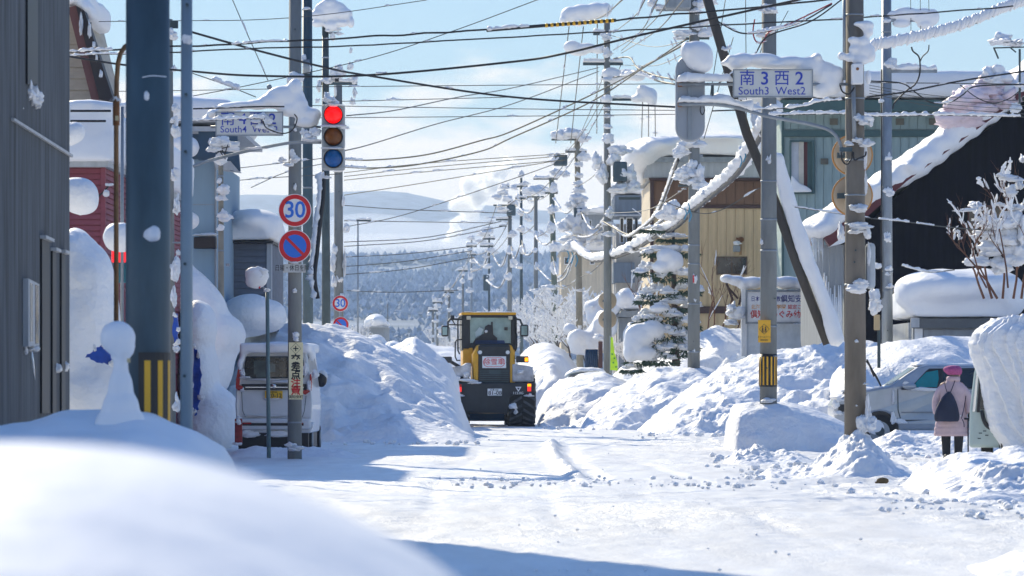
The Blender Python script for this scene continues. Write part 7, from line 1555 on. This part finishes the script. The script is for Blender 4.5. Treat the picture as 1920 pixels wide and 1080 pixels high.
for k in range(6): obj('slat', MB().tube([P(1099 + k * 4, 655, 165), P(1099 + k * 4, 690, 165)], W(2.2, 165), 8), pm('fence_blue', (.015, .05, .12), .5), t, smooth=True)
obj('end_post', MB().fb(1122, 640, 1130, 690, 164.8, .25), pm('brown_post', (.08, .03, .03), .6), t); clumps(t, 165, [(1126, 634, 9, 8, .4)], dy=-.1)
for (lab, Y, es) in (('rounded snow mass above the dark blue fence', 167, ((1108, 640, 24, 26, 1), (1085, 635, 20, 20, 1), (1130, 610, 22, 34, 1.1), (1095, 655, 26, 14, .9))),
                     ('puffed snow mass filling the gap behind the tall pole', 172, ((1120, 595, 18, 16, .9), (1112, 575, 14, 12, .8), (1150, 575, 10, 16, .8), (1148, 612, 10, 20, .8), (1072, 620, 16, 14, .9), (1130, 560, 12, 10, .7))),
                     ('snow heap resting at the porch of the narrow windowed house', 170, ((1172, 560, 20, 20, 1), (1185, 640, 18, 36, 1), (1195, 680, 20, 30, 1))),
                     ('soft snow mound under the far weathered house', 320, ((700, 640, 24, 12, 3), (735, 652, 24, 10, 3), (668, 640, 20, 14, 3)))):
    blobs(lab, Y, es, voxel=.12, smooth=5, disp=.35)
# snow capped post at the near roadside
mb = MB()
for (px, py, rx, rz) in ((221, 634, 34, 33), (228, 650, 26, 26), (212, 622, 22, 18), (226, 690, 15, 40), (226, 730, 24, 44), (226, 770, 36, 44), (226, 800, 50, 44)): pell(mb, px, py, 28.4, rx, rz)
t = thing('snow_capped_post', 'post swallowed by snow shaped like a chess pawn in front of the striped pole', 'post', P(226, 800, 28.4))
mass('snow_cap', mb, t, .018, 8, .012); obj('post', MB().tube([P(236, 660, 28.42), P(237, 820, 28.42)], W(6, 28.4), 10), STEELD, t); obj('tag', MB().fb(238, 672, 244, 680, 28.3, .02), pm('pale_tape', (0.55, 0.45, 0.25), 0.6), t)
# debris on the road
t = obj('bark_piece', MB().ell(P(1655, 903, 53.5) + Vector((0, 0, .01)), (.09, .06, .05), 2).ell(P(1646, 905, 53.5), (.05, .03, .03), 1), pm('bark_brown', (.12, .08, .035), .9, var=.4)); tag(t, 'small brown clump of bark lying on the packed snow', 'debris')

# ------------------------------------------------------------------ trees and shrubs
BARK = pm('bark_dark', (.07, .05, .045), .9, var=.4); BARKR = pm('twig_red_brown', (.14, .06, .035), .8, var=.3); NEED = pm('conifer_green', (.015, .045, .03), .8, var=.5, vs=3, col2=(.05, .09, .055))
def twigs(seed, h, spread, depth=4, kids=3, r0=.07, snow=.045, lean=.0, snow_from=1, up=.35, prob=1.0):
    rs = random.Random(seed); wood = MB(); sn = MB()
    def grow(p, d, l, r, k):
        q = p; dd = d.copy(); n = 3
        pts = [p]
        for i in range(n):
            dd = (dd + Vector((rs.uniform(-.22, .22), rs.uniform(-.22, .22), rs.uniform(-.10, .12 + up * .2)))).normalized(); q = q + dd * (l / n); pts.append(q)
        wood.tube(pts, [r, r * .85, r * .7, r * .55], 4 if k > 1 else 6, caps=False)
        if k >= snow_from and rs.random() < prob:
            s = max(r * 1.3, snow * rs.uniform(.6, 1.4))
            sn.tube([x + Vector((0, 0, r * .6 + s * .5)) for x in pts], [s * .5, s, s * .95, s * .4], 5, caps=False)
            if rs.random() < .35: sn.ell(pts[rs.choice((1, 2, 3))] + Vector((0, 0, s * .6)), (s * 2.3, s * 2.0, s * 1.5), 1)
        if k < depth:
            for j in range(kids + (rs.random() < .4)):
                a = rs.uniform(0, 6.283); t_ = rs.uniform(.35, 1)
                b = pts[min(3, int(t_ * 3) + 0)].lerp(pts[min(3, int(t_ * 3) + 1)], .5) if t_ < 1 else pts[3]
                nd = (dd + Vector((math.cos(a), math.sin(a), up * rs.uniform(.0, 1))) * spread).normalized()
                grow(b, nd, l * rs.uniform(.55, .8), r * .58, k + 1)
    grow(Vector((0, 0, 0)), Vector((lean, 0, 1)).normalized(), h * .38, r0, 0)
    def mk(nm, m_, mat, sm):
        me = bpy.data.meshes.new(nm); me.from_pydata(m_.v, [], m_.f); me.update(); me.materials.append(mat)
        if sm: me.polygons.foreach_set('use_smooth', [True] * len(me.polygons))
        return me
    return mk('branches', wood, BARK, True), mk('branch_snow', sn, SNOWF, True)
PROTO = [twigs(s, 6.5, .85, 5, 3, .08, .042, up=.4, prob=.85) for s in (1, 2, 3, 4)]
def tree(label, px, pyt, pyb, Y, pr=None, group=None, sx=1.0):
    t = thing('frosted_tree', label, 'tree', (PX(px, Y), Y, PZ(pyb, Y)), group)
    a, b = PROTO[pr if pr is not None else random.randrange(4)]; k = W(pyb - pyt, Y) / 6.2
    rz = random.uniform(0, 6.28)
    for nm, me in (('branches', a), ('branch_snow', b)):
        o = bpy.data.objects.new(nm, me); C.objects.link(o); o.parent = t; o.scale = (k * sx, k * sx, k); o.rotation_euler = (0, 0, rz)
    return t
random.seed(21)
for (px, pt, pb, Y, lab) in (
    (1075, 500, 690, 195, 'frosted street tree behind the tan footed pole'), (1110, 510, 700, 200, 'frosted tree standing over the dark blue fence'), (1060, 540, 700, 188, 'low frosted tree between the tan and the green grey poles'),
    (1020, 510, 690, 220, 'frosted tree just past the green grey leaning pole'), (1030, 560, 700, 208, 'small frosted tree at the foot of the green grey pole'), (985, 510, 690, 262, 'frosted tree beside the domed arm pole'), (1000, 560, 690, 242, 'short frosted tree under the domed arm pole'),
    (960, 530, 680, 292, 'frosted tree under the pole with the broad steel box'), (935, 545, 690, 300, 'frosted tree directly behind the loader cab roof'), (905, 560, 690, 362, 'frosted tree near the slanted snow slab pole'), (885, 575, 700, 402, 'far frosted tree by the farthest ragged pole'),
    (865, 585, 700, 392, 'far frosted tree between the ragged pole and the short pole'), (845, 600, 700, 382, 'far frosted tree by the short frosted pole'), (825, 600, 700, 347, 'far frosted tree beside the twin frosted poles'), (1125, 540, 700, 192, 'frosted tree next to the snow hung pole mirrors'),
    (1170, 620, 700, 160, 'small frosted shrub near the lime yellow flag'), (1050, 480, 640, 265, 'frosted tree top against the tan far house'), (1100, 570, 700, 182, 'low frosted tree behind the buried car'), (750, 650, 700, 420, 'tiny frosted tree alone in the valley gap'),
    (700, 600, 660, 345, 'frosted tree by the far weathered house'), (655, 610, 680, 300, 'frosted tree beside the smaller distant limit sign'), (674, 585, 670, 310, 'frosted tree between the far house and the street lamp'), (945, 575, 700, 262, 'frosted tree low behind the loader mirror')):
    tree(lab, px, pt, pb, Y, sx=.9 if Y < 300 else 1.1)
def shrub(label, specs, Y, seed, mat=BARKR, snow=.05, prob=.5, depth=3, cat='shrub', r0=.03, spread=.55):
    t = thing('bare_shrub', label, cat, (PX(specs[0][0], Y), Y, PZ(specs[0][1], Y)))
    for i, (px, py, h, lean) in enumerate(specs):
        a, b = twigs(seed + i, W(h, Y), spread, depth, 2, r0, snow, lean, 1, .6, prob); a.materials[0] = mat
        for nm, me in (('branches', a), ('branch_snow', b)):
            o = bpy.data.objects.new(nm, me); C.objects.link(o); o.parent = t; o.location = P(px, py, Y) - t.location
    return t
shrub('leafless shrub with snow tufted twigs before the tan building', [(1225, 640, 240, .1), (1240, 640, 200, -.2), (1215, 640, 190, -.3)], 136, 40, snow=.035, prob=.35, r0=.035)
shrub('tall bare stems rising against the tan wall beside the grey pole', [(1335, 640, 260, .15), (1350, 640, 220, .3), (1325, 640, 200, -.1), (1375, 640, 170, .3)], 138, 50, snow=.025, prob=.15, depth=3, r0=.03, spread=.35)
shrub('bare reddish shrub heaped with snow before the dark timber wall', [(1860, 560, 260, -.2), (1880, 560, 300, .1), (1900, 560, 280, .0), (1845, 560, 220, -.45), (1915, 560, 300, .15), (1870, 560, 200, -.7)], 92, 60, snow=.03, prob=.3, r0=.032, depth=4)
shrub('second bare reddish shrub rising behind the snow cushions', [(1850, 540, 240, -.5), (1890, 540, 300, -.1), (1925, 540, 280, .3), (1830, 500, 150, -.8)], 90.5, 80, snow=.025, prob=.2, r0=.024, depth=4)
t = thing('shrub_snow', 'plump snow cushions caught in the reddish shrub', 'snow', P(1870, 480, 91.5))
for (px, py, rx, rz) in ((1900, 420, 20, 22), (1870, 425, 20, 14), (1848, 420, 14, 14), (1885, 450, 26, 22), (1862, 470, 26, 16), (1835, 492, 24, 12), (1905, 480, 24, 30), (1880, 500, 24, 20), (1832, 392, 9, 14), (1828, 385, 10, 8), (1895, 335, 8, 9), (1877, 330, 5, 5), (1912, 350, 7, 10), (1896, 360, 9, 12), (1876, 384, 6, 5), (1845, 412, 5, 4), (1917, 300, 5, 9), (1812, 395, 5, 4), (1905, 390, 9, 7), (1850, 440, 10, 8), (1918, 440, 12, 30)): clump(t, px, py, 91.5, rx, rz, dy=.3)
# snow bowed conifer
def conifer():
    Y = 124
    t = thing('snowy_conifer', 'dark conifer bowed under heavy snow in front of the tan building', 'tree', P(1262, 690, Y))
    obj('trunk', MB().tube([P(1268, 700, Y), P(1264, 560, Y), P(1262, 420, Y)], [.14, .1, .04], 8), BARK, t, smooth=True)
    rs = random.Random(3); ne = MB()
    boughs = [(1225, 428, 20, 5), (1262, 445, 26, 6), (1240, 470, 34, 10), (1285, 470, 24, 9), (1225, 505, 30, 11), (1265, 515, 34, 12), (1290, 540, 24, 12), (1235, 548, 30, 12), (1215, 560, 22, 8), (1268, 570, 36, 14), (1240, 590, 36, 13), (1215, 600, 24, 9), (1285, 605, 26, 13), (1250, 625, 38, 14), (1222, 640, 30, 12), (1205, 650, 26, 8), (1265, 655, 34, 13), (1285, 645, 24, 14), (1200, 675, 26, 8), (1185, 690, 18, 6), (1240, 672, 30, 10)]
    for (px, py, rx, rz) in boughs:
        for k in range(150):
            a = rs.uniform(-1, 1); x = px + a * rx * 1.08; y = py + rz * (.25 + .8 * rs.random()) * (1 - .3 * a * a) + 2
            c = P(x, y, Y + rs.uniform(-1.15, .4) * W(rx, Y)); l = W(rs.uniform(5, 11), Y); d = Vector((a * .8 + rs.uniform(-.5, .5), rs.uniform(-.6, .3), rs.uniform(-.8, .1))).normalized() * l; s_ = d.cross(Vector((0, 1, .3))).normalized() * l * .16
            ne.add([c - s_, c + s_, c + d], [(0, 1, 2)])
    o = obj('needles', ne, NEED, t); o['kind'] = 'stuff'
    for (px, py, rx, rz) in boughs:
        for k in range(6):
            a = -1 + 2 * (k + rs.uniform(.1, .9)) / 6; clump(t, px + a * rx * .85, py - rz * .55 + a * a * rz * .7 + rs.uniform(-2, 2), Y + rs.uniform(-.5, .3), rx * rs.uniform(.3, .55), rz * rs.uniform(.45, .85), dy=W(rx * .45, Y))
    sm = MB()
    for e in ((1200, 628, 30, 22), (1222, 618, 26, 18), (1190, 645, 22, 24), (1205, 662, 28, 14), (1182, 660, 14, 20), (1250, 480, 20, 16), (1262, 490, 20, 20), (1242, 500, 20, 12), (1236, 578, 20, 9)): pell(sm, e[0], e[1], Y - .5, e[2], e[3], .45)
    mass('snow_load', sm, t, .06, 6, .08)
conifer()
